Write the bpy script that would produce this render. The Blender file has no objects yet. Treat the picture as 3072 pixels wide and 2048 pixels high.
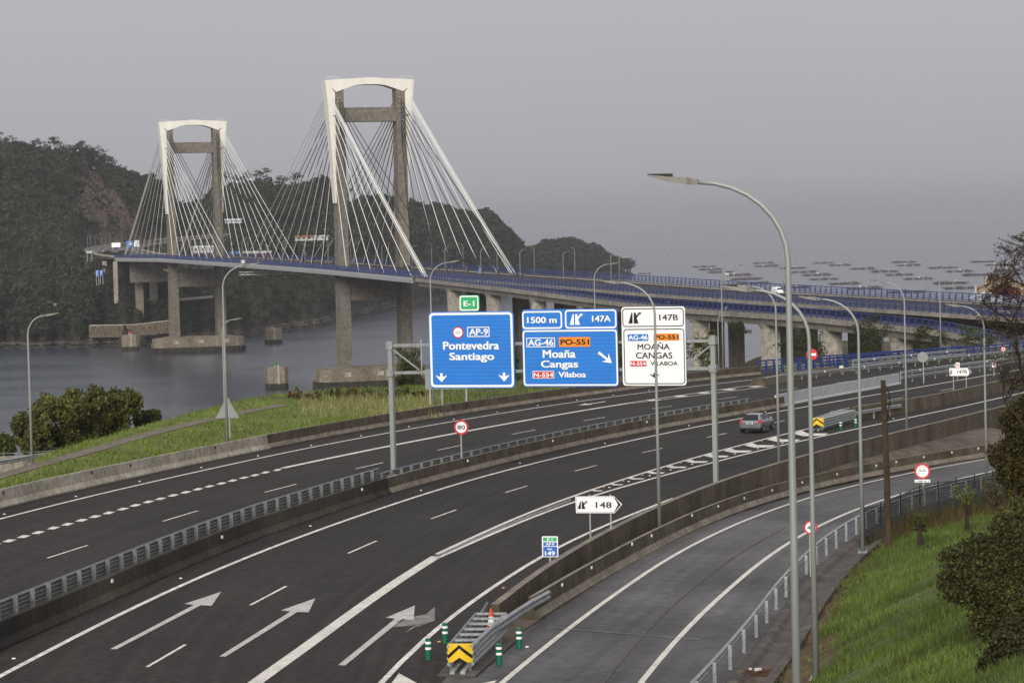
import bpy, math, random
import numpy as np
from mathutils import Vector, Matrix
R_ = math.radians
C = bpy.context.scene.collection
scene = bpy.context.scene
random.seed(7)
rng = np.random.default_rng(7)

# ------------------------------------------------------------------ camera
F, CX, CY = 8315.0, 1536.0, 1024.0            # focal length and centre in photograph pixels
CAMZ, ROLL = 65.4, 0.025
PITCH = math.atan((1024 - 676.6) * math.cos(ROLL) / F)
FW = np.array([0, math.cos(PITCH), -math.sin(PITCH)])
_u0 = np.array([0, math.sin(PITCH), math.cos(PITCH)]); _r0 = np.array([1.0, 0, 0])
UP = math.cos(ROLL) * _u0 + math.sin(ROLL) * _r0
RT = math.cos(ROLL) * _r0 - math.sin(ROLL) * _u0
EYE = np.array([0, 0, CAMZ])
cam_d = bpy.data.cameras.new("camera"); cam = bpy.data.objects.new("camera", cam_d); C.objects.link(cam)
cam_d.sensor_width = 36; cam_d.lens = 36 * F / 3072
cam_d.clip_start = 1; cam_d.clip_end = 60000
cam.matrix_world = Matrix(((RT[0], UP[0], -FW[0], 0), (RT[1], UP[1], -FW[1], 0), (RT[2], UP[2], -FW[2], CAMZ), (0, 0, 0, 1)))
scene.camera = cam

# ------------------------------------------------------------------ sky, sun, exposure
SUN_EL, SUN_AZ = R_(22), R_(192)               # azimuth from +Y clockwise: behind the camera, a little left
w = bpy.data.worlds.new("World"); scene.world = w; w.use_nodes = True
nt = w.node_tree; nt.nodes.clear()
o_ = nt.nodes.new("ShaderNodeOutputWorld"); bg = nt.nodes.new("ShaderNodeBackground"); bg.inputs[1].default_value = 0.10
sky = nt.nodes.new("ShaderNodeTexSky"); sky.sky_type = 'NISHITA'; sky.sun_disc = False
sky.sun_elevation = SUN_EL; sky.sun_rotation = SUN_AZ; sky.air_density = 2; sky.dust_density = 4
tc = nt.nodes.new("ShaderNodeTexCoord"); sep = nt.nodes.new("ShaderNodeSeparateXYZ")
ramp = nt.nodes.new("ShaderNodeValToRGB")
ramp.color_ramp.elements[0].position = 0.0; ramp.color_ramp.elements[0].color = (.335, .332, .350, 1)
ramp.color_ramp.elements[1].position = 1.0; ramp.color_ramp.elements[1].color = (1.0, 1.0, 1.03, 1)
e = ramp.color_ramp.elements.new(0.016); e.color = (.418, .418, .446, 1)
e = ramp.color_ramp.elements.new(0.085); e.color = (.463, .465, .522, 1)
e = ramp.color_ramp.elements.new(0.35); e.color = (.60, .60, .64, 1)
clo = nt.nodes.new("ShaderNodeTexNoise"); clo.inputs["Scale"].default_value = 2.2; clo.inputs["Detail"].default_value = 5
mulc = nt.nodes.new("ShaderNodeMath"); mulc.operation = 'MULTIPLY_ADD'; mulc.inputs[1].default_value = 1.6; mulc.inputs[2].default_value = 8.2
vm = nt.nodes.new("ShaderNodeVectorMath"); vm.operation = 'SCALE'
mix = nt.nodes.new("ShaderNodeMixRGB"); mix.inputs[0].default_value = 0.93
L = nt.links.new
L(tc.outputs["Generated"], sep.inputs[0]); L(sep.outputs[2], ramp.inputs[0]); L(tc.outputs["Generated"], clo.inputs[0])
L(clo.outputs[0], mulc.inputs[0]); L(ramp.outputs[0], vm.inputs[0]); L(mulc.outputs[0], vm.inputs["Scale"])
L(sky.outputs[0], mix.inputs[1]); L(vm.outputs[0], mix.inputs[2]); L(mix.outputs[0], bg.inputs[0]); L(bg.outputs[0], o_.inputs[0])
sd = bpy.data.lights.new("sun", 'SUN'); sd.energy = 2.3; sd.angle = R_(24); sd.color = (1, .955, .88)
so = bpy.data.objects.new("sun", sd); C.objects.link(so)
_sv = Vector((math.sin(SUN_AZ) * math.cos(SUN_EL), math.cos(SUN_AZ) * math.cos(SUN_EL), math.sin(SUN_EL)))
so.rotation_euler = _sv.to_track_quat('Z', 'Y').to_euler(); so.location = (0, 0, 300)
vs = scene.view_settings; vs.view_transform = 'Standard'; vs.look = 'None'; vs.exposure = 0.25; vs.gamma = 1
cy = scene.cycles
cy.max_bounces = 6; cy.diffuse_bounces = 2; cy.glossy_bounces = 3; cy.volume_bounces = 1; cy.transparent_max_bounces = 12
cy.use_denoising = True

# ------------------------------------------------------------------ lettering (made first, while the scene is empty)
_txt = {}
def text_geo(body, bold=0.0):
    k = (body, bold)
    if k in _txt: return _txt[k]
    cu = bpy.data.curves.new("t", 'FONT'); cu.body = body; cu.size = 1; cu.offset = bold; cu.resolution_u = 3
    ob = bpy.data.objects.new("t", cu); C.objects.link(ob)
    dg = bpy.context.evaluated_depsgraph_get(); me = bpy.data.meshes.new_from_object(ob.evaluated_get(dg))
    v = np.array([p.co[:2] for p in me.vertices]); f = [tuple(p.vertices) for p in me.polygons]
    bpy.data.objects.remove(ob); bpy.data.meshes.remove(me); bpy.data.curves.remove(cu)
    v = (v - v.min(0)); sz = v.max(0)
    _txt[k] = (v, f, sz); return _txt[k]
for s_ in ("E-1", "AP-9", "Pontevedra", "Santiago", "1500 m", "147A", "AG-46", "PO-551", "Moaña", "Cangas", "N-554", "Vilaboa", "147B",
           "MOAÑA", "CANGAS", "VILABOA", "148", "147", "km", "149", "80", "40", "PEAJE", "PEAXE", "TOLL", "100 m", "E·1", "AP·9"):
    text_geo(s_, 0.0)

# ------------------------------------------------------------------ materials
def mat(name, col, rough=.8, var=.18, scale=.6, metal=0, col2=None, streak=False, bump=0, bscale=8, spec=.3, fine=0, attr=None):
    m = bpy.data.materials.new(name); m.use_nodes = True; t = m.node_tree; b = t.nodes["Principled BSDF"]
    b.inputs["Roughness"].default_value = rough; b.inputs["Metallic"].default_value = metal
    b.inputs["Specular IOR Level"].default_value = spec
    co = t.nodes.new("ShaderNodeTexCoord"); mp = t.nodes.new("ShaderNodeMapping")
    t.links.new(co.outputs["Object"], mp.inputs[0])
    if streak: mp.inputs["Scale"].default_value = (1, 1, .12)
    nz = t.nodes.new("ShaderNodeTexNoise"); nz.inputs["Scale"].default_value = scale; nz.inputs["Detail"].default_value = 7; nz.inputs["Roughness"].default_value = .62
    t.links.new(mp.outputs[0], nz.inputs[0])
    rp = t.nodes.new("ShaderNodeValToRGB"); rp.color_ramp.elements[0].position = .32; rp.color_ramp.elements[1].position = .68
    c2 = col2 or tuple(min(1, c * (1 + var)) for c in col); c1 = col if col2 else tuple(c * (1 - var) for c in col)
    rp.color_ramp.elements[0].color = (*c1, 1); rp.color_ramp.elements[1].color = (*c2, 1)
    t.links.new(nz.outputs[0], rp.inputs[0]); out = rp.outputs[0]
    if fine:
        n2 = t.nodes.new("ShaderNodeTexNoise"); n2.inputs["Scale"].default_value = fine; n2.inputs["Detail"].default_value = 3
        t.links.new(co.outputs["Object"], n2.inputs[0])
        r2 = t.nodes.new("ShaderNodeMapRange"); r2.inputs[1].default_value = .3; r2.inputs[2].default_value = .7; r2.inputs[3].default_value = .72; r2.inputs[4].default_value = 1.28
        t.links.new(n2.outputs[0], r2.inputs[0])
        v2 = t.nodes.new("ShaderNodeVectorMath"); v2.operation = 'SCALE'; t.links.new(out, v2.inputs[0]); t.links.new(r2.outputs[0], v2.inputs["Scale"]); out = v2.outputs[0]
    if attr:                                     # per-tree / per-leaf natural colour variation
        a = t.nodes.new("ShaderNodeAttribute"); a.attribute_name = attr
        mx = t.nodes.new("ShaderNodeVectorMath"); mx.operation = 'MULTIPLY'; t.links.new(out, mx.inputs[0]); t.links.new(a.outputs["Color"], mx.inputs[1]); out = mx.outputs[0]
    t.links.new(out, b.inputs["Base Color"])
    if bump:
        n3 = t.nodes.new("ShaderNodeTexNoise"); n3.inputs["Scale"].default_value = bscale; n3.inputs["Detail"].default_value = 5
        t.links.new(co.outputs["Object"], n3.inputs[0])
        bp = t.nodes.new("ShaderNodeBump"); bp.inputs["Strength"].default_value = bump; bp.inputs["Distance"].default_value = .1
        t.links.new(n3.outputs[0], bp.inputs["Height"]); t.links.new(bp.outputs[0], b.inputs["Normal"])
    return m
M = {}
M['asphalt'] = mat('asphalt_new', (.0295, .0258, .0232), .8, .16, .12, fine=3, bump=.3, bscale=14, spec=.12)
M['asphalt_old'] = mat('asphalt_worn', (.036, .0325, .032), .6, .4, .16, fine=2.2, bump=.3, bscale=12, col2=(.096, .089, .091), spec=.2)
M['paint'] = mat('road_paint', (.42, .395, .35), .7, .1, 2.2, col2=(.80, .76, .68), fine=7)
M['asphalt_ramp'] = mat('asphalt_slip', (.033, .0295, .0285), .55, .4, .12, fine=2.2, bump=.3, bscale=12, col2=(.096, .089, .089), spec=.2)  # paler patches paint the damp sheen into the base colour
M['paint_worn'] = mat('road_paint_worn', (.50, .475, .43), .8, .1, .9, col2=(.66, .62, .55), fine=9)
M['paint_arrow'] = mat('road_paint_grey', (.36, .345, .335), .75, .1, 1.6, col2=(.50, .485, .465), fine=9)
M['paint_ghost'] = mat('road_paint_erased', (.10, .095, .09), .8, .1, 1.6, col2=(.24, .225, .21), fine=6)
M['conc'] = mat('concrete_pale', (.24, .215, .165), .9, .2, .35, streak=True, col2=(.44, .40, .32), fine=2.5, bump=.2)
M['conc_stain'] = mat('concrete_stained', (.050, .040, .026), .9, .2, .4, streak=True, col2=(.125, .10, .068), fine=2.5, bump=.2)
M['conc_dark'] = mat('concrete_dark_wet', (.010, .0075, .0055), .85, .2, .09, streak=True, col2=(.075, .06, .038), fine=2.5, bump=.2)
M['conc_top'] = mat('concrete_ledge', (.13, .11, .085), .9, .2, .5, col2=(.24, .205, .16), fine=2.5)
M['tower'] = mat('tower_concrete', (.148, .130, .104), .9, .1, .06, streak=True, col2=(.205, .182, .148), fine=.6)
M['caisson'] = mat('caisson_concrete', (.13, .108, .078), .9, .1, .12, col2=(.25, .215, .16), fine=.7, streak=True)
M['tide'] = mat('tidal_growth', (.012, .011, .009), .8, .3, .4, col2=(.05, .045, .035))
M['pier'] = mat('pier_new_concrete', (.30, .275, .235), .9, .1, .15, streak=True, col2=(.42, .39, .34), fine=.8)
M['pier_old'] = mat('pier_old_concrete', (.07, .058, .046), .9, .1, .15, streak=True, col2=(.125, .105, .085), fine=.8)
M['girder'] = mat('girder_concrete', (.20, .18, .15), .9, .1, .1, col2=(.31, .28, .24), fine=.7)
M['fascia'] = mat('steel_fascia', (.42, .43, .44), .5, .06, .05)
M['white'] = mat('tower_white', (.70, .675, .60), .5, .05, .35, streak=True, col2=(.82, .80, .725))
M['cable'] = mat('white_cable', (.80, .79, .74), .5, .03, .1)
M['cable_shaded'] = mat('shaded_cable', (.010, .0105, .014), .6, .1, .1)  # near-black: the shade on the older stays is put into the colour
M['blue'] = mat('blue_rail', (.018, .036, .17), .45, .15, .3, spec=.4)
M['galv'] = mat('galvanised_steel', (.30, .31, .31), .5, .14, 1.5, metal=.35, fine=12)
M['galv_pole'] = mat('galvanised_pole', (.30, .32, .305), .5, .10, .6, metal=.3, streak=True)
M['galv_dark'] = mat('weathered_steel', (.14, .145, .145), .6, .2, 1.2, metal=.25, fine=9)
M['lamp'] = mat('lamp_housing', (.19, .18, .155), .5, .08, 2)
M['lampu'] = mat('lamp_fins', (.06, .06, .06), .6, .1, 2)
M['s_blue'] = mat('sign_blue', (.020, .20, .66), .35, .05, .8, spec=.6)
M['s_blue_lo'] = mat('sign_blue_deep', (.015, .14, .52), .35, .05, .8, spec=.6)
M['s_white'] = mat('sign_white', (.93, .93, .92), .3, .02, .8, spec=.6)
M['s_black'] = mat('sign_black', (.012, .012, .012), .4, .1, 1)
M['s_orange'] = mat('sign_orange', (.85, .27, .02), .35, .04, 1, spec=.6)
M['s_red'] = mat('sign_red', (.62, .012, .018), .35, .05, 1, spec=.6)
M['s_green'] = mat('sign_green', (.03, .42, .15), .35, .05, 1, spec=.6)
M['s_back'] = mat('sign_back', (.24, .25, .255), .5, .08, 1.2, metal=.2)
M['yellow'] = mat('hazard_yellow', (.85, .55, .02), .35, .05, 1, spec=.6)
M['green_post'] = mat('bollard_green', (.005, .13, .07), .4, .12, 1, spec=.5)
M['reflect'] = mat('reflector_white', (.95, .95, .95), .2, .02, 1, spec=.8)
M['amber'] = mat('reflector_amber', (.75, .30, .05), .3, .02, 1)
M['cone'] = mat('cone_orange', (.70, .08, .02), .5, .1, 2)
M['wood'] = mat('old_wood_pole', (.030, .020, .013), .9, .2, 1.5, streak=True, col2=(.085, .060, .036), fine=5, bump=.5)
M['grass'] = mat('grass_ground', (.075, .082, .016), .95, .2, .3, col2=(.145, .165, .026), fine=2.2, bump=.6, bscale=3)
M['bank'] = mat('bank_ground', (.045, .062, .016), .95, .2, .35, col2=(.085, .105, .025), fine=3, bump=.6, bscale=4)
M['soil'] = mat('brown_soil', (.055, .035, .014), .95, .2, .8, col2=(.13, .085, .035), fine=5, bump=.6, bscale=6)
M['slope'] = mat('scrub_slope', (.028, .030, .012), .95, .2, .1, col2=(.07, .062, .028), fine=1)
M['path'] = mat('earth_path', (.11, .088, .062), .95, .15, .5, col2=(.17, .14, .105), fine=3)
M['drain'] = mat('drain_concrete', (.050, .040, .034), .8, .2, .7, col2=(.105, .088, .077), fine=3, bump=.5)
M['blade'] = mat('grass_blade', (.088, .135, .026), .8, .25, .5, attr='tint')
M['leaf'] = mat('leaf', (.072, .078, .018), .8, .25, .8, attr='tint')
M['leaf_dark'] = mat('leaf_dark', (.040, .041, .015), .85, .3, 1, attr='tint')
M['forest'] = mat('forest_leaf', (.029, .036, .018), .9, .25, .05, attr='tint')
M['bark'] = mat('bark', (.035, .026, .018), .95, .3, 2)
M['bark_pale'] = mat('pale_bark', (.11, .095, .08), .95, .3, 1)
M['hill'] = mat('hill_ground', (.018, .019, .011), .95, .2, .03, col2=(.036, .032, .021), fine=.4)
M['rock'] = mat('rock_cut', (.026, .019, .013), .95, .2, .09, col2=(.135, .092, .066), fine=.3, bump=.8, bscale=.3)
M['shore'] = mat('shore_rock', (.022, .020, .017), .9, .3, .08, col2=(.12, .10, .075), fine=.5)
M['stone'] = mat('stone_wall', (.020, .016, .012), .95, .3, .8, col2=(.20, .16, .115), fine=1.1)
M['raft'] = mat('raft_timber', (.085, .072, .072), .9, .25, .3, col2=(.15, .125, .125))
M['raft_hut'] = mat('raft_hut', (.45, .44, .42), .8, .1, .5)
M['cream'] = mat('cream_wall', (.36, .30, .21), .9, .1, .4)
M['brickred'] = mat('brick_red_wall', (.12, .028, .026), .9, .15, .6)
M['tile'] = mat('orange_roof', (.22, .10, .055), .9, .25, 1.2)
M['shed'] = mat('pale_shed_roof', (.46, .46, .47), .7, .08, .5)
M['glass'] = mat('dark_glass', (.010, .011, .013), .12, .1, 1, spec=.35)
M['car_grey'] = mat('car_grey_paint', (.27, .275, .30), .22, .03, .5, metal=.5, spec=.6)
M['car_white'] = mat('car_white_paint', (.75, .75, .75), .25, .03, .5, spec=.6)
M['car_black'] = mat('car_black_paint', (.012, .013, .016), .22, .03, .5, spec=.6)
M['tyre'] = mat('tyre', (.014, .014, .014), .85, .2, 3)
M['rim'] = mat('rim', (.35, .36, .38), .35, .1, 3, metal=.7)
M['taillight'] = mat('taillight', (.50, .01, .015), .2, .1, 2, spec=.7)
M['mesh_green'] = mat('mesh_fence_green', (.008, .014, .012), .8, .3, .6, fine=9)
M['post_green'] = mat('fence_post_green', (.005, .026, .020), .6, .2, 1)
M['w_gate'] = mat('white_painted_frame', (.62, .62, .60), .6, .1, 2)
M['litter'] = mat('litter', (.30, .24, .18), .8, .5, 3, col2=(.7, .7, .7))
# water
def water_mat():
    m = bpy.data.materials.new('estuary_water'); m.use_nodes = True; t = m.node_tree; b = t.nodes["Principled BSDF"]
    b.inputs["Base Color"].default_value = (.026, .034, .052, 1); b.inputs["Roughness"].default_value = .18; b.inputs["IOR"].default_value = 1.33
    co = t.nodes.new("ShaderNodeTexCoord"); mp = t.nodes.new("ShaderNodeMapping"); mp.inputs["Scale"].default_value = (1, .55, 1)
    n1 = t.nodes.new("ShaderNodeTexNoise"); n1.inputs["Scale"].default_value = .55; n1.inputs["Detail"].default_value = 6
    n2 = t.nodes.new("ShaderNodeTexNoise"); n2.inputs["Scale"].default_value = .012; n2.inputs["Detail"].default_value = 4
    mp2 = t.nodes.new("ShaderNodeMapping"); mp2.inputs["Scale"].default_value = (.45, 1.5, 1)
    t.links.new(co.outputs["Object"], mp.inputs[0]); t.links.new(mp.outputs[0], n1.inputs[0])
    t.links.new(co.outputs["Object"], mp2.inputs[0]); t.links.new(mp2.outputs[0], n2.inputs[0])
    mr = t.nodes.new("ShaderNodeMapRange"); mr.inputs[1].default_value = .38; mr.inputs[2].default_value = .62; mr.inputs[3].default_value = .35; mr.inputs[4].default_value = 1.0
    t.links.new(n2.outputs[0], mr.inputs[0])
    bp = t.nodes.new("ShaderNodeBump"); bp.inputs["Distance"].default_value = .5
    t.links.new(mr.outputs[0], bp.inputs["Strength"]); t.links.new(n1.outputs[0], bp.inputs["Height"]); t.links.new(bp.outputs[0], b.inputs["Normal"])
    return m
def z_joints(m, spacing, width, dark):
    t = m.node_tree; b = t.nodes['Principled BSDF']; src = b.inputs['Base Color'].links[0].from_socket
    g = t.nodes.new('ShaderNodeNewGeometry'); sp_ = t.nodes.new('ShaderNodeSeparateXYZ'); md = t.nodes.new('ShaderNodeMath'); md.operation = 'PINGPONG'; md.inputs[1].default_value = spacing / 2
    lt = t.nodes.new('ShaderNodeMath'); lt.operation = 'LESS_THAN'; lt.inputs[1].default_value = width; r = t.nodes.new('ShaderNodeMapRange'); r.inputs[3].default_value = 1; r.inputs[4].default_value = dark; v = t.nodes.new('ShaderNodeVectorMath'); v.operation = 'SCALE'
    for a, c in ((g.outputs['Position'], sp_.inputs[0]), (sp_.outputs[2], md.inputs[0]), (md.outputs[0], lt.inputs[0]), (lt.outputs[0], r.inputs[0]), (src, v.inputs[0]), (r.outputs[0], v.inputs['Scale']), (v.outputs[0], b.inputs['Base Color'])): t.links.new(a, c)
z_joints(M['tower'], 5.0, .14, .80); z_joints(M['s_blue'], .24, .012, .62); z_joints(M['pier'], 3.0, .08, .82)
M['water'] = water_mat()

# ------------------------------------------------------------------ geometry helpers
def wloc(o):
    p = Vector((0, 0, 0))
    while o is not None: p = p + Vector(o.location); o = o.parent
    return np.array(p)
class MB:
    def __init__(s): s.v = []; s.f = []; s.m = []
    def add(s, vs, fs, mi=0):
        b = len(s.v); s.v.extend([tuple(map(float, p)) for p in vs]); s.f.extend([tuple(b + i for i in q) for q in fs]); s.m.extend([mi] * len(fs)); return s
    def poly(s, pts, mi=0): return s.add(pts, [tuple(range(len(pts)))], mi)
    def box(s, c, sx, sy, sz, ax=(1, 0), mi=0):
        """box standing on c (base centre); ax = horizontal unit direction of sx"""
        ax = np.array([ax[0], ax[1], 0.0]); ay = np.array([-ax[1], ax[0], 0]); c = np.array(c, float); z = np.array([0, 0, 1.0])
        P = [c + ax * sx / 2 * a + ay * sy / 2 * b + z * sz * k for k in (0, 1) for a, b in ((-1, -1), (1, -1), (1, 1), (-1, 1))]
        return s.add(P, [(3, 2, 1, 0), (4, 5, 6, 7), (0, 1, 5, 4), (1, 2, 6, 5), (2, 3, 7, 6), (3, 0, 4, 7)], mi)
    def hexa(s, a, b, mi=0):
        """two quads (4 points each) joined"""
        return s.add(list(a) + list(b), [(3, 2, 1, 0), (4, 5, 6, 7), (0, 1, 5, 4), (1, 2, 6, 5), (2, 3, 7, 6), (3, 0, 4, 7)], mi)
    def beam(s, a, b, wd, ht=None, mi=0):
        a = np.array(a, float); b = np.array(b, float); d = b - a; d /= np.linalg.norm(d)
        h = np.cross(d, [0, 0, 1.0])
        if np.linalg.norm(h) < 1e-4: h = np.array([1.0, 0, 0])
        h /= np.linalg.norm(h); k = np.cross(h, d); ht = ht or wd
        q = [h * wd / 2 * i + k * ht / 2 * j for i, j in ((-1, -1), (1, -1), (1, 1), (-1, 1))]
        return s.hexa([a + x for x in q], [b + x for x in q], mi)
    def tube(s, path, rad, n=8, mi=0, cap=True):
        path = [np.array(p, float) for p in path]; k = len(path)
        if not hasattr(rad, '__len__'): rad = [rad] * k
        rings = []; pref = None
        for i in range(k):
            d = path[min(i + 1, k - 1)] - path[max(i - 1, 0)]; d /= (np.linalg.norm(d) + 1e-12)
            if pref is None:
                h = np.cross(d, [0, 0, 1.0])
                if np.linalg.norm(h) < 1e-3: h = np.array([1.0, 0, 0])
            else: h = pref - d * (pref @ d)
            h /= np.linalg.norm(h); pref = h; g = np.cross(d, h)
            rings.append([path[i] + rad[i] * (math.cos(t) * h + math.sin(t) * g) for t in np.linspace(0, 2 * math.pi, n, endpoint=False)])
        vs = [p for r in rings for p in r]; fs = []
        for i in range(k - 1):
            for j in range(n): fs.append((i * n + j, i * n + (j + 1) % n, (i + 1) * n + (j + 1) % n, (i + 1) * n + j))
        if cap: fs.append(tuple(range(n - 1, -1, -1))); fs.append(tuple((k - 1) * n + j for j in range(n)))
        return s.add(vs, fs, mi)
    def sweep(s, path, prof, mi=0, closed=True, mis=None, caps=True):
        """profile of (lateral, up) swept along a 3D path, lateral = to the right of travel"""
        path = [np.array(p, float) for p in path]; k = len(path); n = len(prof); vs = []
        for i in range(k):
            d = path[min(i + 1, k - 1)] - path[max(i - 1, 0)]; d[2] = 0; d /= np.linalg.norm(d); r = np.array([d[1], -d[0], 0])
            for a, b in prof: vs.append(path[i] + r * a + np.array([0, 0, b]))
        b0 = len(s.v); s.v.extend([tuple(p) for p in vs])
        for i in range(k - 1):
            for j in range(n if closed else n - 1):
                s.f.append(tuple(b0 + q for q in (i * n + j, i * n + (j + 1) % n, (i + 1) * n + (j + 1) % n, (i + 1) * n + j))); s.m.append(mis[j] if mis else mi)
        if closed and caps:
            s.f.append(tuple(b0 + j for j in range(n))); s.m.append(mi); s.f.append(tuple(b0 + (k - 1) * n + j for j in range(n - 1, -1, -1))); s.m.append(mi)
        return s
    def build(s, name, mats, parent=None, origin=None, smooth=False):
        me = bpy.data.meshes.new(name); org = np.zeros(3)
        if parent is not None: org = wloc(parent)
        elif origin is not None: org = np.array(origin, float)
        vv = np.array(s.v, float).reshape(-1, 3) - org
        me.from_pydata([tuple(p) for p in vv], [], s.f)
        mats = mats if isinstance(mats, (list, tuple)) else [mats]
        for m in mats: me.materials.append(M[m] if isinstance(m, str) else m)
        if len(mats) > 1: me.polygons.foreach_set("material_index", s.m)
        if smooth: me.polygons.foreach_set("use_smooth", [True] * len(me.polygons))
        me.update(); o = bpy.data.objects.new(name, me); C.objects.link(o)
        if parent is not None: o.parent = parent
        elif origin is not None: o.location = origin
        return o
def np_mesh(name, V, Q, m, parent=None, tint=None, origin=None, smooth=False):
    """big mesh from numpy: V (n,3), Q (k,3 or 4)"""
    V = np.asarray(V, np.float64); Q = np.asarray(Q, np.int32); org = wloc(parent) if parent is not None else (np.array(origin, float) if origin is not None else np.zeros(3))
    me = bpy.data.meshes.new(name); k = Q.shape[1]
    me.vertices.add(len(V)); me.vertices.foreach_set("co", (V - org).astype(np.float32).ravel())
    me.loops.add(Q.size); me.loops.foreach_set("vertex_index", Q.ravel())
    me.polygons.add(len(Q)); me.polygons.foreach_set("loop_start", np.arange(0, Q.size, k, dtype=np.int32))
    if smooth: me.polygons.foreach_set("use_smooth", np.ones(len(Q), bool))
    if tint is not None:
        a = me.attributes.new("tint", 'FLOAT_COLOR', 'FACE'); col = np.ones((len(Q), 4), np.float32); col[:, :3] = tint; a.data.foreach_set("color", col.ravel())
    me.materials.append(M[m]); me.update(calc_edges=True); me.validate()
    o = bpy.data.objects.new(name, me); C.objects.link(o)
    if parent is not None: o.parent = parent
    elif origin is not None: o.location = origin
    return o
def tag(o, label=None, cat=None, group=None, kind=None):
    if label: o["label"] = label
    if cat: o["category"] = cat
    if group: o["group"] = group
    if kind: o["kind"] = kind
    return o
def empty(name, loc, label=None, cat=None, group=None):
    o = bpy.data.objects.new(name, None); C.objects.link(o); o.location = tuple(map(float, loc)); o.empty_display_size = .3
    return tag(o, label, cat, group)
def copy_tree(o, parent=None):
    c = o.copy(); C.objects.link(c); c.parent = parent
    for ch in list(o.children): copy_tree(ch, c)
    return c
def smooth(pts, step=3.0):
    """Catmull-Rom through points, resampled"""
    P = [np.array(p, float) for p in pts]; P = [2 * P[0] - P[1]] + P + [2 * P[-1] - P[-2]]; out = []
    for i in range(1, len(P) - 2):
        n = max(1, int(np.linalg.norm(P[i + 1] - P[i]) / step))
        for k in range(n):
            t = k / n
            out.append(.5 * (2 * P[i] + (P[i + 1] - P[i - 1]) * t + (2 * P[i - 1] - 5 * P[i] + 4 * P[i + 1] - P[i + 2]) * t * t + (3 * P[i] - P[i - 1] - 3 * P[i + 1] + P[i + 2]) * t ** 3))
    out.append(P[-2]); return out
def relax(pts, it=3):
    P = np.array(pts, float)
    for _ in range(it): P[1:-1] = .25 * P[:-2] + .5 * P[1:-1] + .25 * P[2:]
    return [p for p in P]
def arclen(path):
    P = np.array(path); return np.concatenate([[0], np.cumsum(np.linalg.norm(np.diff(P[:, :2], axis=0), axis=1))])
def along(path, s):
    P = np.array(path); A = arclen(path); s = min(max(s, 0), A[-1] - 1e-6); i = min(int(np.searchsorted(A, s, 'right') - 1), len(P) - 2)
    t = (s - A[i]) / (A[i + 1] - A[i] + 1e-9); d = P[i + 1] - P[i]; d[2] = 0; d /= np.linalg.norm(d)
    return P[i] * (1 - t) + P[i + 1] * t, d
def offset(path, a, dz=0):
    out = []
    for i in range(len(path)):
        d = np.array(path[min(i + 1, len(path) - 1)]) - np.array(path[max(i - 1, 0)]); d[2] = 0; d /= np.linalg.norm(d)
        out.append(np.array(path[i]) + np.array([d[1], -d[0], 0]) * a + np.array([0, 0, dz]))
    return out
# ------------------------------------------------------------------ photograph pixels to places
def ray(px, py): return FW + ((px - CX) / F) * RT - ((py - CY) / F) * UP
def at(px, py, Y): d = ray(px, py); return EYE + d / d[1] * Y
def sstep(a, b, x): t = np.clip((x - a) / (b - a), 0, 1); return t * t * (3 - 2 * t)
def plane(x, y): return CAMZ - (14.72 + .024 * x + .006 * y)          # the banked motorway
def drop(y): return 1.5 * sstep(122, 192, y) + .004 * np.maximum(y - 178, 0)  # the slip road sinks beside it
def rampz(x, y): return plane(x, y) - drop(y)
def hit(px, py, S=plane, dz=0.0):
    d = ray(px, py); lo, hi = 20.0, 900.0
    for _ in range(60):
        m = (lo + hi) / 2; P = EYE + d / d[1] * m
        if P[2] > S(P[0], P[1]) + dz: lo = m
        else: hi = m
    return EYE + d / d[1] * lo
def hits(L_, S=plane, dz=0.0): return [hit(x, y, S, dz) for x, y in L_]
def proj(P):
    d = np.array(P) - EYE; z = d @ FW; return CX + F * (d @ RT) / z, CY - F * (d @ UP) / z
# ================================================================== ROAD
def back(P, n=2):
    """carry a path on towards and past the camera with its own curvature"""
    P = [np.array(p, float) for p in P]; a = P[0] - P[min(3, len(P) - 1)]; L0 = np.linalg.norm(a[:2]); a = a / L0
    out = []
    for k in range(n, 0, -1): q = P[0] + a * 24 * k; q[0] -= .012 * (24 * k) ** 2 * .10; q[2] = plane(q[0], q[1]); out.append(q)
    return out + P
def setz(path, S, dz=0): return [np.array([p[0], p[1], S(p[0], p[1]) + dz]) for p in path]
LB = smooth(relax(hits([(-260, 1592), (-120, 1556), (0, 1524), (172, 1481), (286, 1458), (396, 1432), (510, 1409), (627, 1382), (800, 1347), (965, 1314), (1172, 1274), (1437, 1234), (1600, 1209), (1807, 1181), (1996, 1156), (2154, 1137), (2240, 1127), (2420, 1112), (2720, 1090), (2960, 1072), (3150, 1060)]), 2), 4)
MDB = smooth(relax(hits([(-330, 2108), (-160, 2026), (0, 1952), (172, 1878), (344, 1799), (517, 1721.5), (689, 1649), (800, 1604.5), (903, 1572), (1101, 1505), (1254.5, 1453), (1385, 1427), (1600, 1365), (1738, 1338), (1875.5, 1308), (2013, 1281), (2151, 1257), (2289, 1233), (2360, 1221)]), 1), 4)
WALL = smooth(relax(hits([(1485, 1811), (1600, 1718), (1765, 1614.8), (1968.5, 1515), (2158, 1439), (2354.6, 1379), (2575, 1322), (2719, 1287.7), (2823, 1263.6), (2950, 1231), (3150, 1184)], plane, .9), 1), 4)
WALL = setz(WALL, plane)
RBB = smooth(relax(hits([(1475, 1955), (1600, 1868), (1772, 1764.5), (1972, 1644), (2116.5, 1578.6), (2272, 1510), (2444, 1468.5), (2671.5, 1415), (2961, 1370), (3150, 1345)], rampz), 1), 4)
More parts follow.
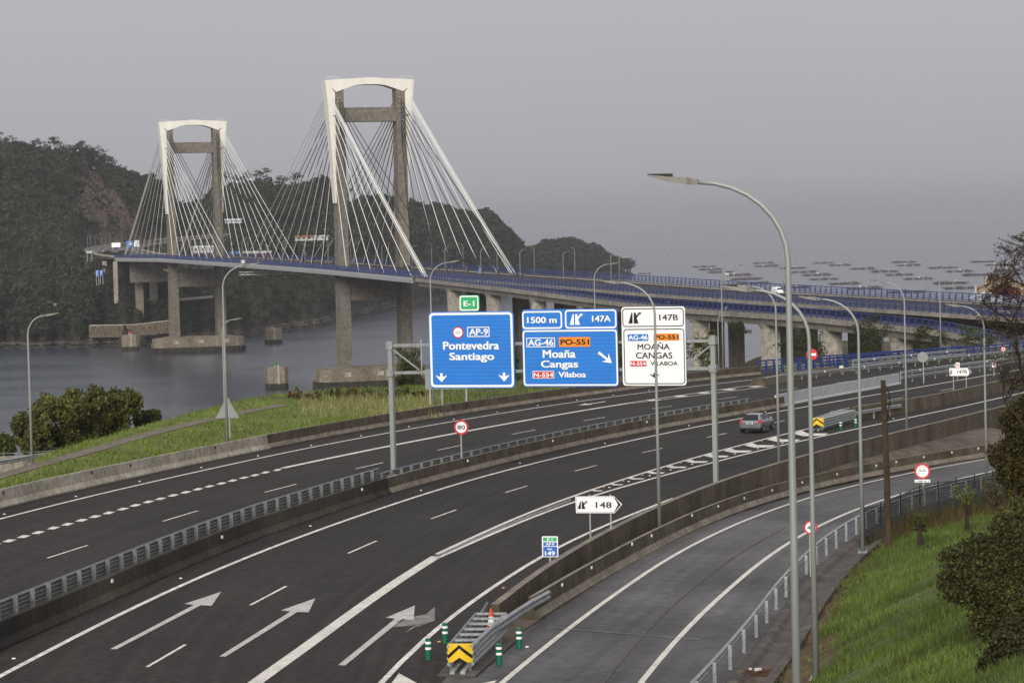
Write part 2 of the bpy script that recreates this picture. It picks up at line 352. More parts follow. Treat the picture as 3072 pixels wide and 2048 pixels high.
GR = smooth(relax(hits([(2255, 1912), (2285, 1866), (2313.3, 1828), (2341.6, 1795.6), (2395, 1733.6), (2453, 1677), (2512, 1632), (2578, 1592), (2612, 1572)], rampz) + hits([(2690, 1540), (2790, 1507), (2892, 1477), (3019, 1447), (3140, 1420)], rampz), 1), 2)
_g0, _g1 = GR[0], GR[6]; _gd = (_g0 - _g1); _gd /= np.linalg.norm(_gd[:2])
GRN = [_g0 + _gd * q + np.array([-.00075 * min(q, 60) * q, 0, 0]) for q in (190, 150, 110, 84, 60, 48, 36, 24, 12)]
GR = setz(smooth(GRN + GR[::4] + [GR[-1]], 3), rampz)
CHE = setz(offset(GR, 1.85), rampz)            # outer edge of the drainage channel
def xat(path, y):
    P = np.array(path); o_ = np.argsort(P[:, 1]); return np.interp(y, P[o_, 1], P[o_, 0])
def road_uv(o, k=8):
    me = o.data; uv = me.uv_layers.new(name='road'); P = np.zeros(len(me.vertices) * 3); me.vertices.foreach_get('co', P); P = P.reshape(-1, k + 1, 3); cr = np.concatenate([np.zeros((len(P), 1)), np.cumsum(np.linalg.norm(np.diff(P, axis=1), axis=2), 1)], 1); al = np.concatenate([[0], np.cumsum(np.linalg.norm(np.diff(P.mean(1), axis=0), axis=1))])[:, None] + 0 * cr
    UV = np.stack([cr, al], -1).reshape(-1, 2); li = np.zeros(len(me.loops), np.int32); me.loops.foreach_get('vertex_index', li); uv.data.foreach_set('uv', UV[li].ravel().astype(np.float32))
def wheel_tracks(m, amt, sx=.85):
    t = m.node_tree; b = t.nodes['Principled BSDF']; src = b.inputs['Base Color'].links[0].from_socket
    u = t.nodes.new('ShaderNodeUVMap'); u.uv_map = 'road'; mp = t.nodes.new('ShaderNodeMapping'); mp.inputs['Scale'].default_value = (sx, .018, 1); n = t.nodes.new('ShaderNodeTexNoise'); n.inputs['Scale'].default_value = 1; n.inputs['Detail'].default_value = 4; r = t.nodes.new('ShaderNodeMapRange'); r.inputs[1].default_value = .3; r.inputs[2].default_value = .7; r.inputs[3].default_value = 1 - amt; r.inputs[4].default_value = 1 + amt; v = t.nodes.new('ShaderNodeVectorMath'); v.operation = 'SCALE'
    for a, c in ((u.outputs[0], mp.inputs[0]), (mp.outputs[0], n.inputs[0]), (n.outputs[0], r.inputs[0]), (src, v.inputs[0]), (r.outputs[0], v.inputs['Scale']), (v.outputs[0], b.inputs['Base Color'])): t.links.new(a, c)
def strip(mb, A, B, n, S, dz=0):
    """surface between two plan paths resampled to n stations, 8 columns"""
    sa, sb = arclen(A)[-1], arclen(B)[-1]; k = 8
    for i in range(n):
        pa, _ = along(A, sa * i / (n - 1)); pb, _ = along(B, sb * i / (n - 1))
        for j in range(k + 1):
            p = pa + (pb - pa) * j / k; mb.v.append((p[0], p[1], S(p[0], p[1]) + dz))
    for i in range(n - 1):
        for j in range(k):
            q = i * (k + 1) + j; mb.f.append((q, q + 1, q + k + 2, q + k + 1)); mb.m.append(0)
NOSE = [np.array([-4.5, -80, 0]), np.array([-3.6, 45, 0]), np.array([-3.3, 70, 0]), np.array([-3.0, 88, 0]), np.array([-2.2, 97, 0])]
LBn = [np.array([-38.0, -80, 0]), np.array([-36.0, 45, 0]), np.array([-34.0, 90, 0])] + LB
rd = MB(); strip(rd, LBn, NOSE + WALL[1:], 70, plane)
motorway = tag(rd.build('motorway', 'asphalt'), kind='structure'); road_uv(motorway); wheel_tracks(M['asphalt'], .22)
rd = MB(); strip(rd, NOSE + RBB, offset(GR, .35), 70, rampz, -.004)
slip = tag(rd.build('slip_road', 'asphalt_ramp'), kind='structure'); road_uv(slip); wheel_tracks(M['asphalt_ramp'], .28, .6)

def ribbon(mb, path, wd, S, dz=.012):
    n = len(path)
    for i in range(n):
        d = np.array(path[min(i + 1, n - 1)]) - np.array(path[max(i - 1, 0)]); d[2] = 0; d /= np.linalg.norm(d); r = np.array([d[1], -d[0], 0])
        ww = wd[i] if hasattr(wd, '__len__') else wd
        for a in (-.5, .5):
            p = np.array(path[i]) + r * ww * a; mb.v.append((p[0], p[1], S(p[0], p[1]) + dz))
    b = len(mb.v) - 2 * n
    for i in range(n - 1): mb.f.append((b + 2 * i, b + 2 * i + 1, b + 2 * i + 3, b + 2 * i + 2)); mb.m.append(0)
def line(pxs, wd, name, m='paint', S=plane, parent=None, rx=2, ext=0):
    P = relax(hits(pxs, S), rx); P = back(P, 2) if pxs[0][0] < 0 or pxs[0][1] > 2040 else P; mb = MB(); ribbon(mb, smooth(P, 3), wd, S); return mb.build(name, m, parent or motorway)
line([(-200, 1608), (0, 1556), (172, 1510.5), (344, 1470), (516.5, 1431), (689, 1393), (800, 1369), (979, 1330), (1172, 1297), (1385, 1258), (1600, 1222), (1772, 1198), (1962, 1173), (2154, 1150), (2299, 1133), (2420, 1121), (2700, 1097)], .22, 'edge_line')
line([(-250, 2160), (0, 2027), (207, 1918), (399, 1818), (585, 1733.5), (800, 1642), (993, 1575), (1144, 1523.6), (1282, 1477), (1454, 1424), (1600, 1387.6), (1807, 1341), (1965, 1304), (2151, 1265), (2355, 1231), (2568, 1193), (2730, 1166.5), (2943, 1129), (3120, 1098)], .24, 'edge_line')
line([(846.5, 1404), (1000, 1371), (1172, 1336), (1368, 1297), (1600, 1257), (1738, 1231), (1893, 1208)], .42, 'edge_line')
line([(1893, 1207), (1972, 1195), (2137, 1172), (2278, 1152)], .2, 'edge_line')
line([(1893, 1210), (1974, 1199.5), (2137, 1180), (2300, 1160)], .2, 'edge_line')
line([(650, 2125), (810, 2021), (938, 1925), (1075, 1823), (1213, 1721.5), (1310, 1668)], .52, 'solid_lane_line', 'paint_worn')
line([(1310, 1662), (1454, 1591), (1600, 1529), (1686, 1499.5), (1807, 1456.5), (1968.5, 1404), (2151, 1350), (2330, 1307), (2427, 1285)], .24, 'gore_line', 'paint_worn')
line([(1310, 1674), (1454, 1609), (1600, 1546), (1720.5, 1505), (1772, 1486), (1968.5, 1431), (2141, 1384), (2330, 1338), (2434, 1315), (2571.6, 1286), (2720, 1253), (2830, 1232.6), (2947, 1205), (3072, 1177.5), (3180, 1152)], .24, 'gore_line')
line([(1310, 1669), (1454, 1601), (1560, 1556), (1640, 1526), (1705, 1502)], .30, 'worn_gore_fill', 'paint_ghost')
line([(1090, 2110), (1139, 2048), (1179, 2007), (1275, 1914), (1337, 1859), (1454, 1770), (1600, 1682), (1674, 1637), (1765, 1597.5), (1824, 1571.7), (1915, 1533), (2020, 1494)], .22, 'edge_line')
line([(1440, 2105), (1502.5, 2048), (1600, 1969), (1696, 1887), (1862, 1766), (1944, 1714.6), (2110, 1615), (2230, 1560), (2358, 1510), (2430, 1487.5), (2575, 1449.6), (2654, 1432), (2790, 1405.5), (2957, 1377), (3120, 1349)], .22, 'edge_line', 'paint_worn', rampz, slip)
line([(1830, 2170), (1917, 2048), (2013, 1928), (2099, 1842), (2185, 1763), (2289, 1682), (2361, 1629), (2451, 1575), (2578.5, 1520), (2651, 1492.6), (2768, 1460), (2857, 1439), (2961, 1415), (3120, 1382)], .22, 'edge_line', 'paint_worn', rampz, slip)
line([(1810, 2048), (1850, 2000), (1900, 1930), (1990, 1830), (2100, 1745), (2200, 1665), (2360, 1580)], .10, 'tar_seam', 'drain', rampz, slip)
line([(1640, 1880), (1750, 1888), (1900, 1905), (2100, 1918)], .14, 'repaired_crack', 'paint_ghost', rampz, slip)
# lane dashes, blocks, chevrons, arrows: polygons lying on the road
def on_road(pts, name, m='paint', S=plane, parent=None, dz=.014):
    mb = MB(); mb.poly([np.array([p[0], p[1], S(p[0], p[1]) + dz]) for p in hits(pts, S)]); return mb.build(name, m, parent or motorway)
def dash(a, b, wd=.13):
    pa, pb = hit(*a), hit(*b); mb = MB(); ribbon(mb, [pa, pb], wd, plane); mb.build('lane_dash', 'paint', motorway)
DA = [(441, 2000), (556, 1933), (751, 1814.5), (858.5, 1757.7), (1044.5, 1659), (1129.6, 1622), (1293.5, 1555.7), (1368, 1529), (1516, 1477), (1582, 1457), (1724.7, 1412.8), (1791, 1395), (1925.4, 1358), (1987.4, 1344), (2120, 1312), (2180, 1299), (2311, 1270.5), (2354, 1261), (2491.7, 1235), (2548.5, 1223), (2661, 1201.7), (2709, 1192), (2819.5, 1172), (2864, 1164.5)]
DB = [(142, 1673.5), (263, 1635), (489, 1563), (594, 1531.5), (795, 1476), (889, 1451.6), (1067, 1406), (1150.5, 1387), (1312, 1350.4), (1383, 1335), (1535, 1302.5), (1606, 1289), (1750.5, 1262), (1815, 1251), (1955, 1226), (2017, 1218), (2154, 1197.5), (2211, 1190), (2337, 1171), (2392.5, 1164), (2510, 1149), (2558, 1142.5)]
for D_ in (DA, DB):
    for i in range(0, len(D_), 2): dash(D_[i], D_[i + 1])
S3 = 2.90375
dia = [(-52, 1405), (78, 1369), (205, 1332), (330, 1297), (465, 1257), (587, 1225), (709, 1190), (826, 1158), (945, 1126), (1068, 1092), (1178, 1060), (1291, 1030), (1397, 1003), (1508, 973), (1618, 946), (1724, 920), (1825, 895), (1928, 870), (2026, 845), (2125, 820), (2220, 798), (2312, 774), (2417, 752)]
for i, (a, b) in enumerate(dia):
    k = 1 - .33 * i / 22
    on_road([((a + dx * k) / S3, 1150 + (b + dy * k) / S3) for dx, dy in ((-64, 13), (8, 14), (68, -9), (-6, -12))], 'block_mark')
chev = [(555, 933, .5), (725, 880, .58), (895, 828, .72), (1065, 777, .82), (1245, 727, .92), (1420, 680, 1), (1595, 632, 1.08), (1780, 588, 1.2), (1970, 542, 1.3), (2180, 492, 1.4), (2410, 440, 1.5)]
for a, b, k in chev:
    P6 = [(1600 + (a + dx * k) / S3, 1150 + (b + dy * k) / S3) for dx, dy in ((-103, -2), (-35, 13), (80, 10), (105, -3), (-15, -4), (-50, -20))]
    on_road([P6[0], P6[1], P6[4], P6[5]], 'gore_chevron', 'paint_worn' if a < 1100 else 'paint'); on_road([P6[1], P6[2], P6[3], P6[4]], 'gore_chevron', 'paint_worn' if a < 1100 else 'paint')
for a, b in ((1045, 145), (1270, 111), (1480, 82), (1700, 53), (1930, 26)):
    on_road([(1600 + (a + dx) / S3, 1150 + (b + dy) / S3) for dx, dy in ((-70, 3), (5, 7), (78, -2), (25, -7))], 'gore_bar')
def arrow(head, shaft, m='paint_arrow'):
    a = [(x / S3 + ox, 1508 + y / S3) for x, y, ox in head]; b = [(x / S3 + ox, 1508 + y / S3) for x, y, ox in shaft]
    mb = MB()
    for q in (a, b): mb.poly([np.array([p[0], p[1], plane(p[0], p[1]) + .014]) for p in hits(q)])
    return mb.build('painted_arrow', m, motorway)
arrow([(1605, 880, 0), (1690, 889, 0), (1750, 891, 0), (1843, 897, 0), (1926, 775, 0)], [(960, 1273, 0), (1015, 1275, 0), (1750, 891, 0), (1690, 889, 0)])
arrow([(122, 937, 800), (205, 946, 800), (268, 950, 800), (366, 953, 800), (424, 831, 800)], [(1910, 1337, 0), (1965, 1339, 0), (268 + 2323, 950, 0), (208 + 2323, 946, 0)])
arrow([(1037, 1000, 800), (1120, 1008, 800), (1180, 1012, 800), (1280, 1018, 800), (1291, 894, 800)], [(622, 1413, 800), (682, 1416, 800), (1180, 1012, 800), (1120, 1008, 800)])
on_road([(800 + x / S3, 1508 + y / S3) for x, y in ((1095, 1083), (1190, 1020), (1300, 985), (1385, 970), (1465, 905), (1465, 1023), (1310, 1080), (1300, 1065))], 'erased_arrow', 'paint_ghost', dz=.010)
on_road([(800 + x / S3, 1508 + y / S3) for x, y in ((1210, 1130), (1260, 1085), (1300, 1065), (1312, 1072))], 'erased_arrow', 'paint_ghost', dz=.011)
on_road([(1600 + 390 / S3, 1150 + 191 / S3), (1600 + 505 / S3, 1150 + 184 / S3), (1600 + 510 / S3, 1150 + 180 / S3), (1600 + 452 / S3, 1150 + 175 / S3)], 'painted_arrow')
on_road([(1600 + 480 / S3, 1150 + 182 / S3), (1600 + 630 / S3, 1150 + 160 / S3), (1600 + 628 / S3, 1150 + 156 / S3), (1600 + 478 / S3, 1150 + 178 / S3)], 'painted_arrow')
on_road([(1172, 2052), (1197, 2019), (1250, 2048), (1290, 2080)], 'gore_chevron', 'paint_worn'); on_road([(1380, 2062), (1492, 2040), (1478, 2052), (1440, 2075)], 'gore_chevron', 'paint_worn')
# road studs
stud_me = None
def stud(p, m='reflect'):
    global stud_me
    if stud_me is None: stud_me = {}
    if m not in stud_me:
        mb = MB(); mb.hexa([(-.07, -.05, 0), (.07, -.05, 0), (.07, .05, 0), (-.07, .05, 0)], [(-.045, -.03, .03), (.045, -.03, .03), (.045, .03, .03), (-.045, .03, .03)])
        o = mb.build('road_stud', m, motorway); stud_me[m] = o
    else:
        o = stud_me[m].copy(); C.objects.link(o); o.parent = motorway
    o.location = (p[0], p[1], plane(p[0], p[1]) + .008)
for x, y in [(13, 1542), (228, 1489), (419, 1444), (604, 1402.5), (774, 1367), (934, 1336), (1083, 1307), (1227, 1280), (1361, 1257), (1492, 1236), (1613, 1216), (1731, 1200), (1840, 1185), (1947, 1171), (41, 1975), (542, 1734.5), (931, 1577.5), (1263, 1471), (1560, 1389), (1815, 1329.7), (2067, 1276.7), (2296, 1235.5), (2680, 1256)]: stud(hit(x, y))
for x, y in [(1828, 1462), (1886, 1444), (1949, 1426.6), (2012, 1409), (2076, 1392.6), (2140, 1376), (2205, 1361), (2274, 1345.5), (2347, 1329), (1581, 1940)]: stud(hit(x, y))
for x, y in [(1709, 1499.6), (1811, 1461), (1870, 1442.7), (1927, 1425), (1983, 1407), (2042, 1389), (2100, 1372.5), (2218, 1340.5), (2285, 1324), (1510, 1763), (1317, 1924.8)]: stud(hit(x, y), 'amber')

# ================================================================== BARRIERS
NJ = lambda h: [(-.32, 0), (-.32, .08), (-.14, .36), (-.09, h), (.09, h), (.14, .36), (.32, .08), (.32, 0)]
def refl(mb_parent, path, ss, off, z, sz=(.16, .11), m='reflect', name='reflector'):
    for s_ in ss:
        p, d = along(path, s_); r = np.array([d[1], -d[0], 0]); q = p + r * off + np.array([0, 0, z])
        mb = MB(); mb.box(q, sz[0], .03, sz[1], d[:2]); mb.build(name, m, mb_parent)
def near_i(path, q): return int(np.argmin(np.linalg.norm(np.array(path)[:, :2] - q[:2], axis=1)))
# left barrier: the sweep's centre lies outside its foot
pth = back([p for p in LB if p[0] < 29], 3); i0 = near_i(pth, hit(806, 1346))
LBARS = []
for seg, mts, lb in ((pth[:i0 + 1], ['conc'], 'pale weathered concrete barrier between the outer carriageway and the grass field'), (pth[i0:], ['conc_stain', 'conc_top'], 'brown stained concrete barrier continuing the pale one past the gantry')):
    b = MB(); b.sweep(offset(seg, -.32), NJ(1.0), mis=[0] * 8 if len(mts) == 1 else [0, 0, 0, 1, 0, 1, 0, 0]); o = b.build('concrete_barrier', mts, origin=seg[0]); LBARS.append(tag(o, lb, 'barrier'))
for x, y in [(57, 1467), (268, 1420), (456, 1381), (637, 1345), (801, 1314), (956, 1285), (1102, 1259), (1241, 1236), (1371, 1215), (1498, 1195), (1617, 1180), (1731, 1166)]:
    P0 = hit(x, y, plane, .82); i = near_i(pth, P0); p, d = along(pth, arclen(pth)[i]); q = p + np.array([-d[1], d[0], 0]) * .2
    mb = MB(); mb.box((q[0], q[1], P0[2] - .07), .22, .06, .13, d[:2]); mb.build('reflector', 's_black', LBARS[0 if x < 805 else 1])
MDBx = back(MDB, 3)
# median barrier: dark wet near half, brown far half
i0 = near_i(MDBx, hit(1185, 1477)); MBARS = []
for seg, mts, lb in ((MDBx[:i0 + 1], ['conc_dark'], 'almost black wet concrete median barrier at the left, under the two-rail guardrail'), (MDBx[i0:], ['conc_stain', 'conc_top'], 'brown concrete median barrier with a paler ledge, running on past the gantry')):
    b = MB(); b.sweep(offset(seg, -.32), NJ(.95), mis=[0] * 8 if len(mts) == 1 else [0, 0, 0, 1, 0, 1, 0, 0]); o = b.build('concrete_barrier', mts, origin=seg[0]); MBARS.append(tag(o, lb, 'barrier'))
for x, y in [(266, 1770), (710, 1592), (1068, 1475), (1373, 1386), (1636, 1323.5), (1899, 1269)]:
    P0 = hit(x, y, plane, .72); i = near_i(MDB, P0); p, d = along(MDB, arclen(MDB)[i]); q = p + np.array([-d[1], d[0], 0]) * .17
    mb = MB(); mb.box((q[0], q[1], P0[2] - .06), .2, .05, .14, d[:2]); mb.build('reflector', 'reflect', MBARS[0 if x < 1185 else 1])
WB = [(-.02, 0), (.05, .05), (.05, .10), (-.02, .155), (.05, .21), (.05, .26), (-.02, .31), (-.035, .31), (-.05, .155), (-.035, 0)]
def guardrail(name, path, rails, post_h, label, group='steel guardrails along the motorway', spacing=4.0, post_off=-.14, mats='galv', postw=.13, post_z0=-.1, cap=True, flip=1):
    root = empty(name, along(path, 0)[0], label, 'guardrail', group)
    for z in rails:
        mb = MB(); mb.sweep([p + np.array([0, 0, z]) for p in path], [(a * flip, c) for a, c in WB]); mb.build('rail', mats, root)
    n = int(arclen(path)[-1] / spacing) + 1; posts = []
    for i in range(n):
        p, d = along(path, i * spacing); r = np.array([d[1], -d[0], 0]); posts.append((p + r * post_off * flip, d))
    for k, (p, d) in enumerate(posts):
        mb = MB(); mb.box(p + np.array([0, 0, post_z0]), .06, postw, post_h - post_z0, d[:2]); mb.build('post', mats, root)
    return root
G2 = offset(MDBx, -.75); sA = arclen(G2)
cut = next(i for i, p in enumerate(G2) if p[1] > hit(1075, 1500)[1])
guardrail('guardrail', G2[:cut + 1], (.92, 1.24), 1.55, 'two-rail steel guardrail standing behind the near part of the median barrier', spacing=2.0, post_off=.16, postw=.2, mats='galv_dark')
e2 = next(i for i, p in enumerate(G2) if p[1] > hit(2140, 1230)[1])
guardrail('guardrail', G2[cut:e2], (.92,), 1.22, 'single-rail steel guardrail along the far part of the median barrier past the gantry', spacing=2.0, post_off=.16, postw=.2, mats='galv_dark')
# main right wall, ramp barrier
b = MB(); b.sweep(WALL, [(-.16, -2.4), (-.16, .9), (.16, .9), (.22, -2.4)], mis=[0, 1, 0, 0]); tag(b.build('retaining_wall', [M['conc_stain'], M['conc_top']], origin=WALL[0]), 'tall brown stained concrete wall between the motorway and the sunken slip road', 'wall')
b = MB(); rpath = offset(RBB[2:], -.32); b.sweep(rpath, NJ(.92), mis=[0, 0, 0, 1, 0, 2, 0, 0]); rbar = b.build('concrete_barrier', [M['conc_stain'], M['conc_top'], M['conc_top']], origin=rpath[0]); tag(rbar, 'brown concrete barrier on the left side of the slip road with white reflectors', 'barrier')
for x, y in [(1684, 1755), (1784, 1698), (1887, 1642), (1979, 1595.6), (2067, 1553), (2150, 1518), (2236, 1487), (2326.5, 1462), (2415, 1439.6), (2504, 1419.7), (2588, 1401), (2677, 1385), (2764, 1372), (2847.5, 1359), (2932, 1347.4), (3013, 1337)]:
    P0 = hit(x, y, rampz, .72); i = int(np.argmin(np.linalg.norm(np.array(rpath)[:, :2] - P0[:2], axis=1))); p, d = along(rpath, arclen(rpath)[i]); q = p + np.array([d[1], -d[0], 0]) * .13
    mb = MB(); mb.box((q[0], q[1], P0[2] - .05), .17, .05, .12, d[:2]); mb.build('reflector', 'reflect', rbar)
# sloping concrete bank in the gap between the two
gap = MB(); n = 60; k = 6
Wp = [p for p in WALL]; 
for i in range(n):
    y = 97 + (225 - 97) * i / (n - 1); xa = xat(NOSE + WALL[1:], y) + .12; xb = xat(NOSE + RBB, y) - .03 - .4 * sstep(112, 126, y)
    for j in range(k + 1):
        t = j / k; lift = sstep(150, 178, y); low = sstep(112, 126, y); za = plane(xa, y) + .006 - low * (.36 + .55 * (1 - lift)); zb = rampz(xb, y) + .006 + low * (.34 - .75 * (1 - lift))
        gap.v.append((xa + (xb - xa) * t, y, za + (zb - za) * t ** (1 + .8 * lift)))
for i in range(n - 1):
    for j in range(k): q = i * (k + 1) + j; gap.f.append((q, q + 1, q + k + 2, q + k + 1)); gap.m.append(0)
M['gapconc'] = mat('sloping_concrete', (.055, .044, .032), .9, .2, .3, col2=(.15, .122, .092), fine=2, bump=.3)
tag(gap.build('concrete_slope', 'gapconc', smooth=True), kind='structure')
# upper gore wall far right
UW = smooth(relax(hits([(2560, 1262), (2654, 1246), (2723, 1237), (2830, 1216), (2947, 1190), (3072, 1157), (3200, 1120)]), 1), 4)
b = MB(); b.sweep(UW, [(-.3, 0), (-.15, 1.15), (.15, 1.15), (.3, 0)], mis=[0, 1, 0, 0]); tag(b.build('concrete_barrier', [M['conc_stain'], M['conc_top']], origin=UW[0]), 'brown concrete barrier behind the far yellow crash cushion, dividing the exit lane', 'barrier')
# portable galvanised barrier continuing the median
PB = smooth(relax(hits([(2337, 1224), (2372, 1214), (2470, 1195), (2590, 1174), (2704, 1152)]), 1), 3)
root = empty('steel_barrier', PB[0], 'pale galvanised portable steel barrier closing the gap in the median', 'barrier')
b = MB(); b.sweep(offset(PB, -.3), [(-.3, 0), (-.3, .12), (-.1, .2), (-.08, 1.15), (.08, 1.15), (.1, .2), (.3, .12), (.3, 0)]); b.build('body', M['fascia'], root)
for i in range(12):
    p, d = along(PB, 2 + i * arclen(PB)[-1] / 12.5); r = np.array([d[1], -d[0], 0]); mb = MB(); mb.beam(p - r * .2 + np.array([0, 0, .25]), p - r * .16 + d * .9 + np.array([0, 0, 1.1]), .06); mb.build('brace', 'galv', root)
mb = MB(); mb.sweep(hits([(2325, 1206), (2352, 1194)], plane, .5), WB); mb.build('end_wing', 'galv', root)

guardrail('guardrail', GR, (.52,), .85, 'grey guardrail on posts along the right edge of the slip road above the drain', post_off=.16, postw=.12, mats='galv', flip=1)
# far right guardrails
g1 = smooth(hits([(2299.6, 1155), (2344, 1146), (2420, 1138), (2599, 1117), (2720, 1102), (2957, 1076), (3140, 1058)]), 4)
guardrail('guardrail', g1, (.5,), .8, 'guardrail curving up from the dark concrete nose below the no-entry sign', mats='galv')
g2 = smooth(hits([(2602, 1113), (2720, 1100), (2830, 1088), (2957, 1075), (3140, 1057)], plane, 0), 4); g2 = offset(g2, -1.6)
guardrail('guardrail', g2, (.5, 1.0), 1.35, 'tall two-beam guardrail with white reflectors under the blue fence', mats='galv')
g3 = smooth(hits([(2706, 1150), (2800, 1136), (2900, 1122), (3000, 1108), (3150, 1088)]), 4)
guardrail('guardrail', g3, (.45, .95), 1.3, 'guardrail continuing the median from the end of the steel barrier', mats='galv')
for gp, nn in ((g2, 9), (g1, 6), (g3, 3)):
    par = [o for o in C.objects if o.type == 'EMPTY' and o.name.startswith('guardrail') and np.linalg.norm(np.array(o.location) - along(gp, 0)[0]) < .01][0]
    for i in range(nn):
        p, d = along(gp, 6 + i * 12); q = p + np.array([d[1], -d[0], 0]) * .1; mb = MB(); mb.box(q + np.array([0, 0, 1.05 if gp is not g1 else .55]), .22, .05, .22, d[:2]); mb.build('reflector', 'reflect', par)
b = MB(); b.sweep(smooth(hits([(2272, 1157), (2310, 1150), (2370, 1140), (2440, 1128), (2500, 1119)]), 3), [(-.9, 0), (-.5, .75), (.5, .75), (.9, 0)]); tag(b.build('concrete_barrier', 'conc_stain', origin=hit(2272, 1157)), 'low dark concrete nose where the far slip road splits off under the no-entry sign', 'barrier')
# blue steel parapet of the near slip bridge
def blue_rail(mb, path, h=1.5, sp=2.0, bars=(.35, .7, 1.05), lean=.18, pw=.12, cap=.16):
    mb.sweep([p + np.array([0, 0, h]) for p in path], [(-.08, 0), (-.08, cap), (.08, cap), (.08, 0)])
    for z in bars: mb.sweep([p + np.array([0, 0, z]) for p in path], [(-.04, 0), (-.04, .1), (.04, .1), (.04, 0)])
    n = int(arclen(path)[-1] / sp) + 1
    for i in range(n):
        p, d = along(path, i * sp); r = np.array([d[1], -d[0], 0])
        mb.hexa([p + d * pw * a + r * c for a, c in ((-1, -.05), (1, -.05), (1, .25), (-1, .25))], [p + np.array([0, 0, h]) + d * pw * .8 * a + r * c for a, c in ((-1, -.05), (1, -.05), (1, .06), (-1, .06))])
BF = setz(offset([p for p in LB if p[0] > 26.6], -.4), plane)
BF = [p for p in BF]
b = MB(); blue_rail(b, [p + np.array([0, 0, .1]) for p in BF], 1.35, 1.9)
bfo = b.build('blue_parapet', 'blue', origin=BF[0]); tag(bfo, 'dark blue steel parapet along the outer edge of the far slip road under the viaduct', 'railing')
b = MB(); blue_rail(b, [p + np.array([0, 0, .0]) for p in setz(offset(smooth(hits([(2480, 1122), (2565, 1113), (2713, 1098), (2957, 1074)]), 4), -3.2), plane)], 1.35, 1.9)
tag(b.build('blue_parapet', 'blue', origin=hit(2480, 1122)), 'second dark blue parapet starting behind the no-entry sign', 'railing')

# ================================================================== GROUND
BANK_END = 1
E_ = hits([(-500, 1560), (-200, 1490), (0, 1440), (110, 1395), (210, 1350), (350, 1310), (480, 1272), (620, 1238), (710, 1212), (880, 1186), (1045, 1172), (1280, 1164), (1600, 1150), (2065, 1113), (2240, 1104), (2500, 1085), (2957, 1052), (3200, 1038)])
EDGE = [np.array([-90.0, -90, 0]), np.array([-75.0, 40, 0]), np.array([-62.0, 110, 0])] + smooth(E_, 6)
def sdist(X, Y, path):
    """signed distance in plan, + to the left of travel"""
    P = np.array(path)[:, :2]; best = np.full(X.shape, 1e9); sg = np.zeros(X.shape)
    for a, b_ in zip(P[:-1], P[1:]):
        d = b_ - a; L2 = d @ d
        if L2 < 1e-9: continue
        t = np.clip(((X - a[0]) * d[0] + (Y - a[1]) * d[1]) / L2, 0, 1); qx = X - a[0] - t * d[0]; qy = Y - a[1] - t * d[1]; dd = np.hypot(qx, qy); cr = d[0] * qy - d[1] * qx
        m = dd < best - 1e-9; best = np.where(m, dd, best); sg = np.where(m, np.sign(cr), sg)
    return best * sg
def bank_h(d, y):
    k = .10 + .40 * (1 - sstep(95, 146, y)); return np.where(d > 0, .15 * np.clip(d, 0, 1) + k * np.clip(d - .6, 0, 15), 0)
def zlow(X, Y):
    return -7 + (37 - .012 * np.clip(Y - 500, 0, 900)) * sstep(-15, 70, X - .05 * (Y - 400)) * (1 - sstep(850, 1010, Y - .3 * X))
def ground(X, Y):
    X = np.asarray(X, float); Y = np.asarray(Y, float)
    dW = -sdist(X, Y, NOSE + WALL); dC = -sdist(X, Y, CHE); dE = sdist(X, Y, EDGE); dL = sdist(X, Y, LBn)
    z = plane(X, Y) - .30
    z = np.where(dW > -.3, plane(X, Y) - drop(Y) - 1.6 * sstep(104, 112, Y) - .4, z)
    z = np.where(dC > -3, rampz(X, Y) - .40, z)
    z = np.where(dC > -.05, rampz(X, Y) - .03 + bank_h(dC, Y), z)
    z = np.where(dL > .15, plane(X, Y) + .25 * sstep(.15, 1.2, dL), z)
    far = dE > 0
    zf = plane(X, Y) + .2 - .5 * np.clip(dE, 0, None) - .02 * np.clip(dE, 0, None)
    z = np.where(far, np.maximum(zf, zlow(X, Y)), z)
    return z
def gz(x, y): return float(ground(np.array([x]), np.array([y]))[0])
xs = np.concatenate([np.arange(-170, -50, 6), np.arange(-50, 45, .8), np.arange(45, 300, 6.0)]); ys = np.concatenate([np.arange(-80, 40, 8.0), np.arange(40, 240, 1.6), np.arange(240, 420, 4), np.arange(420, 1100, 12)])
XX, YY = np.meshgrid(xs, ys); ZZ = ground(XX, YY)
relf = 0.2 * np.sin(XX * .9 + YY * .4) * np.sin(YY * .7 - XX * .3); dC_ = -sdist(XX, YY, CHE); ZZ = np.where(dC_ > 1.5, ZZ + relf * np.clip((dC_ - 1.5) / 3, 0, 1), ZZ)
ZZ = np.where(sdist(XX, YY, EDGE) > 4, ZZ + 1.2 * np.sin(XX * .11) * np.sin(YY * .09 + 1), ZZ)
ny, nx = XX.shape; V = np.stack([XX, YY, ZZ], -1).reshape(-1, 3); I = np.arange(ny * nx).reshape(ny, nx)
Q = np.stack([I[:-1, :-1], I[:-1, 1:], I[1:, 1:], I[1:, :-1]], -1).reshape(-1, 4)
g_o = np_mesh('ground', V, Q, 'grass', smooth=True); tag(g_o, kind='structure')
me = g_o.data; cx_ = XX[:-1, :-1].ravel() + .4; cy_ = YY[:-1, :-1].ravel() + .8
for k_ in ('bank', 'slope', 'soil'): me.materials.append(M[k_])
dC_ = -sdist(cx_, cy_, CHE); dE_ = sdist(cx_, cy_, EDGE)
wob = .9 * np.sin(cy_ * .35) + .5 * np.sin(cy_ * .9 + 1)
soil = (dC_ > -.3) & (dC_ < np.clip((118 - cy_) * .075, 0.3, 3.4) + wob * .4)
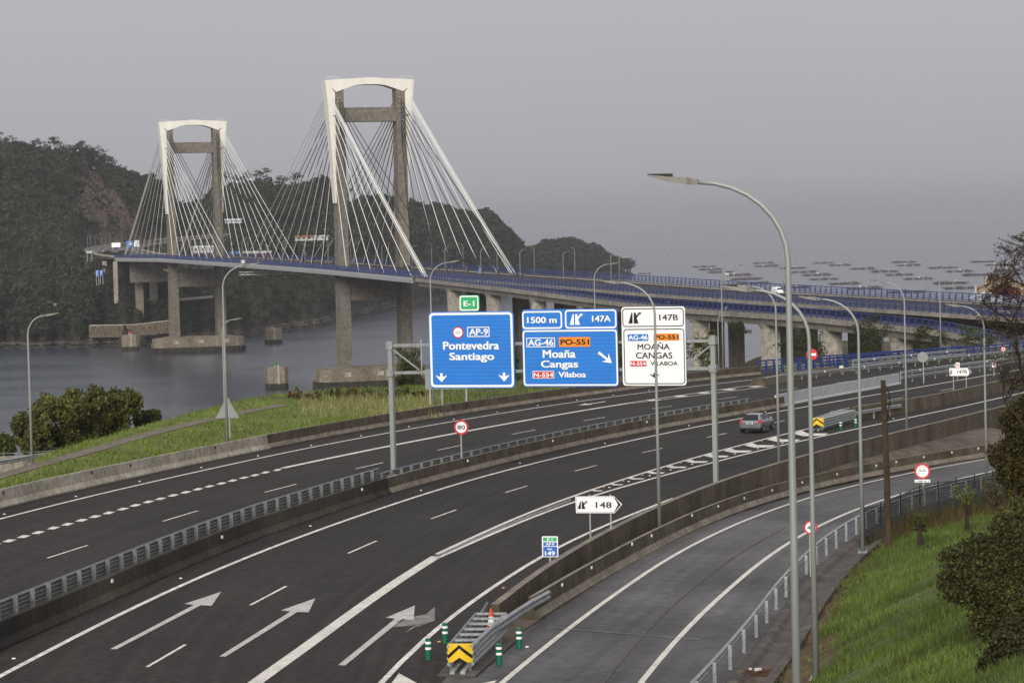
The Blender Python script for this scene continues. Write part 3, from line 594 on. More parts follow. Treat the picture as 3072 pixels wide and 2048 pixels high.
mi = np.where(dE_ > 2, 2, np.where(soil, 3, np.where(dC_ > 0, 1, np.where((cy_ > 255) & (cx_ < 30), 2, 0)))); me.polygons.foreach_set("material_index", mi.astype(np.int32))
# drainage channel beside the guardrail
ch = MB(); ch.sweep(setz(offset(GR, .0), rampz), [(.3, -.02), (.7, -.05), (.85, -.2), (1.4, -.2), (1.6, .0), (1.85, .08), (2.0, .06), (2.0, -.4)], closed=False)
tag(ch.build('drainage_channel', 'drain'), kind='structure')
# path over the field
PT = hits([(-120, 1462), (0, 1428), (110, 1392), (200, 1374), (300, 1342), (420, 1309), (520, 1281), (640, 1256), (760, 1229), (850, 1213)], plane, .3)
mb = MB(); ribbon(mb, smooth(relax(PT, 1), 3), 1.3, lambda x, y: plane(x, y) + .28); tag(mb.build('path', 'path'), kind='structure')
# estuary
mb = MB(); mb.poly([(-20000, 150, 0), (20000, 150, 0), (20000, 42000, 0), (-20000, 42000, 0)]); tag(mb.build('water', 'water'), kind='structure')

# ================================================================== CABLE-STAYED BRIDGE
T1 = np.array([-56.98, 1150.0]); T2 = np.array([-173.63, 1533.0]); BU = (T1 - T2) / np.linalg.norm(T1 - T2); BV = np.array([-BU[1], BU[0]])
ZS = [-620, -400, -117, 0, 140, 250, 380, 450, 510, 640]; ZM = [51.5, 52.2, 50.3, 49.2, 47.5, 46.5, 45.0, 44.5, 44.2, 43.4]
SN = [-620, -400, -117, 0, 140, 250, 364, 420, 500, 571, 600, 640]; ZN = [51.5, 52.2, 50.3, 49.2, 47.3, 45.4, 42.9, 42.1, 42.0, 40.9, 40.0, 38.6]
zm = lambda s: float(np.interp(s, ZS, ZM)); zn = lambda s: float(np.interp(s, SN, ZN))
def bp(s, o, z): p = T1 + s * BU + o * BV; return np.array([p[0], p[1], z])
bridge = empty('cable_stayed_bridge', bp(0, 0, 0), 'long cable-stayed bridge with two white-capped concrete towers and blue railings', 'bridge')
ss = list(np.arange(-560, 641, 10.0))
def deck_path(o, zf, a=-560, b_=640, dz=0, st=10): return [bp(s, o, zf(s) + dz) for s in np.arange(a, b_ + .1, st)]
# travel is towards the camera; lateral right of travel = -BV side (near side)
d = MB(); d.sweep(deck_path(0, zm), [(-13.2, 0), (13.2, 0), (13.2, -.9), (6.5, -2.6), (-6.5, -2.6), (-13.2, -.9)]); d.build('deck', 'girder', bridge)
d = MB(); d.sweep(deck_path(0, zm), [(-12.2, .02), (-12.2, .06), (12.2, .06), (12.2, .02)]); d.build('roadway', 'asphalt_old', bridge)
def near_off(s): return -20.2 + (0 if s < 470 else -.0000 * s)
d = MB(); d.sweep([bp(s, -16.9, zn(s)) for s in ss if s <= 143], [(-3.4, 0), (3.3, 0), (3.3, -.5), (3.0, -2.0), (-3.4, -2.4)], mis=[0, 1, 1, 0, 0]); d.build('widened_deck', ['asphalt_old', 'fascia'], bridge)
d = MB(); d.sweep([bp(s, 16.9, zm(s)) for s in ss], [(-3.3, 0), (3.4, 0), (3.4, -1.9), (-3.3, -1.9)]); d.build('widened_deck', 'girder', bridge)
RPp = [bp(s, -16.9, zn(s)) for s in range(143, 560, 8)] + [bp(s, -16.9 - .0016 * (s - 560) ** 2, zn(s)) for s in range(560, 640, 8)]
d = MB(); d.sweep(RPp, [(-3.4, 0), (3.3, 0), (3.3, -1.3), (2.4, -1.6), (1.9, -3.0), (-2.6, -3.0), (-3.4, -1.4)], mis=[1, 0, 0, 0, 0, 0, 0]); d.build('ramp_deck', ['girder', 'asphalt_old'], bridge)
for o in (-3.3, -1.5, 2.2, 5.5):
    d = MB(); d.sweep(deck_path(o, zm, dz=.06), [(-.2, 0), (-.1, .75), (.1, .75), (.2, 0)]); d.build('barrier', 'conc_dark' if o in (-1.5, 5.5) else 'conc_stain', bridge)
for o in (-12.0, 12.0, -7.5):
    d = MB(); d.sweep(deck_path(o, zm, dz=.5), [(-.05, 0), (-.05, .3), (.05, .3), (.05, 0)]); d.sweep(deck_path(o, zm, dz=1.0), [(-.04, 0), (-.04, .12), (.04, .12), (.04, 0)])
    for s in np.arange(60, 600, 4.0): d.box(bp(s, o, zm(s)), .14, .12, 1.1, BU)
    d.build('guardrail', 'galv_dark', bridge)
def rail_mesh(path, name, h=1.75, bars=(.3, .62, .95, 1.3)):
    b = MB(); blue_rail(b, path, h, 3.6, bars, pw=.2, cap=.22); return b.build(name, 'blue', bridge)
rail_mesh([bp(s, -20.1, zn(s) + .25) for s in np.arange(-560, 143, 8)], 'railing', bars=(.1, .26, .42, .58, .74, .9, 1.06, 1.22, 1.38, 1.54)); rail_mesh([p + np.array([0, 0, .1]) for p in offset(RPp, 3.15)], 'railing')
rail_mesh(deck_path(-13.1, zm, 60, 640, .05, 8), 'railing'); rail_mesh(deck_path(20.1, zm, -560, 640, .2, 8), 'railing')
# towers
def tower(o0, T, name):
    tw = bpy.data.objects.new(name, None); C.objects.link(tw); tw.parent = bridge; tw.location = tuple(np.array([T[0], T[1], 0]) - wloc(bridge))
    P = lambda u, v, z: np.array([T[0] + u * BU[0] + v * BV[0], T[1] + u * BU[1] + v * BV[1], z])
    for sg in (-1, 1):
        lg = MB(); prev = None
        for z, hv, hu in ((8.2, 2.5, 3.9), (48, 2.2, 3.6), (100, 1.95, 3.3), (124.5, 1.85, 3.2)):
            q = [P(a * hu, sg * 13 + b * hv, z) for a, b in ((-1, -1), (1, -1), (1, 1), (-1, 1))]
            if prev: lg.hexa(prev, q)
            prev = q
        lg.build('leg', 'tower', tw)
        wd = MB(); prev = None                                       # white steel anchor wedge outside the leg
        for z, inn, out, hu in ((76.4, 14.9, 15.7, 2.4), (92, 14.9, 16.4, 2.7), (112, 14.9, 17.6, 3.2), (119, 14.9, 18.1, 3.4)):
            q = [P(a * hu, sg * b, z) for a, b in ((-1, inn), (1, inn), (1, out), (-1, out))]
            if prev: wd.hexa(prev, q)
            prev = q
        q = [P(a * 3.4, sg * b, z) for a, b, z in ((-1, 14.85, 121.8), (1, 14.85, 121.8), (1, 18.9, 126.9), (-1, 18.9, 126.9))]
        q2 = [P(a * 3.4, sg * b, z) for a, b, z in ((-1, 14.85, 119.03), (1, 14.85, 119.03), (1, 18.1, 119.03), (-1, 18.1, 119.03))]
        wd.hexa(q2, q); wd.build('anchor_wedge', 'white', tw)
        pl = MB(); pl.box(P(3.5, sg * 14.6, 112.2), .9, 3.2, .35, BU); pl.box(P(3.5, sg * 13.6, 104), .6, .6, 7, BU); pl.build('maintenance_platform', 'galv', tw)
    cb = MB(); nseg = 16; prev = None                                 # arched white cap beam
    for i in range(nseg + 1):
        v = -18.9 + 37.8 * i / nseg; av = abs(v)
        top = 126.9 + .45 * sstep(18.9, 10.5, av) + .5 * sstep(9, 0, av); bot = 121.8 + 2.95 * np.clip((14.85 - av) / 8.5, 0, 1) + .3 * np.clip((6.3 - av) / 3, 0, 1)
        if av > 14.85: bot = 121.8 + (av - 14.85) / 4.05 * 4.9
        q = [P(a * 3.41, v, z) for a, z in ((-1, bot), (1, bot), (1, top), (-1, top))]
        if prev: cb.hexa(prev, q)
        prev = q
    for v in (-15.5, 15.5):
        for z_ in (.5, 1.0): 
            cb.beam(P(3.2, v - 3, 127.3 + z_), P(3.2, v + 3, 127.3 + z_), .08)
    cb.build('cap_beam', 'white', tw)
    xb = MB(); xb.hexa([P(a * 2.7, b * 11.3, 109.7) for a, b in ((-1, -1), (1, -1), (1, 1), (-1, 1))], [P(a * 2.7, b * 11.3, 115.6) for a, b in ((-1, -1), (1, -1), (1, 1), (-1, 1))]); xb.build('upper_crossbeam', 'tower', tw)
    xb = MB(); xb.hexa([P(a * 2.9, b * 12, 36.2) for a, b in ((-1, -1), (1, -1), (1, 1), (-1, 1))], [P(a * 2.9, b * 12, 45.6) for a, b in ((-1, -1), (1, -1), (1, 1), (-1, 1))])
    for sg in (-1, 1):
        xb.hexa([P(a * 2.6, sg * b, z) for a, b, z in ((-1, 14.5, 43.6), (1, 14.5, 43.6), (1, 18, 45.6), (-1, 18, 45.6))], [P(a * 2.6, sg * b, 46.2) for a, b in ((-1, 14.5), (1, 14.5), (1, 18), (-1, 18))])
    xb.build('lower_crossbeam', 'tower', tw)
    ca = MB()
    def ring(hu, hv, ch, z): return [P(a, b, z) for a, b in ((-hu, -hv + ch), (-hu + ch, -hv), (hu - ch, -hv), (hu, -hv + ch), (hu, hv - ch), (hu - ch, hv), (-hu + ch, hv), (-hu, hv - ch))]
    rings = [(9, 25, 4, -2), (9, 25, 4, 3.0), (9.4, 25.4, 4, 3.02), (9.4, 25.4, 4, 4.2), (9, 25, 4, 4.25), (8.8, 24.8, 4, 7.9), (5.5, 18, 3, 8.8)]
    vs = [p for r in rings for p in ring(*r)]; fs = []; mi = []
    for i in range(len(rings) - 1):
        for j in range(8): fs.append((i * 8 + j, i * 8 + (j + 1) % 8, i * 8 + 8 + (j + 1) % 8, i * 8 + 8 + j)); mi.append(1 if i == 0 else 0)
    fs.append(tuple(range(48, 56))); mi.append(0); ca.v = [tuple(p) for p in vs]; ca.f = fs; ca.m = mi; ca.build('caisson', ['caisson', 'tide'], tw)
    for sg in (-1, 1):
        for t in np.linspace(-22, 22, 20): pt = MB(); pt.box(P(9.15, t, -1) if sg > 0 else P(-9.15, t, -1), .5, 1.1, 4.0, BU); pt.build('fender_pile', 'tide', tw)
        for t in np.linspace(-6, 6, 6): pt = MB(); pt.box(P(t, sg * 25.1, -1), 1.1, .5, 4.0, BU); pt.build('fender_pile', 'tide', tw)
    for t in (-14, 0, 14): fl = MB(); fl.box(P(9.0, t, 5.0), .9, 2.6, 1.9, BU); fl.build('fender_box', 'pier', tw)
    an = MB()
    for sg in (-1, 1):
        for zz in (119.6, 117.9, 116, 113.8):
            for b in (-.55, .55):
                c = P(3.22, sg * 13 + b, zz); an.tube([c, c + np.array([BU[0], BU[1], 0]) * .5], .33, 6)
    an.build('anchor_heads', 'pier', tw)
    return P
PA = tower(0, T1, 'tower'); PB2 = tower(1, T2, 'tower')
# stay cables
ATT = [91, 99.5, 106, 110.9, 114.7, 117.6, 119.5, 121, 122]
cab_far_shaded = MB(); ncab = 0
def zd_near(sabs): return zn(sabs) + .5
for ti, (s0, sgnmain) in enumerate(((0, -1), (-400.37, 1))):
    P = PA if ti == 0 else PB2
    for plane_o in (-1, 1):
        for dirn in (-1, 1):
            main = dirn == sgnmain; ks = list(range(1, 10 if main else 9))
            for k in ks:
                reps = [0] if (main or k < 8) else [-8, -5.2, -2.6, 0]
                for rr in reps:
                    sd_ = dirn * (22.8 + 20.25 * (k - 1)) if not (k == 8 and not main) else dirn * (147.5 + rr * .8)
                    hz = ATT[k - 1] - (0 if len(reps) == 1 else (-rr) * .0) + (0 if not rr else rr * .35)
                    ou = 15.2 + (hz - 76) / 45 * 1.6
                    a = P(dirn * 2.6, plane_o * ou, hz); zz = (zn if plane_o < 0 else zm)(s0 + sd_) + .3
                    b = bp(s0 + sd_, plane_o * 16.6, zz); mb = MB()
                    mid = [a + (b - a) * t - np.array([0, 0, 4 * .9 * (k / 9) ** 2 * t * (1 - t)]) for t in np.linspace(0, 1, 7)]
                    mb.tube(mid, .13 if len(reps) == 1 else .11, 6, cap=False)
                    if ti == 0 or (plane_o < 0 and dirn == -sgnmain and ncab < 100) and False: mb.build('stay_cable', 'cable', bridge); ncab += 1
                    else: CF = globals().setdefault('CF', MB()); CF.add(mb.v, mb.f)
                # older stays just inside, anchored on the leg, with shade in their colour
                sd_ = dirn * (12.5 + 20.25 * (k - 1) + 8); hz = 120.3 - (9 - k) * 1.75
                a = P(dirn * 3.2, plane_o * 13, hz); b = bp(s0 + sd_, plane_o * 11.8, zm(s0 + sd_) + .3); mb = MB()
                mb.tube([a + (b - a) * t - np.array([0, 0, 4 * 1.0 * (k / 9) ** 2 * t * (1 - t)]) for t in np.linspace(0, 1, 7)], .17, 6, cap=False)
                if ti == 0: mb.build('stay_cable', 'cable_shaded', bridge); ncab += 1
                else: CD = globals().setdefault('CD', MB()); CD.add(mb.v, mb.f)
tag(CF.build('far_stay_cables', 'cable', bridge), kind='stuff'); tag(CD.build('far_shaded_stay_cables', 'cable_shaded', bridge), kind='stuff')
# viaduct piers
for i, s in enumerate((183, 231, 281, 328, 376, 423.5, 473, 511, 550, 578)):
    oo = -16.9 - (.0016 * max(0, s - 560) ** 2)
    b = MB(); z1 = zn(s) - 3.0; zb = min(z1 - 5, max(-2, gz(*bp(s, oo, 0)[:2])) - 1)
    b.box(bp(s, oo, zb), 2.2, 4.4, z1 - 1.0 - zb, BU); b.hexa([bp(s + a * 1.1, oo + c * 2.2, z1 - 1.0) for a, c in ((-1, -1), (1, -1), (1, 1), (-1, 1))], [bp(s + a * 1.6, oo + c * 2.7, z1 + .02) for a, c in ((-1, -1), (1, -1), (1, 1), (-1, 1))]); b.build('pier', 'pier', bridge)
    b = MB(); zc = zm(s) - 2.6
    for o in (-6.4, 6.4):
        zb = max(-2, gz(*bp(s, o, 0)[:2])) - 1; b.box(bp(s, o, zb), 3.4, 3.2, zc - zb, BU)
    b.box(bp(s, 0, zc - 2.0), 3.7, 16.6, 1.98, BU); b.build('pier', 'pier_old', bridge)
    b = MB(); zb = max(-2, gz(*bp(s - 12, 16.9, 0)[:2])) - 1; b.box(bp(s - 12, 16.9, zb), 2.2, 4.0, zm(s) - 1.9 - zb, BU); b.build('pier', 'pier', bridge)
def s_at(px, o):
    lo, hi = -640, 620
    for _ in range(50):
        m = (lo + hi) / 2
        if proj(bp(m, o, 50))[0] < px: lo = m
        else: hi = m
    return lo
for s, o, h0, mm in ((s_at(345, -18), -18.0, 24, 'pier'), (s_at(313, -18.0), -18.0, 28, 'pier'), (s_at(415, -7), -7, 8, 'tower'), (s_at(458, 6), 6, 8, 'tower'), (149, 0, -2, 'pier_old')):
    b = MB(); b.box(bp(s, o, h0), 2.6, 2.4 if mm == 'pier' else 4.6, zm(s) - 2.0 - h0, BU); b.build('pier', mm, bridge)
b = MB(); b.hexa([bp(s, o, 37.0) for s, o in ((-540, -14), (-543, -14), (-543, 13), (-540, 13))], [bp(s, o, 48.6) for s, o in ((-540, -14), (-543, -14), (-543, 13), (-540, 13))]); b.build('crossbeam', 'tower', bridge)
# inspection gantry hanging under the near edge
g0 = at(716, 790, 1297); b = MB()
sg_ = -165
def lat(b, a, c, wd, n):
    a = np.array(a, float); c = np.array(c, float); dd = (c - a) / n
    for k2 in (0, 1):
        for j2 in (0, 1): b.beam(a + np.array([0, 0, k2 * wd]) - np.append(BV, 0) * j2 * wd, c + np.array([0, 0, k2 * wd]) - np.append(BV, 0) * j2 * wd, .18)
    for i in range(n): b.beam(a + dd * i, a + dd * (i + 1) + np.array([0, 0, wd]), .12); b.beam(a + dd * i, a + dd * i + np.array([0, 0, wd]), .12)
lat(b, bp(sg_, -21.4, zn(sg_) - 3.4), bp(sg_, -21.4, zn(sg_) + .4), .01, 1); lat(b, bp(sg_ + 1.8, -21.4, zn(sg_) - 3.4), bp(sg_ + 1.8, -21.4, zn(sg_) + .4), .01, 1)
lat(b, bp(sg_ - 2, -21.6, zn(sg_) - 5.2), bp(sg_ + 13, 2, zn(sg_) - 5.2), 1.3, 10); b.box(bp(sg_ + .9, -21.4, zn(sg_) + .2), 3, 1.4, 1.6, BU)
b.build('inspection_gantry', 'w_gate', bridge)
# far motorway beyond the bridge
FRp = smooth([bp(-560, 0, 51.5), (-250, 1782, 53.6), (-270, 1880, 56), (-268, 1985, 58.5), (-250, 2085, 61), (-215, 2190, 63.5), (-165, 2280, 65.5)], 15)
b = MB(); b.sweep(FRp, [(-17, -1.5), (-17, 0), (20, 0), (20, -1.5)]); tag(b.build('far_road', 'asphalt_old'), kind='structure')
b = MB()
for o in (-17, 20): b.sweep(offset(FRp, o), [(-.3, 0), (-.2, 1.1), (.2, 1.1), (.3, 0)])
tag(b.build('concrete_barrier', 'conc', origin=FRp[0]), 'pale concrete kerb wall edging the curving road beyond the far tower', 'barrier')
b = MB(); b.sweep(offset(FRp, 1.5), [(-.5, 0), (-.3, 1), (.3, 1), (.5, 0)]); tag(b.build('concrete_barrier', 'conc_top', origin=FRp[0]), 'low median barrier of the curving road beyond the far tower', 'barrier')
b = MB()
for o in (-12, -5, 7, 14): ribbon(b, offset(FRp, o), .3, lambda x, y: 0)
for i, p in enumerate(b.v): j = (i // 2) % len(FRp); b.v[i] = (p[0], p[1], FRp[j][2] + .02)
tag(b.build('lane_marking', 'paint'), kind='structure')

# dolphins in the water
def on_water(px, py): d_ = ray(px, py); return EYE + d_ * (-CAMZ / d_[2])
def dolphin(px, py, wd, ht, label, beacon=None):
    p = on_water(px, py); p[1] += wd * .4; root = empty('concrete_dolphin', p, label, 'bridge dolphin', 'mooring dolphins round the towers')
    b = MB(); h = wd / 2; c = h * .42
    ringp = [(-h, -h + c), (-h + c, -h), (h - c, -h), (h, -h + c), (h, h - c), (h - c, h), (-h + c, h), (-h, h - c)]
    lev = [(-2, 1, 1), (2.2, 1, 1), (2.21, 1.0, 0), (ht, 1, 0)]; vs = []; fs = []; mi = []
    for z, k, m in lev: vs += [p + np.array([(a * math.cos(.3) - q * math.sin(.3)) * k, (a * math.sin(.3) + q * math.cos(.3)) * k, z]) for a, q in ringp]
    for i in range(3):
        for j in range(8): fs.append((i * 8 + j, i * 8 + (j + 1) % 8, i * 8 + 8 + (j + 1) % 8, i * 8 + 8 + j)); mi.append(1 if i == 0 else 0)
    fs.append(tuple(range(24, 32))); mi.append(0); b.v = [tuple(q) for q in vs]; b.f = fs; b.m = mi; b.build('block', ['caisson', 'tide'], root)
    b = MB()
    for a in (-.25, .25): b.beam(p + np.array([1.2 + a, -h - .1, 2]), p + np.array([1.2 + a, -h - .1, ht + 1]), .12)
    for z in np.arange(2.4, ht + 1, .5): b.beam(p + np.array([.95, -h - .1, z]), p + np.array([1.45, -h - .1, z]), .09)
    b.build('ladder', 'w_gate', root)
    if beacon:
        m_, lb = beacon; q = p + np.array([-.6, 0, ht]); rb = empty('navigation_beacon', q, lb, 'beacon')
        b = MB(); b.tube([q, q + np.array([0, 0, .5])], .35, 8); b.build('stand', 'w_gate', rb)
        b = MB(); b.tube([q + np.array([0, 0, .5]), q + np.array([0, 0, 1.9]), q + np.array([0, 0, 2.0])], [.48, .48, .2], 10); b.build('lantern', m_, rb)
M['bea_red'] = mat('beacon_red', (.45, .05, .07), .5); M['bea_green'] = mat('beacon_green', (.03, .22, .08), .5)
dolphin(389, 1051, 9.5, 8.8, 'pale streaked concrete dolphin in front of the stone wall on the far bank', ('bea_red', 'pink red beacon on the dolphin by the far stone wall'))
dolphin(819, 1030, 9.5, 8.6, 'concrete dolphin just right of the far tower base', ('bea_red', 'small red beacon on the dolphin right of the far tower base'))
dolphin(829, 1166, 8.8, 9.0, 'big near concrete dolphin with a white ladder, left of the near tower base', ('bea_green', 'green beacon on the near dolphin with the ladder'))

# ================================================================== FAR SHORE AND HILLS
SH = [(-400, 1655), (0, 1649), (400, 1640), (520, 1645), (640, 1690), (780, 1752), (900, 1850), (1000, 1950), (1176, 2226), (1290, 2350), (1500, 2700), (1700, 3080), (1800, 3250), (1895, 3380), (1925, 3420)]
def colprof(px):
    cols = {-400: [(0, -3), (15, 3), (60, 24), (150, 45), (300, 75), (500, 120), (640, 142), (900, 130), (1300, 60)],
            0: [(0, -3), (15, 3), (45, 20), (80, 29), (150, 45), (300, 73), (450, 108), (600, 137), (900, 120), (1300, 50)],
            200: [(0, -3), (15, 3), (45, 20), (80, 30), (150, 46), (300, 72), (450, 105), (640, 130), (900, 110), (1300, 50)],
            330: [(0, -3), (10, 3), (30, 15), (50, 24), (84, 43), (120, 51), (200, 52.5), (345, 56), (395, 76), (520, 101), (660, 118), (900, 100), (1300, 40)],
            450: [(0, -3), (10, 3), (30, 14), (55, 22), (90, 42), (130, 50), (330, 56), (430, 62), (520, 84), (660, 105), (900, 90), (1300, 40)],
            560: [(0, -3), (10, 3), (40, 12), (80, 20), (140, 38), (220, 46), (380, 52), (560, 64), (760, 84), (950, 80), (1300, 40)],
            690: [(0, -3), (10, 3), (40, 14), (90, 26), (160, 40), (240, 47), (420, 55), (600, 82), (760, 105), (950, 95), (1300, 40)],
            800: [(0, -3), (10, 3), (40, 14), (90, 27), (160, 40), (240, 46), (420, 56), (600, 84), (760, 111), (950, 95), (1300, 40)],
            990: [(0, -3), (10, 3), (40, 16), (90, 30), (160, 42), (300, 52), (420, 68), (600, 101), (800, 90), (1200, 40)],
            1165: [(0, -3), (10, 3), (30, 18), (70, 30), (150, 44), (260, 62), (380, 87), (600, 75), (1000, 30)],
            1330: [(0, -3), (10, 3), (30, 18), (70, 30), (150, 48), (280, 74), (500, 60), (900, 20)],
            1480: [(0, -3), (10, 3), (30, 16), (70, 30), (140, 55), (220, 69), (400, 50), (800, 10)],
            1540: [(0, -3), (10, 3), (30, 14), (70, 25), (140, 44), (200, 47), (360, 35), (700, 5)],
            1585: [(0, -3), (10, 3), (30, 10), (70, 16), (140, 24), (300, 18), (600, 0)],
            1660: [(0, -3), (10, 3), (30, 12), (70, 24), (130, 34), (300, 20), (600, -3)],
            1720: [(0, -3), (10, 3), (30, 14), (70, 28), (120, 36), (300, 16), (500, -4)],
            1800: [(0, -3), (10, 3), (30, 12), (70, 22), (110, 27), (250, 8), (400, -5)],
            1840: [(0, -3), (10, 2), (30, 6), (70, 9), (110, 8), (200, -2), (400, -6)],
            1895: [(0, -3), (10, 2), (30, 4), (60, 4), (90, 1), (150, -4), (400, -6)],
            1930: [(0, -5), (60, -4), (150, -5), (400, -6)]}
    ks = sorted(cols); j = max(0, min(len(ks) - 2, int(np.searchsorted(ks, px)) - 1)); a, b_ = ks[j], ks[j + 1]; t = min(max((px - a) / (b_ - a), 0), 1)
    def f(d): return (1 - t) * np.interp(d, *zip(*cols[a])) + t * np.interp(d, *zip(*cols[b_]))
    return f
pxs = np.concatenate([np.arange(-400, 200, 7.0), np.arange(200, 600, 2.5), np.arange(600, 1931, 7.0)]); dd_ = np.concatenate([np.arange(-10, 60, 4.0), np.arange(60, 200, 8.0), np.arange(200, 340, 14.0), np.arange(340, 640, 4.0), np.arange(640, 800, 14.0), np.arange(800, 1301, 60.0)])
hv = np.zeros((len(pxs), len(dd_), 3))
def fr_dist(X, Y):
    P = np.array(FRp); D = np.full(X.shape, 1e9); Zr = np.zeros(X.shape)
    for p in P:
        q = np.hypot(X - p[0], Y - p[1]); Zr = np.where(q < D, p[2], Zr); D = np.minimum(D, q)
    return D, Zr
shf = lambda px: np.interp(px, *zip(*SH))
hn = lambda X, Y: 2.2 * np.sin(X * .031 + 1.3) * np.sin(Y * .027) + 1.6 * np.sin(X * .083 + Y * .06) + .9 * np.sin(X * .19 - Y * .13)
for i, px in enumerate(pxs):
    f = colprof(px); Y = shf(px) + 12 * np.sin(px * .045) + 7 * np.sin(px * .13) + dd_; X = (px - CX) / F * Y; z = f(dd_)
    hv[i, :, 0] = X; hv[i, :, 1] = Y; hv[i, :, 2] = z + hn(X, Y) * sstep(20, 120, dd_)
def rockmask(px, d):                                     # the bare quarry-like cut above the far road
    return (px > 234 + 22 * np.sin(d * .05)) & (px < 545) & (d > 345 + .25 * np.clip(px - 450, 0, 200)) & (d < 606 - .85 * np.abs(px - 290) + 12 * np.sin(px * .11))
PX2 = pxs[:, None] + 0 * dd_[None]; DD2 = dd_[None] + 0 * pxs[:, None]; rk = rockmask(PX2, DD2)
rel = 2.0 * np.abs(np.sin(PX2 * .09 + DD2 * .055)) + 1.4 * np.abs(np.sin(PX2 * .23 - DD2 * .09 + 1)) + rng.normal(0, .55, PX2.shape)
hv[..., 2] += np.where(rk, rel - 1.5, 0)
D, Zr = fr_dist(hv[..., 0], hv[..., 1]); kk = 1 - sstep(21, 36, D); ok = hv[..., 1] > 1735
hv[..., 2] = np.where(ok, hv[..., 2] * (1 - kk) + (Zr - 1.2) * kk, np.where(D < 30, np.minimum(hv[..., 2], Zr - 2.5), hv[..., 2]))
I = np.arange(hv.shape[0] * hv.shape[1]).reshape(hv.shape[:2]); Q = np.stack([I[:-1, :-1], I[1:, :-1], I[1:, 1:], I[:-1, 1:]], -1).reshape(-1, 4)
hills = np_mesh('hills', hv.reshape(-1, 3), Q, 'hill', smooth=True); tag(hills, kind='structure')
for k_ in ('rock', 'shore', 'slope'): hills.data.materials.append(M[k_])
PXc = .5 * (pxs[:-1] + pxs[1:])[:, None] + 0 * dd_[None, :-1]; DDc = 0 * pxs[:-1, None] + .5 * (dd_[:-1] + dd_[1:])[None, :]
Zc = .25 * (hv[:-1, :-1, 2] + hv[1:, :-1, 2] + hv[1:, 1:, 2] + hv[:-1, 1:, 2])
mi = np.where(DDc < 13, 2, np.where(rockmask(PXc, DDc), 1, 0)); hills.data.polygons.foreach_set("material_index", mi.astype(np.int32).ravel())
def hill_pt(px, d):
    f = colprof(px); Y = float(shf(px) + 12 * math.sin(px * .045) + 7 * math.sin(px * .13) + d); X = (px - CX) / F * Y
    return np.array([X, Y, float(f(d)) + float(hn(X, Y) * sstep(20, 120, d))])
# tree templates for the far wood: clumps of small faces on a slim trunk
def crown_quads(n, h, rx, kind, r):
    """unit tree crown: quads (n,4,3) between z=.25h and h"""
    if kind == 0:   # rounded, broken crown on a bare stem
        ncl = 9; cz = r.uniform(.45, .95, ncl) * h; cr = rx * np.sqrt(np.clip(1 - ((cz / h - .7) / .42) ** 2, .1, 1)); th = r.uniform(0, 6.28, ncl); q = r.uniform(.2, .85, ncl)
        cc = np.stack([cr * q * np.cos(th), cr * q * np.sin(th), cz], -1); k = r.integers(0, ncl, n); dv = r.normal(size=(n, 3)); dv /= np.linalg.norm(dv, axis=1)[:, None]
        c = cc[k] + dv * (rx * .46) * np.array([1, 1, .75])
    else:           # conical
        z = h * (1 - .85 * np.sqrt(r.uniform(0, 1, n))); rad = rx * (1 - (z / h)) ** .8 * r.uniform(.6, 1.1, n) + .25; th = r.uniform(0, 6.28, n); c = np.stack([rad * np.cos(th), rad * np.sin(th), z], -1)
    return c
def leaf_quads(c, size, r, up=.35):
    n = len(c); a = r.normal(size=(n, 3)); a /= np.linalg.norm(a, axis=1)[:, None]; b = r.normal(size=(n, 3)); b[:, 2] += up; b -= (a * b).sum(1)[:, None] * a; b /= np.linalg.norm(b, axis=1)[:, None]
    s = size * r.uniform(.6, 1.3, n)[:, None]; a = a * s; b = b * s * .7
    return np.stack([c - a - b * .4, c + a * .2 - b, c + a + b * .3, c - a * .3 + b], 1)
r_ = np.random.default_rng(3)
TPL = [(leaf_quads(crown_quads(64, 1.0, .30, 0, r_), .085, r_)) for _ in range(5)] + [leaf_quads(crown_quads(74, 1.0, .17, 1, r_), .06, r_, .1) for _ in range(3)]
VV = []; TT = []; trunks = []
def put_tree(p, h, tpl, tint, wide=1.0):
    a = r_.uniform(0, 6.28); c, s = math.cos(a), math.sin(a); q = TPL[tpl].reshape(-1, 3) * np.array([wide, wide, 1]) * h; q = np.stack([q[:, 0] * c - q[:, 1] * s, q[:, 0] * s + q[:, 1] * c, q[:, 2]], -1) + p
    VV.append(q); TT.append(np.clip(tint * (1 + r_.normal(0, .22, (len(q) // 4, 1))), .2, 3))
gullies = lambda px, d: (abs(math.sin(px * .021 + d * .006)) < .05)
nt_ = 0
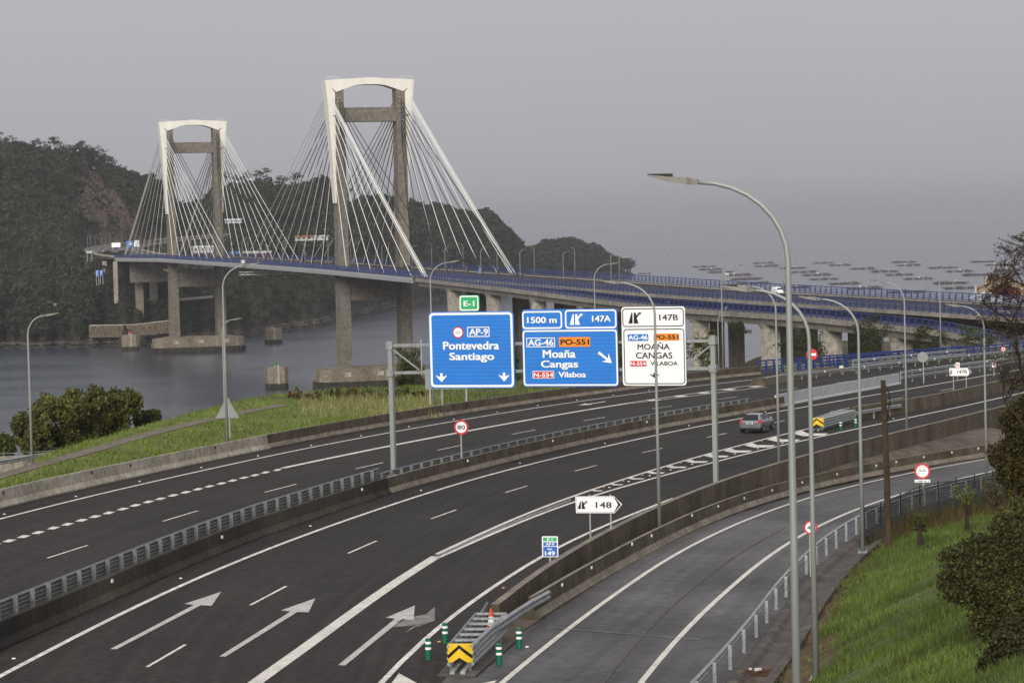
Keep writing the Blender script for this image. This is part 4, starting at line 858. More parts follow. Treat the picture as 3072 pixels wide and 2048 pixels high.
for t in range(15500):
    px = r_.uniform(-400, 1905); lo = 8; hi = 560 if px < 1000 else (330 if px < 1500 else 150)
    d_ = lo + (hi + 120 - lo) * r_.uniform(0, 1) ** .95
    if px < 1000 and d_ > 740: continue
    if rockmask(np.array(px), np.array(d_)):
        continue
    p = hill_pt(px, d_)
    if p[2] < 3.2: continue
    D1, Z1 = fr_dist(np.array([p[0]]), np.array([p[1]]))
    q = np.array([p[0], p[1]]) - T2; so_, oo_ = q @ BU, q @ BV; under = (so_ > -195 and abs(oo_) < 26) or D1[0] < 30
    if under and (p[2] > 39 or p[1] > 1760): continue
    if p[1] < 1700 and 255 < px < 520 and d_ < 14 and r_.uniform() > .25: continue
    low_wall = p[1] < 1700 and 255 < px < 520 and d_ < 18
    if low_wall: h = r_.uniform(1.5, 3.2)
    elif under: h = r_.uniform(2.5, 6)
    elif 480 < px < 1300 and d_ < 150:
        h = r_.uniform(3.5, 9)
    elif 300 < px < 700 and d_ < 400: h = r_.uniform(3, 7) if r_.uniform() < .55 else 0
    else: h = r_.uniform(9, 16)
    if h == 0: continue
    if px < 460 and d_ > 560: h *= .7
    if px > 1580: h = r_.uniform(9, 17)
    low_pine = px < 262 and 60 < d_ < 330
    ty = r_.integers(5, 8) if (low_pine and r_.uniform() < .75) else r_.integers(0, 5)
    base = np.array([1.0, 1.06, .80]) if low_pine else np.array([.95, .98, .95])
    if h < 9 and r_.uniform() < .3: base = np.array([1.5, 1.25, .8])
    put_tree(p, h, ty, base * r_.uniform(.6, 1.35), r_.uniform(.8, 1.25)); nt_ += 1
    if h > 9 and r_.uniform() < .5: trunks.append((p, h * .6))
for t in range(2600):                                     # dense scrub on the steep lower shore
    a_ = t % 2; px = r_.uniform(250, 600) if a_ else r_.uniform(-200, 260); d_ = r_.uniform(13, 135); p = hill_pt(px, d_)
    if p[2] < 4: continue
    q = np.array([p[0], p[1]]) - T2; so_, oo_ = q @ BU, q @ BV
    if so_ > -195 and abs(oo_) < 27 and p[2] > 38: continue
    h = r_.uniform(2, 5.5) if a_ else r_.uniform(4, 8.5)
    if p[1] < 1665 and 255 < px < 520: h = r_.uniform(1, 2.4)
    put_tree(p - [0, 0, .4], h, r_.integers(0, 5), np.array([(1.0, 1.05, .85), (1.35, 1.2, .8), (.8, .9, .8)][r_.integers(0, 3)]) * r_.uniform(.6, 1.3), 1.5)
for t in range(1500):
    px = r_.uniform(235, 520); d_ = r_.uniform(345, 600)
    if rockmask(np.array(px), np.array(d_)) and math.sin(px * .06 + d_ * .03) + r_.normal(0, .7) > .2: put_tree(hill_pt(px, d_) - [0, 0, .3], r_.uniform(1.0, 3.2), r_.integers(0, 5), np.array([(1.9, 1.6, .9), (1.5, 1.7, .9), (2.2, 1.4, 1.0)][r_.integers(0, 3)]) * r_.uniform(.5, 1.1), 2.6)
V = np.concatenate(VV); TI = np.concatenate(TT); fo = np_mesh('forest', V, np.arange(len(V)).reshape(-1, 4), 'forest', tint=TI); tag(fo, kind='stuff')
mb = MB()
for p, h in trunks: mb.beam(p, p + np.array([r_.normal(0, .4), r_.normal(0, .3), h]), .35)
tag(mb.build('forest_trunks', 'bark_pale'), kind='stuff')
# countable trees standing out along the skyline
def skyline_tree(k):
    rr = np.random.default_rng(100 + k); h = 17.0; root = empty('eucalyptus_tree', (0, 0, 0))
    b = MB(); top = np.array([rr.normal(0, .8), rr.normal(0, .5), h * .8]); b.tube([(0, 0, -2), top * .5, top], [.4, .3, .12], 5); cl = []
    for i in range(7):
        z = h * rr.uniform(.45, .8); st = top * (z / top[2]) * .8; e_ = st + np.array([rr.normal(0, 2.2), rr.normal(0, 2.2), h * rr.uniform(.12, .26)]); b.tube([st, (st + e_) / 2 + np.array([0, 0, -.3]), e_], [.14, .1, .05], 4); cl.append(e_)
    b.build('trunk', 'bark', root); cl.append(top + np.array([0, 0, 1.5]))
    cs = np.concatenate([c + rr.normal(0, 1, (26, 3)) * np.array([1.25, 1.25, .6]) for c in cl]); q = leaf_quads(cs, .62, rr)
    np_mesh('crown', q.reshape(-1, 3), np.arange(len(q) * 4).reshape(-1, 4), 'forest', root, tint=np.clip(rr.normal(.9, .2, (len(q), 1)), .4, 1.6) * np.array([[1, 1, .95]])); return root
protos = [skyline_tree(k) for k in range(4)]; used = [False] * 4
LABS = [('tall dark eucalyptus with an umbrella crown on the skyline of the high left hill', (-20, 340), (600, 660), 15), ('loose-crowned eucalyptus on the skyline above the rock cut, left of the far tower', (225, 345), (600, 660), 9),
        ('eucalyptus on the middle ridge seen between the two towers', (680, 985), (730, 770), 14), ('eucalyptus on the ridge behind the near tower and its stays', (1000, 1230), (370, 600), 10),
        ('eucalyptus on the ridge right of the near tower, behind the white side stays', (1300, 1520), (215, 290), 11)]
for li, (lab, (a, b_), (da, db), n) in enumerate(LABS):
    for i in range(n):
        px = a + (b_ - a) * (i + r_.uniform(.1, .9)) / n; p = hill_pt(px, r_.uniform(da, db)); k = (i * 3 + li) % 4
        o = protos[k] if not used[k] else copy_tree(protos[k]); used[k] = True
        o.location = p; s_ = r_.uniform(.9, 1.3) if li < 2 else r_.uniform(.78, 1.12); o.scale = (s_ * r_.uniform(.8, 1.2), s_, s_); o.rotation_euler = (0, 0, r_.uniform(0, 6.28)); tag(o, lab, 'tree', 'eucalyptus trees along the far skyline: ' + ('left hill', 'above the rock cut', 'middle ridge', 'near tower ridge', 'right ridge')[li])
for px, d_, s_, lab in ((1560, 90, 1.0, 'lone ragged eucalyptus at the foot of the far ridge, left of the wooded headland'), (1603, 70, 1.25, 'round-topped pine standing alone just left of the wooded headland'), (1705, 100, 1.0, 'tallest pointed tree on the crest of the wooded headland'), (1822, 60, .9, 'thin ragged tree at the right end of the wooded headland'), (1872, 45, 1.05, 'left one of the two trees at the tip of the headland'), (1896, 40, 1.15, 'rightmost tree at the tip of the headland beside the pier')):
    o = copy_tree(protos[int(px) % 4]); o.location = hill_pt(px, d_); o.scale = (s_ * 1.25, s_ * 1.25, s_); o.rotation_euler = (0, 0, px); tag(o, lab, 'tree'); o["group"] = 'trees of the far headland'
# shore boulders: black tidal band below, paler rock above it
oct_v = np.array([(1, 0, 0), (0, 1, 0), (-1, 0, 0), (0, -1, 0), (0, 0, 1), (0, 0, -1)], float); oct_f = np.array([(0, 1, 4), (1, 2, 4), (2, 3, 4), (3, 0, 4), (1, 0, 5), (2, 1, 5), (3, 2, 5), (0, 3, 5)])
for nm, mm, n_, d0, d1, z0 in (('tidal_rocks', 'tide', 3600, -6, 6, -.2), ('shore_rocks', 'shore', 1900, 4, 13, 1.6)):
    bv = []; bq = []
    for i in range(n_):
        px = r_.uniform(-300, 1500); d_ = r_.uniform(d0, d1); p = hill_pt(px, max(d_, .1)); p[1] += min(d_, 0) * 2
        p[2] = max(p[2], z0 + r_.uniform(0, .5)); s = r_.uniform(.5, 1.9); v = oct_v * (s * np.array([1.9, 1.2, .75])) * r_.uniform(.6, 1.3, (6, 3)); bv.append(v + p); bq.append(oct_f + 6 * i)
    tag(np_mesh(nm, np.concatenate(bv), np.concatenate(bq), mm), kind='stuff')
# far-bank walls, tracks and small buildings
def wallpath(name, pts, h, th, m, label, cat):
    P = [np.array(p, float) for p in pts]; b = MB(); b.sweep(P, [(-th / 2, 0), (-th / 2, h), (th / 2, h), (th / 2, 0)]); return tag(b.build(name, m, origin=P[0]), label, cat)
wallpath('stone_wall', [at(268, 977, 1650) - [0, 0, 7], at(400, 975, 1648) - [0, 0, 7], at(515, 962, 1646) - [0, 0, 7]], 7, 3, 'stone', 'rubble stone retaining wall on the far bank between the dolphin and the tower base', 'wall')
wallpath('footpath_wall', [at(270, 977, 1650), at(400, 975, 1648), at(512, 962, 1646)], .5, 3.4, 'pier', 'pale footpath kerb running on top of the rubble stone wall', 'kerb')
wallpath('blue_parapet', [at(45, 869, 1740), at(120, 864, 1740), at(260, 852, 1745)], 1.4, .5, 'blue', 'short blue parapet half hidden in the trees of the far left bank', 'railing')
wallpath('retaining_wall', [at(45, 878, 1741) - [0, 0, 1], at(120, 873, 1741) - [0, 0, 1], at(190, 864, 1742) - [0, 0, 1]], 1.9, .6, 'pier', 'white wall under the short blue parapet in the far left trees', 'wall')
for i, (pts, lab) in enumerate(([[(352, 848), (440, 838), (500, 830), (640, 818)], 'pale track low wall behind the far tower legs, upper one'], [[(430, 905), (505, 902), (640, 891)], 'pale track low wall crossing behind the far tower legs, lower one'], [[(120, 915), (270, 915)], 'short pale wall low in the wood on the far left bank'])):
    wallpath('track_wall', [at(x, y, 1712 + 30 * (i == 0) - 15 * (i == 2)) - [0, 0, .5] for x, y in pts], 1.5, 2, 'pier', lab, 'wall')
def house(name, p, wd, dp, h, rf, yaw, mw, mr, label, cat='house', chim=False, wins=3):
    root = empty(name, p, label, cat); ax = np.array([math.cos(yaw), math.sin(yaw), 0]); ay = np.array([-ax[1], ax[0], 0]); Z = np.array([0, 0, 1.0])
    b = MB(); g = [p + ax * a * wd / 2 + ay * c * dp / 2 + Z * z for z in (0, h) for a, c in ((-1, -1), (1, -1), (1, 1), (-1, 1))]; b.hexa(g[:4], g[4:])
    for a in (-1, 1): b.poly([p + ax * a * wd / 2 - ay * dp / 2 + Z * h, p + ax * a * wd / 2 + ay * dp / 2 + Z * h, p + ax * a * wd / 2 + Z * (h + rf)])
    b.build('wall', mw, root); b = MB()
    for c in (-1, 1):
        q = [p + ax * a * (wd / 2 + .5) + ay * c * e_ + Z * z for a, e_, z in ((-1, dp / 2 + .5, h - .35), (1, dp / 2 + .5, h - .35), (1, 0, h + rf + .1), (-1, 0, h + rf + .1))]; b.hexa(q, [x + Z * .28 for x in q])
    ro = b.build('roof', mr, root)
    for i in range(wins):
        b = MB(); a = -wd / 2 + wd * (i + .5) / wins; c0 = p + ax * a - ay * (dp / 2 + .03) + Z * (h * .45); b.box(c0, 1.2, .08, 1.4, ax[:2]); b.build('window', 'glass', root)
    b = MB(); c0 = p + ax * (wd / 2 + .03) * (-1) + Z * (h * .5); b.box(c0, .08, 1.3, 1.3, ax[:2]); c0 = p + ax * (wd / 2 + .03) + Z * (h * .5); b.box(c0, .08, 1.3, 1.3, ax[:2]); b.build('window', 'glass', root)
    if chim: b = MB(); b.box(p + ax * wd * .3 + Z * (h + rf * .5), .9, .9, rf * .5 + 1.6, ax[:2]); b.build('chimney', mw, ro)
    return root
# houses beyond the right end of the viaduct
Hz = lambda px, py, Y, dz=0: at(px, py, Y) + np.array([0, 0, dz])
house('house', Hz(3012, 893, 806), 13, 15.5, 2.7, 3.4, R_(80), 'cream', 'tile', 'cream house with an orange tiled roof beyond the right end of the viaduct', chim=False)
house('house', Hz(3016, 895, 790), 10, 8.5, 2.0, 2.7, R_(80), 'brickred', 'tile', 'dark red house with an orange roof edge in front of the cream house')
house('shed', Hz(2962, 905, 778), 9, 9.6, 1.2, 1.3, R_(84), 'shed', 'shed', 'low pale shed roof just behind the far blue railing, in front of the houses', 'shed', wins=0)
b = MB(); b.box(Hz(2960, 852, 808) - np.array([0, 0, .8]), 1.1, .9, 3.0); tag(b.build('chimney', 'cream', origin=Hz(2960, 852, 808)), 'cream chimney stack rising behind the left slope of the orange roof', 'chimney')
b = MB(); b.tube([Hz(2927, 890, 797), Hz(2927, 857, 797)], .35, 8); b.tube([Hz(2927, 857, 797), Hz(2927, 855, 797)], .5, 8); tag(b.build('chimney_pipe', 'raft_hut', origin=Hz(2927, 890, 797)), 'white chimney pipe at the left of the cream house', 'chimney')
# toll canopy etc. on the far bank
tp = at(772, 757, 1760); root = empty('toll_canopy', tp, 'long white toll canopy with red pillars behind the deck between the towers', 'canopy')
b = MB(); b.box(tp + [0, 0, -.6], 18, 7, 1.5, (1, .06)); b.build('roof', 'raft_hut', root)
for a in (-7, 0, 7): b = MB(); b.box(tp + [a, 0, -6], 1.1, 1.1, 5.4); b.build('pillar', 's_red', root)
M['orange_soft'] = mat('faded_orange', (.5, .12, .05), .8)
house('house', at(913, 722, 1900), 12, 7, 2.6, .6, 0, 'raft_hut', 'tile', 'small white building with an orange top on the hillside between the towers', 'building')
house('house', at(915, 722, 2040) + [6, 0, 0], 22, 8, 3, .3, .05, 'shed', 'shed', 'long flat grey building on the hillside just left of the near tower', 'building')
house('house', at(610, 760, 1790), 14, 7, 4, .6, .1, 'raft_hut', 'shed', 'white low building behind the deck right of the far tower', 'building')
house('house', at(700, 670, 2050), 12, 7, 2.5, .6, .1, 'shed', 'shed', 'tiny grey building on the hillside right of the far tower', 'building')
house('pier_house', hill_pt(1905, 40) + [14, 0, 0], 16, 8, .6, .4, 0, 'raft', 'raft', 'dark wooden jetty platform on stilts at the tip of the headland', 'jetty')
jr = hill_pt(1905, 40) + np.array([14, 0, 0])
# mussel rafts
def raft_proto(k):
    rr = random.Random(k); root = empty('mussel_raft', (0, 0, 0)); b = MB(); Lx, Ly = 35, 15
    for i in range(7): b.box((-Lx / 2 + Lx * i / 6, 0, .9), .5, Ly, .45)
    for j in range(13): b.box((rr.uniform(-.8, .8), -Ly / 2 + Ly * j / 12, 1.36), Lx - rr.uniform(0, 3), .5, .3)
    b.build('deck', 'raft', root); b = MB()
    for a in (-11, 0, 11):
        for c in (-5, 5): b = MB(); b.tube([(a - 4, c, .3), (a + 4, c, .3)], .75, 8); b.build('float', 'raft', root)
    b = MB()
    for _ in range(4 + k * 3): b.box((rr.uniform(-13, 13), rr.uniform(-6, 6), 1.6), rr.uniform(1.5, 6), rr.uniform(1, 3), rr.uniform(.3, 1.3), (1, .1))
    b.build('gear', 'raft', root)
    if k % 2: 
        b = MB(); b.box((rr.uniform(-7, 7), 0, 1.6), 2.6, 2.2, 1.9); b.build('hut', 'raft_hut', root)
    return root
RPs = [raft_proto(k) for k in range(4)]
RL = [(586, 262, 0), (726, 282, 0), (927, 313, 0), (1117, 338, 0), (1247, 366, 0), (1415, 402, 0), (1286, 255, 0), (1330, 283, 0), (1625, 305, 0), (1976, 252, 0), (771, 444, 0), (948, 485, 0), (591, 405, 0), (528, 368, 0), (412, 342, 0), (1697, 440, 0), (1790, 483, 0), (1772, 336, 0), (1930, 368, 0), (2110, 280, 0), (1310, 517, 0), (320, 308, 0), (60, 264, 0), (90, 290, 0), (-70, 399, 0), (340, 476, 0), (-20, 442, 0), (2200, 330, 0)]
RL = [(2272 + a / S3, 700 + b_ / S3) for a, b_, _ in RL] + [(1500 + a / S3, 700 + b_ / S3) for a, b_ in ((1780, 295), (1840, 319), (1930, 343), (2080, 369), (2140, 406))]
for i, (x, y) in enumerate(RL):
    p = on_water(x, y); o = RPs[i % 4] if i < 4 else copy_tree(RPs[i % 4]); p[1] += 9
    o.location = (p[0], p[1], 0); o.rotation_euler = (0, 0, random.uniform(-.1, .1) + (math.pi if i % 3 == 0 else 0)); k_ = random.uniform(.9, 1.05); o.scale = (k_, k_, k_)
    far_ = p[1] > 3100; tag(o, ('low timber mussel raft with a white hut, ' if i % 4 in (1, 3) else 'low timber mussel raft without a hut, ') + ('in the faint far rows on the bay' if far_ else 'in the dark near rows on the bay'), 'raft', ('far' if far_ else 'near') + (' mussel rafts with huts' if i % 4 in (1, 3) else ' mussel rafts without huts'))

# ================================================================== STREET LAMPS
def lamp_mesh(root, H, arm, rb=.10, rt=.045, detail=True, headlen=.95):
    """pole along +Z at the root, arm towards local +X"""
    n = 12 if detail else 5; zb = H - arm * .62; b = MB(); path = [(0, 0, 0), (0, 0, zb * .5), (0, 0, zb)]; rad = [rb, (rb + rt * 1.3) / 2, rt * 1.35]; xe = arm - headlen * .9
    for i in range(1, 9):
        t = i / 8 * math.pi / 2; path.append((xe * (1 - math.cos(t)), 0, zb + (H - .12 - zb) * math.sin(t))); rad.append(rt * 1.35 - (rt * .45) * i / 8)
    b.tube(path, rad, n); b.build('pole', 'galv_pole', root, smooth=True)
    if detail:
        b = MB(); b.box((0, 0, -.02), .42, .42, .04); 
        for a in (-.16, .16):
            for c in (-.16, .16): b.tube([(a, c, .02), (a, c, .09)], .022, 6)
        b.build('base_plate', 'galv', root); b = MB(); b.box((0, -rb - .006, .55), .12, .02, .32); b.build('service_door', 'galv_dark', root)
    b = MB(); x0, x1 = xe - .02, arm; z0 = H - .13; k = headlen
    def sec(x, hw, t, z): return [(x, -hw, z), (x, hw, z), (x, hw * .9, z + t), (x, -hw * .9, z + t)]
    S_ = [sec(x0, .06, .10, z0 - .02), sec(x0 + .12 * k, .09, .12, z0 - .03), sec(x0 + .2 * k, .16, .15, z0 - .03), sec(x0 + .5 * k, .17, .11, z0 + .03), sec(x1, .13, .035, z0 + .16)]
    for a, c in zip(S_[:-1], S_[1:]): b.hexa(a, c)
    b.build('lamp_head', 'lamp', root)
    if detail:
        b = MB()
        for i in range(11):
            t = i / 10; x = x0 + (.5 + .42 * t) * k; z = z0 + .115 + .055 * t; b.box((x, 0, z), .022, .27 - .06 * t, .095 * (1 - .5 * t))
        b.build('cooling_fins', 'lampu', root)
LG = 'street lamps along the near motorway'
def lamp(base, top_py, top_px, armdir, arm, label, rb=.105, group=LG, minH=4):
    tz = at(top_px, top_py, base[1])[2]; H = tz - base[2]
    root = empty('street_lamp', (0, 0, 0), label, 'street lamp', group); lamp_mesh(root, H, arm, rb, .045, True, 1.12); root.location = tuple(map(float, base)); root.rotation_euler = (0, 0, armdir); return root
ARL = R_(168)
def gbase(px, py, Y): p = at(px, py, Y); p[2] = gz(p[0], p[1]); return p
p1 = at(2392, 2130, 57); p1[2] = gz(p1[0], p1[1])
lamp(p1, 523, 2340, ARL, 2.85, 'tallest and nearest street lamp, its thick pole crossing the whole right side', .105)
lamp(gbase(2449, 2075, 88), 857, 2410, ARL, 2.75, 'second nearest street lamp, pole in front of the 40 sign', .105)
p = hit(1979, 1580, rampz, .55); p = at(1979, 1590, p[1]); p[2] = rampz(p[0], p[1]) + .2
lamp(p, 840, 1950, ARL, 2.75, 'street lamp whose pole crosses the white exit panel of the gantry', .10)
p = hit(2588, 1655, lambda x, y: rampz(x, y) + .35); lamp(p, 888, 2560, ARL, 2.75, 'street lamp standing at the start of the green mesh fence beside the drain', .10)
p = hit(2338, 1443, lambda x, y: plane(x, y) - .5); lamp(p, 853, 2318, ARL, 2.6, 'street lamp on a concrete foot in the gap, left of the nearest thick pole', .095)
p = hit(2721, 1326, lambda x, y: plane(x, y) - .7); lamp(p, 842, 2700, ARL, 2.55, 'street lamp on a square concrete block on the sloping concrete bank', .095)
blk = MB(); blk.box(p + np.array([0, .4, -1.2]), 1.9, 1.6, 1.18, (.9, .43)); tag(blk.build('concrete_block', 'gapconc', origin=p), 'square concrete footing under the lamp on the sloping bank', 'footing')
p2 = hit(2640, 1362, lambda x, y: plane(x, y) - .9); blk = MB(); blk.box(p2 + np.array([0, 0, -1.2]), 1.9, 1.4, 1.2, (.9, .43)); tag(blk.build('concrete_block', 'gapconc', origin=p2), 'empty concrete footing left of the lamp on the sloping bank', 'footing')
p3 = hit(2935, 1290, lambda x, y: plane(x, y) - .8); blk = MB(); blk.box(p3 + np.array([0, 0, -1.6]), 2.6, 2.0, 1.6, (.9, .43)); tag(blk.build('concrete_block', 'gapconc', origin=p3), 'larger concrete footing at the right end of the sloping bank', 'footing')
p = hit(2960, 1446, lambda x, y: rampz(x, y) + .1); lamp(p, 912, 2940, ARL, 2.55, 'street lamp behind the bare tree twigs at the right edge', .095)
ARR = R_(-10)
lamp(hit(96, 1392, lambda x, y: plane(x, y) + .2), 942, 90, ARR, 2.2, 'leftmost street lamp, beside the round green trees', .095)
lamp(hit(682, 1331, lambda x, y: plane(x, y) + .2), 792, 670, R_(-2), 2.75, 'street lamp in front of the grey triangular sign back on the grass', .115)
q = at(676, 1310, 288); q[2] = gz(q[0], q[1]); lamp(q, 956, 684, R_(5), 2.1, 'lower street lamp peeking out behind the pole with the triangular sign', .09)
lamp(hit(1301, 1226, lambda x, y: plane(x, y) + .2), 784, 1296, ARR, 2.7, 'street lamp rising behind the left blue gantry panel', .105)
lamp(hit(1790, 1150, lambda x, y: plane(x, y) + .2), 790, 1784, ARR, 2.6, 'street lamp rising behind the middle of the gantry panels', .10)
lamp(hit(2170, 1120, lambda x, y: plane(x, y) + .2), 798, 2166, ARR, 2.5, 'street lamp just right of the gantry in front of the viaduct piers', .10)
lamp(hit(2157, 1122, lambda x, y: plane(x, y) + .2), 945, 2152, ARR, 1.3, 'small short street lamp close to the right end of the gantry', .06)
lamp(hit(2823, 1074, plane), 792, 2819, ARR, 2.1, 'street lamp by the white car behind the blue parapet', .10)
# lamps on the bridge deck
bl = empty('street_lamp', (0, 0, 0)); lamp_mesh(bl, 11.0, 2.1, .13, .07, False, .9); first = True
yaw_n = math.atan2(BV[1], BV[0])
for row, (o_, s0, dz, zf, lab) in enumerate(((-12.9, 157.9, 0, zm, 'slim street lamp in the near row along the bridge deck, arm over the road'), (13.0, 182.2, 0, zm, 'slim street lamp in the far row along the bridge deck, arm over the road'))):
    for k in range(-15, 10):
        s = s0 + 45.6 * k
        if s > 600 or abs(s) < 4 or abs(s + 400.4) < 4 or s < -545: continue
        o = bl if first else copy_tree(bl); first = False
        p = bp(s, o_, zf(s)); o.location = p; o.rotation_euler = (0, 0, yaw_n + (0 if row == 0 else math.pi)); tag(o, lab, 'street lamp', 'near row of bridge lamps' if row == 0 else 'far row of bridge lamps')
for i, (x, y) in enumerate(((264, 755), (273, 755), (286, 755), (306, 750), (317, 750), (331, 745), (367, 738), (540, 760), (470, 742))):
    p = at(x, y, 1820 + 25 * i); o = copy_tree(bl); o.location = p; o.rotation_euler = (0, 0, R_(160 if i % 2 else -10)); tag(o, 'slim street lamp along the curving road beyond the far tower', 'street lamp', 'lamps along the far curving road')

# ================================================================== SIGNS
class Panel:
    """vertical sign plane; u runs to the right as seen by the camera"""
    def __init__(s, org, udir, tilt=0): s.o = np.array(org, float); s.u = np.array([udir[0], udir[1], 0.0]); s.u /= np.linalg.norm(s.u); s.z = np.array([0, 0, 1.0]); s.n = np.cross(s.u, s.z)
    def P(s, a, b, l=0): return s.o + s.u * a + s.z * b + s.n * (.012 * l)
    def px(s, x, y):
        d = ray(x, y); t = ((s.o - EYE) @ s.n) / (d @ s.n); q = EYE + d * t - s.o; return np.array([q @ s.u, q[2]])
def rrect(a0, b0, a1, b1, r, n=6):
    pts = []
    for cx_, cy_, t0 in ((a1 - r, b1 - r, 0), (a0 + r, b1 - r, 90), (a0 + r, b0 + r, 180), (a1 - r, b0 + r, 270)):
        for i in range(n + 1): t = R_(t0 + 90 * i / n); pts.append((cx_ + r * math.cos(t), cy_ + r * math.sin(t)))
    return pts
def put_poly(mb, pn, pts, l, mi=0): mb.poly([pn.P(a, b, l) for a, b in pts], mi)
def put_ring(mb, pn, out, inn, l, mi=0):
    n = len(out); mb.add([pn.P(a, b, l) for a, b in out] + [pn.P(a, b, l) for a, b in inn], [(i, (i + 1) % n, n + (i + 1) % n, n + i) for i in range(n)], mi)
def put_text(mb, pn, body, x0, y0, x1, y1, l, bold=.022, mi=0):
    """text fitted into the box x0..x1 / y0..y1 (panel metres)"""
    v, f, sz = text_geo(body, 0.0); e_ = bold * 1.15; kx = (x1 - x0) / (sz[0] + 2 * e_); ky = (y1 - y0) / (sz[1] + 1.2 * e_)
    for k, (dx, dy) in enumerate(((0, 0), (2 * e_, 0), (e_, 1.2 * e_), (e_, 0), (2 * e_, 1.2 * e_), (0, 1.2 * e_)) if bold else ((0, 0),)):
        mb.add([pn.P(x0 + (p[0] + dx) * kx, y0 + (p[1] + dy) * ky, l + .12 * k) for p in v], f, mi)
def slab(pn, pts, th=.06):
    mb = MB(); n = len(pts); mb.add([pn.P(a, b, 0) for a, b in pts] + [pn.P(a, b, 0) - pn.n * th for a, b in pts], [tuple(range(n)), tuple(range(2 * n - 1, n - 1, -1))] + [(i, n + i, n + (i + 1) % n, (i + 1) % n) for i in range(n)]); return mb
EXIT1 = [(0, 0), (.25, 1.0), (.33, 1.0), (.33, .0)]
EXIT2 = [(.42, 0), (.44, 1.0), (.60, 1.0), (.62, .72), (.80, .92), (.74, .98), (1.0, 1.04), (.98, .78), (.90, .86), (.66, .50), (.80, 0)]
def exit_symbol(mb, pn, x0, y0, x1, y1, l, mi=0):
    for S_ in (EXIT1, EXIT2): put_poly(mb, pn, [(x0 + a * (x1 - x0), y0 + b * (y1 - y0)) for a, b in S_], l, mi)
# --- the big gantry
gL = hit(1182, 1428); gRb = hit(2150, 1520, lambda x, y: plane(x, y) - 1.2)
gd = gRb - gL; gd[2] = 0; gw = np.linalg.norm(gd); gd /= gw
gan = empty('sign_gantry', gL, 'grey steel gantry carrying two blue panels, a white panel and a green plate', 'sign gantry')
GP = Panel(gL + np.cross(gd, [0, 0, 1]) * .35, gd)
def gpx(cx_, cy_, ox=1500): return GP.px(ox + cx_ / S3, 700 + cy_ / S3)
topL = at(1172, 1026, gL[1])[2]; topR = at(2142, 1008, gRb[1])[2]
for p, zt in ((gL, topL), (gRb, topR)):
    b = MB(); b.box(p - [0, 0, .4], .27, .30, zt - p[2] + .4, gd[:2]); b.box([p[0], p[1], zt], .32, .35, .05, gd[:2]); b.box(p, .7, .7, .05, gd[:2]); b.build('pole', 'galv_pole', gan)
for yy in (975, 1213):
    z0 = EYE[2] + ray(800 + 1120 / S3, 700 + yy / S3)[2] / ray(800 + 1120 / S3, 700 + yy / S3)[1] * gL[1]; z1 = EYE[2] + ray(1500 + 1830 / S3, 700 + (935 if yy == 975 else 1175) / S3)[2] / ray(1500 + 1830 / S3, 700 + (935 if yy == 975 else 1175) / S3)[1] * gRb[1]
    b = MB(); b.beam([gL[0], gL[1], z0], [gRb[0], gRb[1], z1], .16, .18)
    for p, z in ((gL, z0), (gRb, z1)): b.box([p[0], p[1], z - .22], .42, .5, .44, gd[:2])
    b.build('beam', 'galv', gan)
za, zb_ = at(1180, 1038, gL[1])[2], at(1180, 1112, gL[1])[2]
b = MB(); b.beam([gL[0], gL[1], za - .1], list((gL + gd * 1.95)[:2]) + [zb_ + .05], .09); zc_, zd_ = at(2140, 1025, gRb[1])[2], at(2140, 1098, gRb[1])[2]
b.beam([gRb[0], gRb[1], zc_ - .1], list((gRb - gd * 1.75)[:2]) + [zd_ + .05], .09)
for a in (2.1, 6.6, 10.4, 15): b.beam(list((gL + gd * a)[:2]) + [zb_ - .3], list((gL + gd * a)[:2]) + [za + .4], .07)
b.build('brace', 'galv', gan)
def rect_px(c, ox, r=.22):
    a0, b1 = gpx(c[0], c[1], ox); a1, b0 = gpx(c[2], c[3], ox); return a0, b0, a1, b1
def inset(r4, k): return (r4[0] + k, r4[1] + k, r4[2] - k, r4[3] - k)
def sign_panel(rc, m, name='sign_panel', r=.26):
    pts = rrect(*rc, r); return slab(GP, pts, .08).build(name, m, gan)
def txt(mb, body, c, ox, l=2, bold=.022, mi=0):
    a0, b1 = gpx(c[0], c[1], ox); a1, b0 = gpx(c[2], c[3], ox); put_text(mb, GP, body, a0, b0, a1, b1, l, bold, mi)
def badge(parent, body, c, tc_, ox, mback, mtext, edge=None, ew=.05):
    R4 = rect_px(c, ox); mats = [mback, mtext] + ([edge] if edge else []); mb = MB()
    if edge: put_poly(mb, GP, rrect(*R4, .03, 2), 1.6, 2); put_poly(mb, GP, rrect(*inset(R4, ew), .02, 2), 2.2, 0)
    else: put_poly(mb, GP, rrect(*R4, .03, 2), 1.8, 0)
    txt(mb, body, tc_, ox, 3.2, .022, 1); return mb.build('route_badge', mats, parent)
def down_arrow(mb, cx_, cy_, wd, ht, ox, l=2, mi=0):
    c = gpx(cx_, cy_, ox); k = (gpx(cx_ + 100, cy_, ox)[0] - c[0]) / 100; w_, h_ = wd * k, ht * k
    put_poly(mb, GP, [(c[0] + a * w_, c[1] + q * h_) for a, q in ((0, -.5), (.5, .18), (.5, .26), (.12, .08), (.12, .5), (-.12, .5), (-.12, .08), (-.5, .26), (-.5, .18))], l, mi)
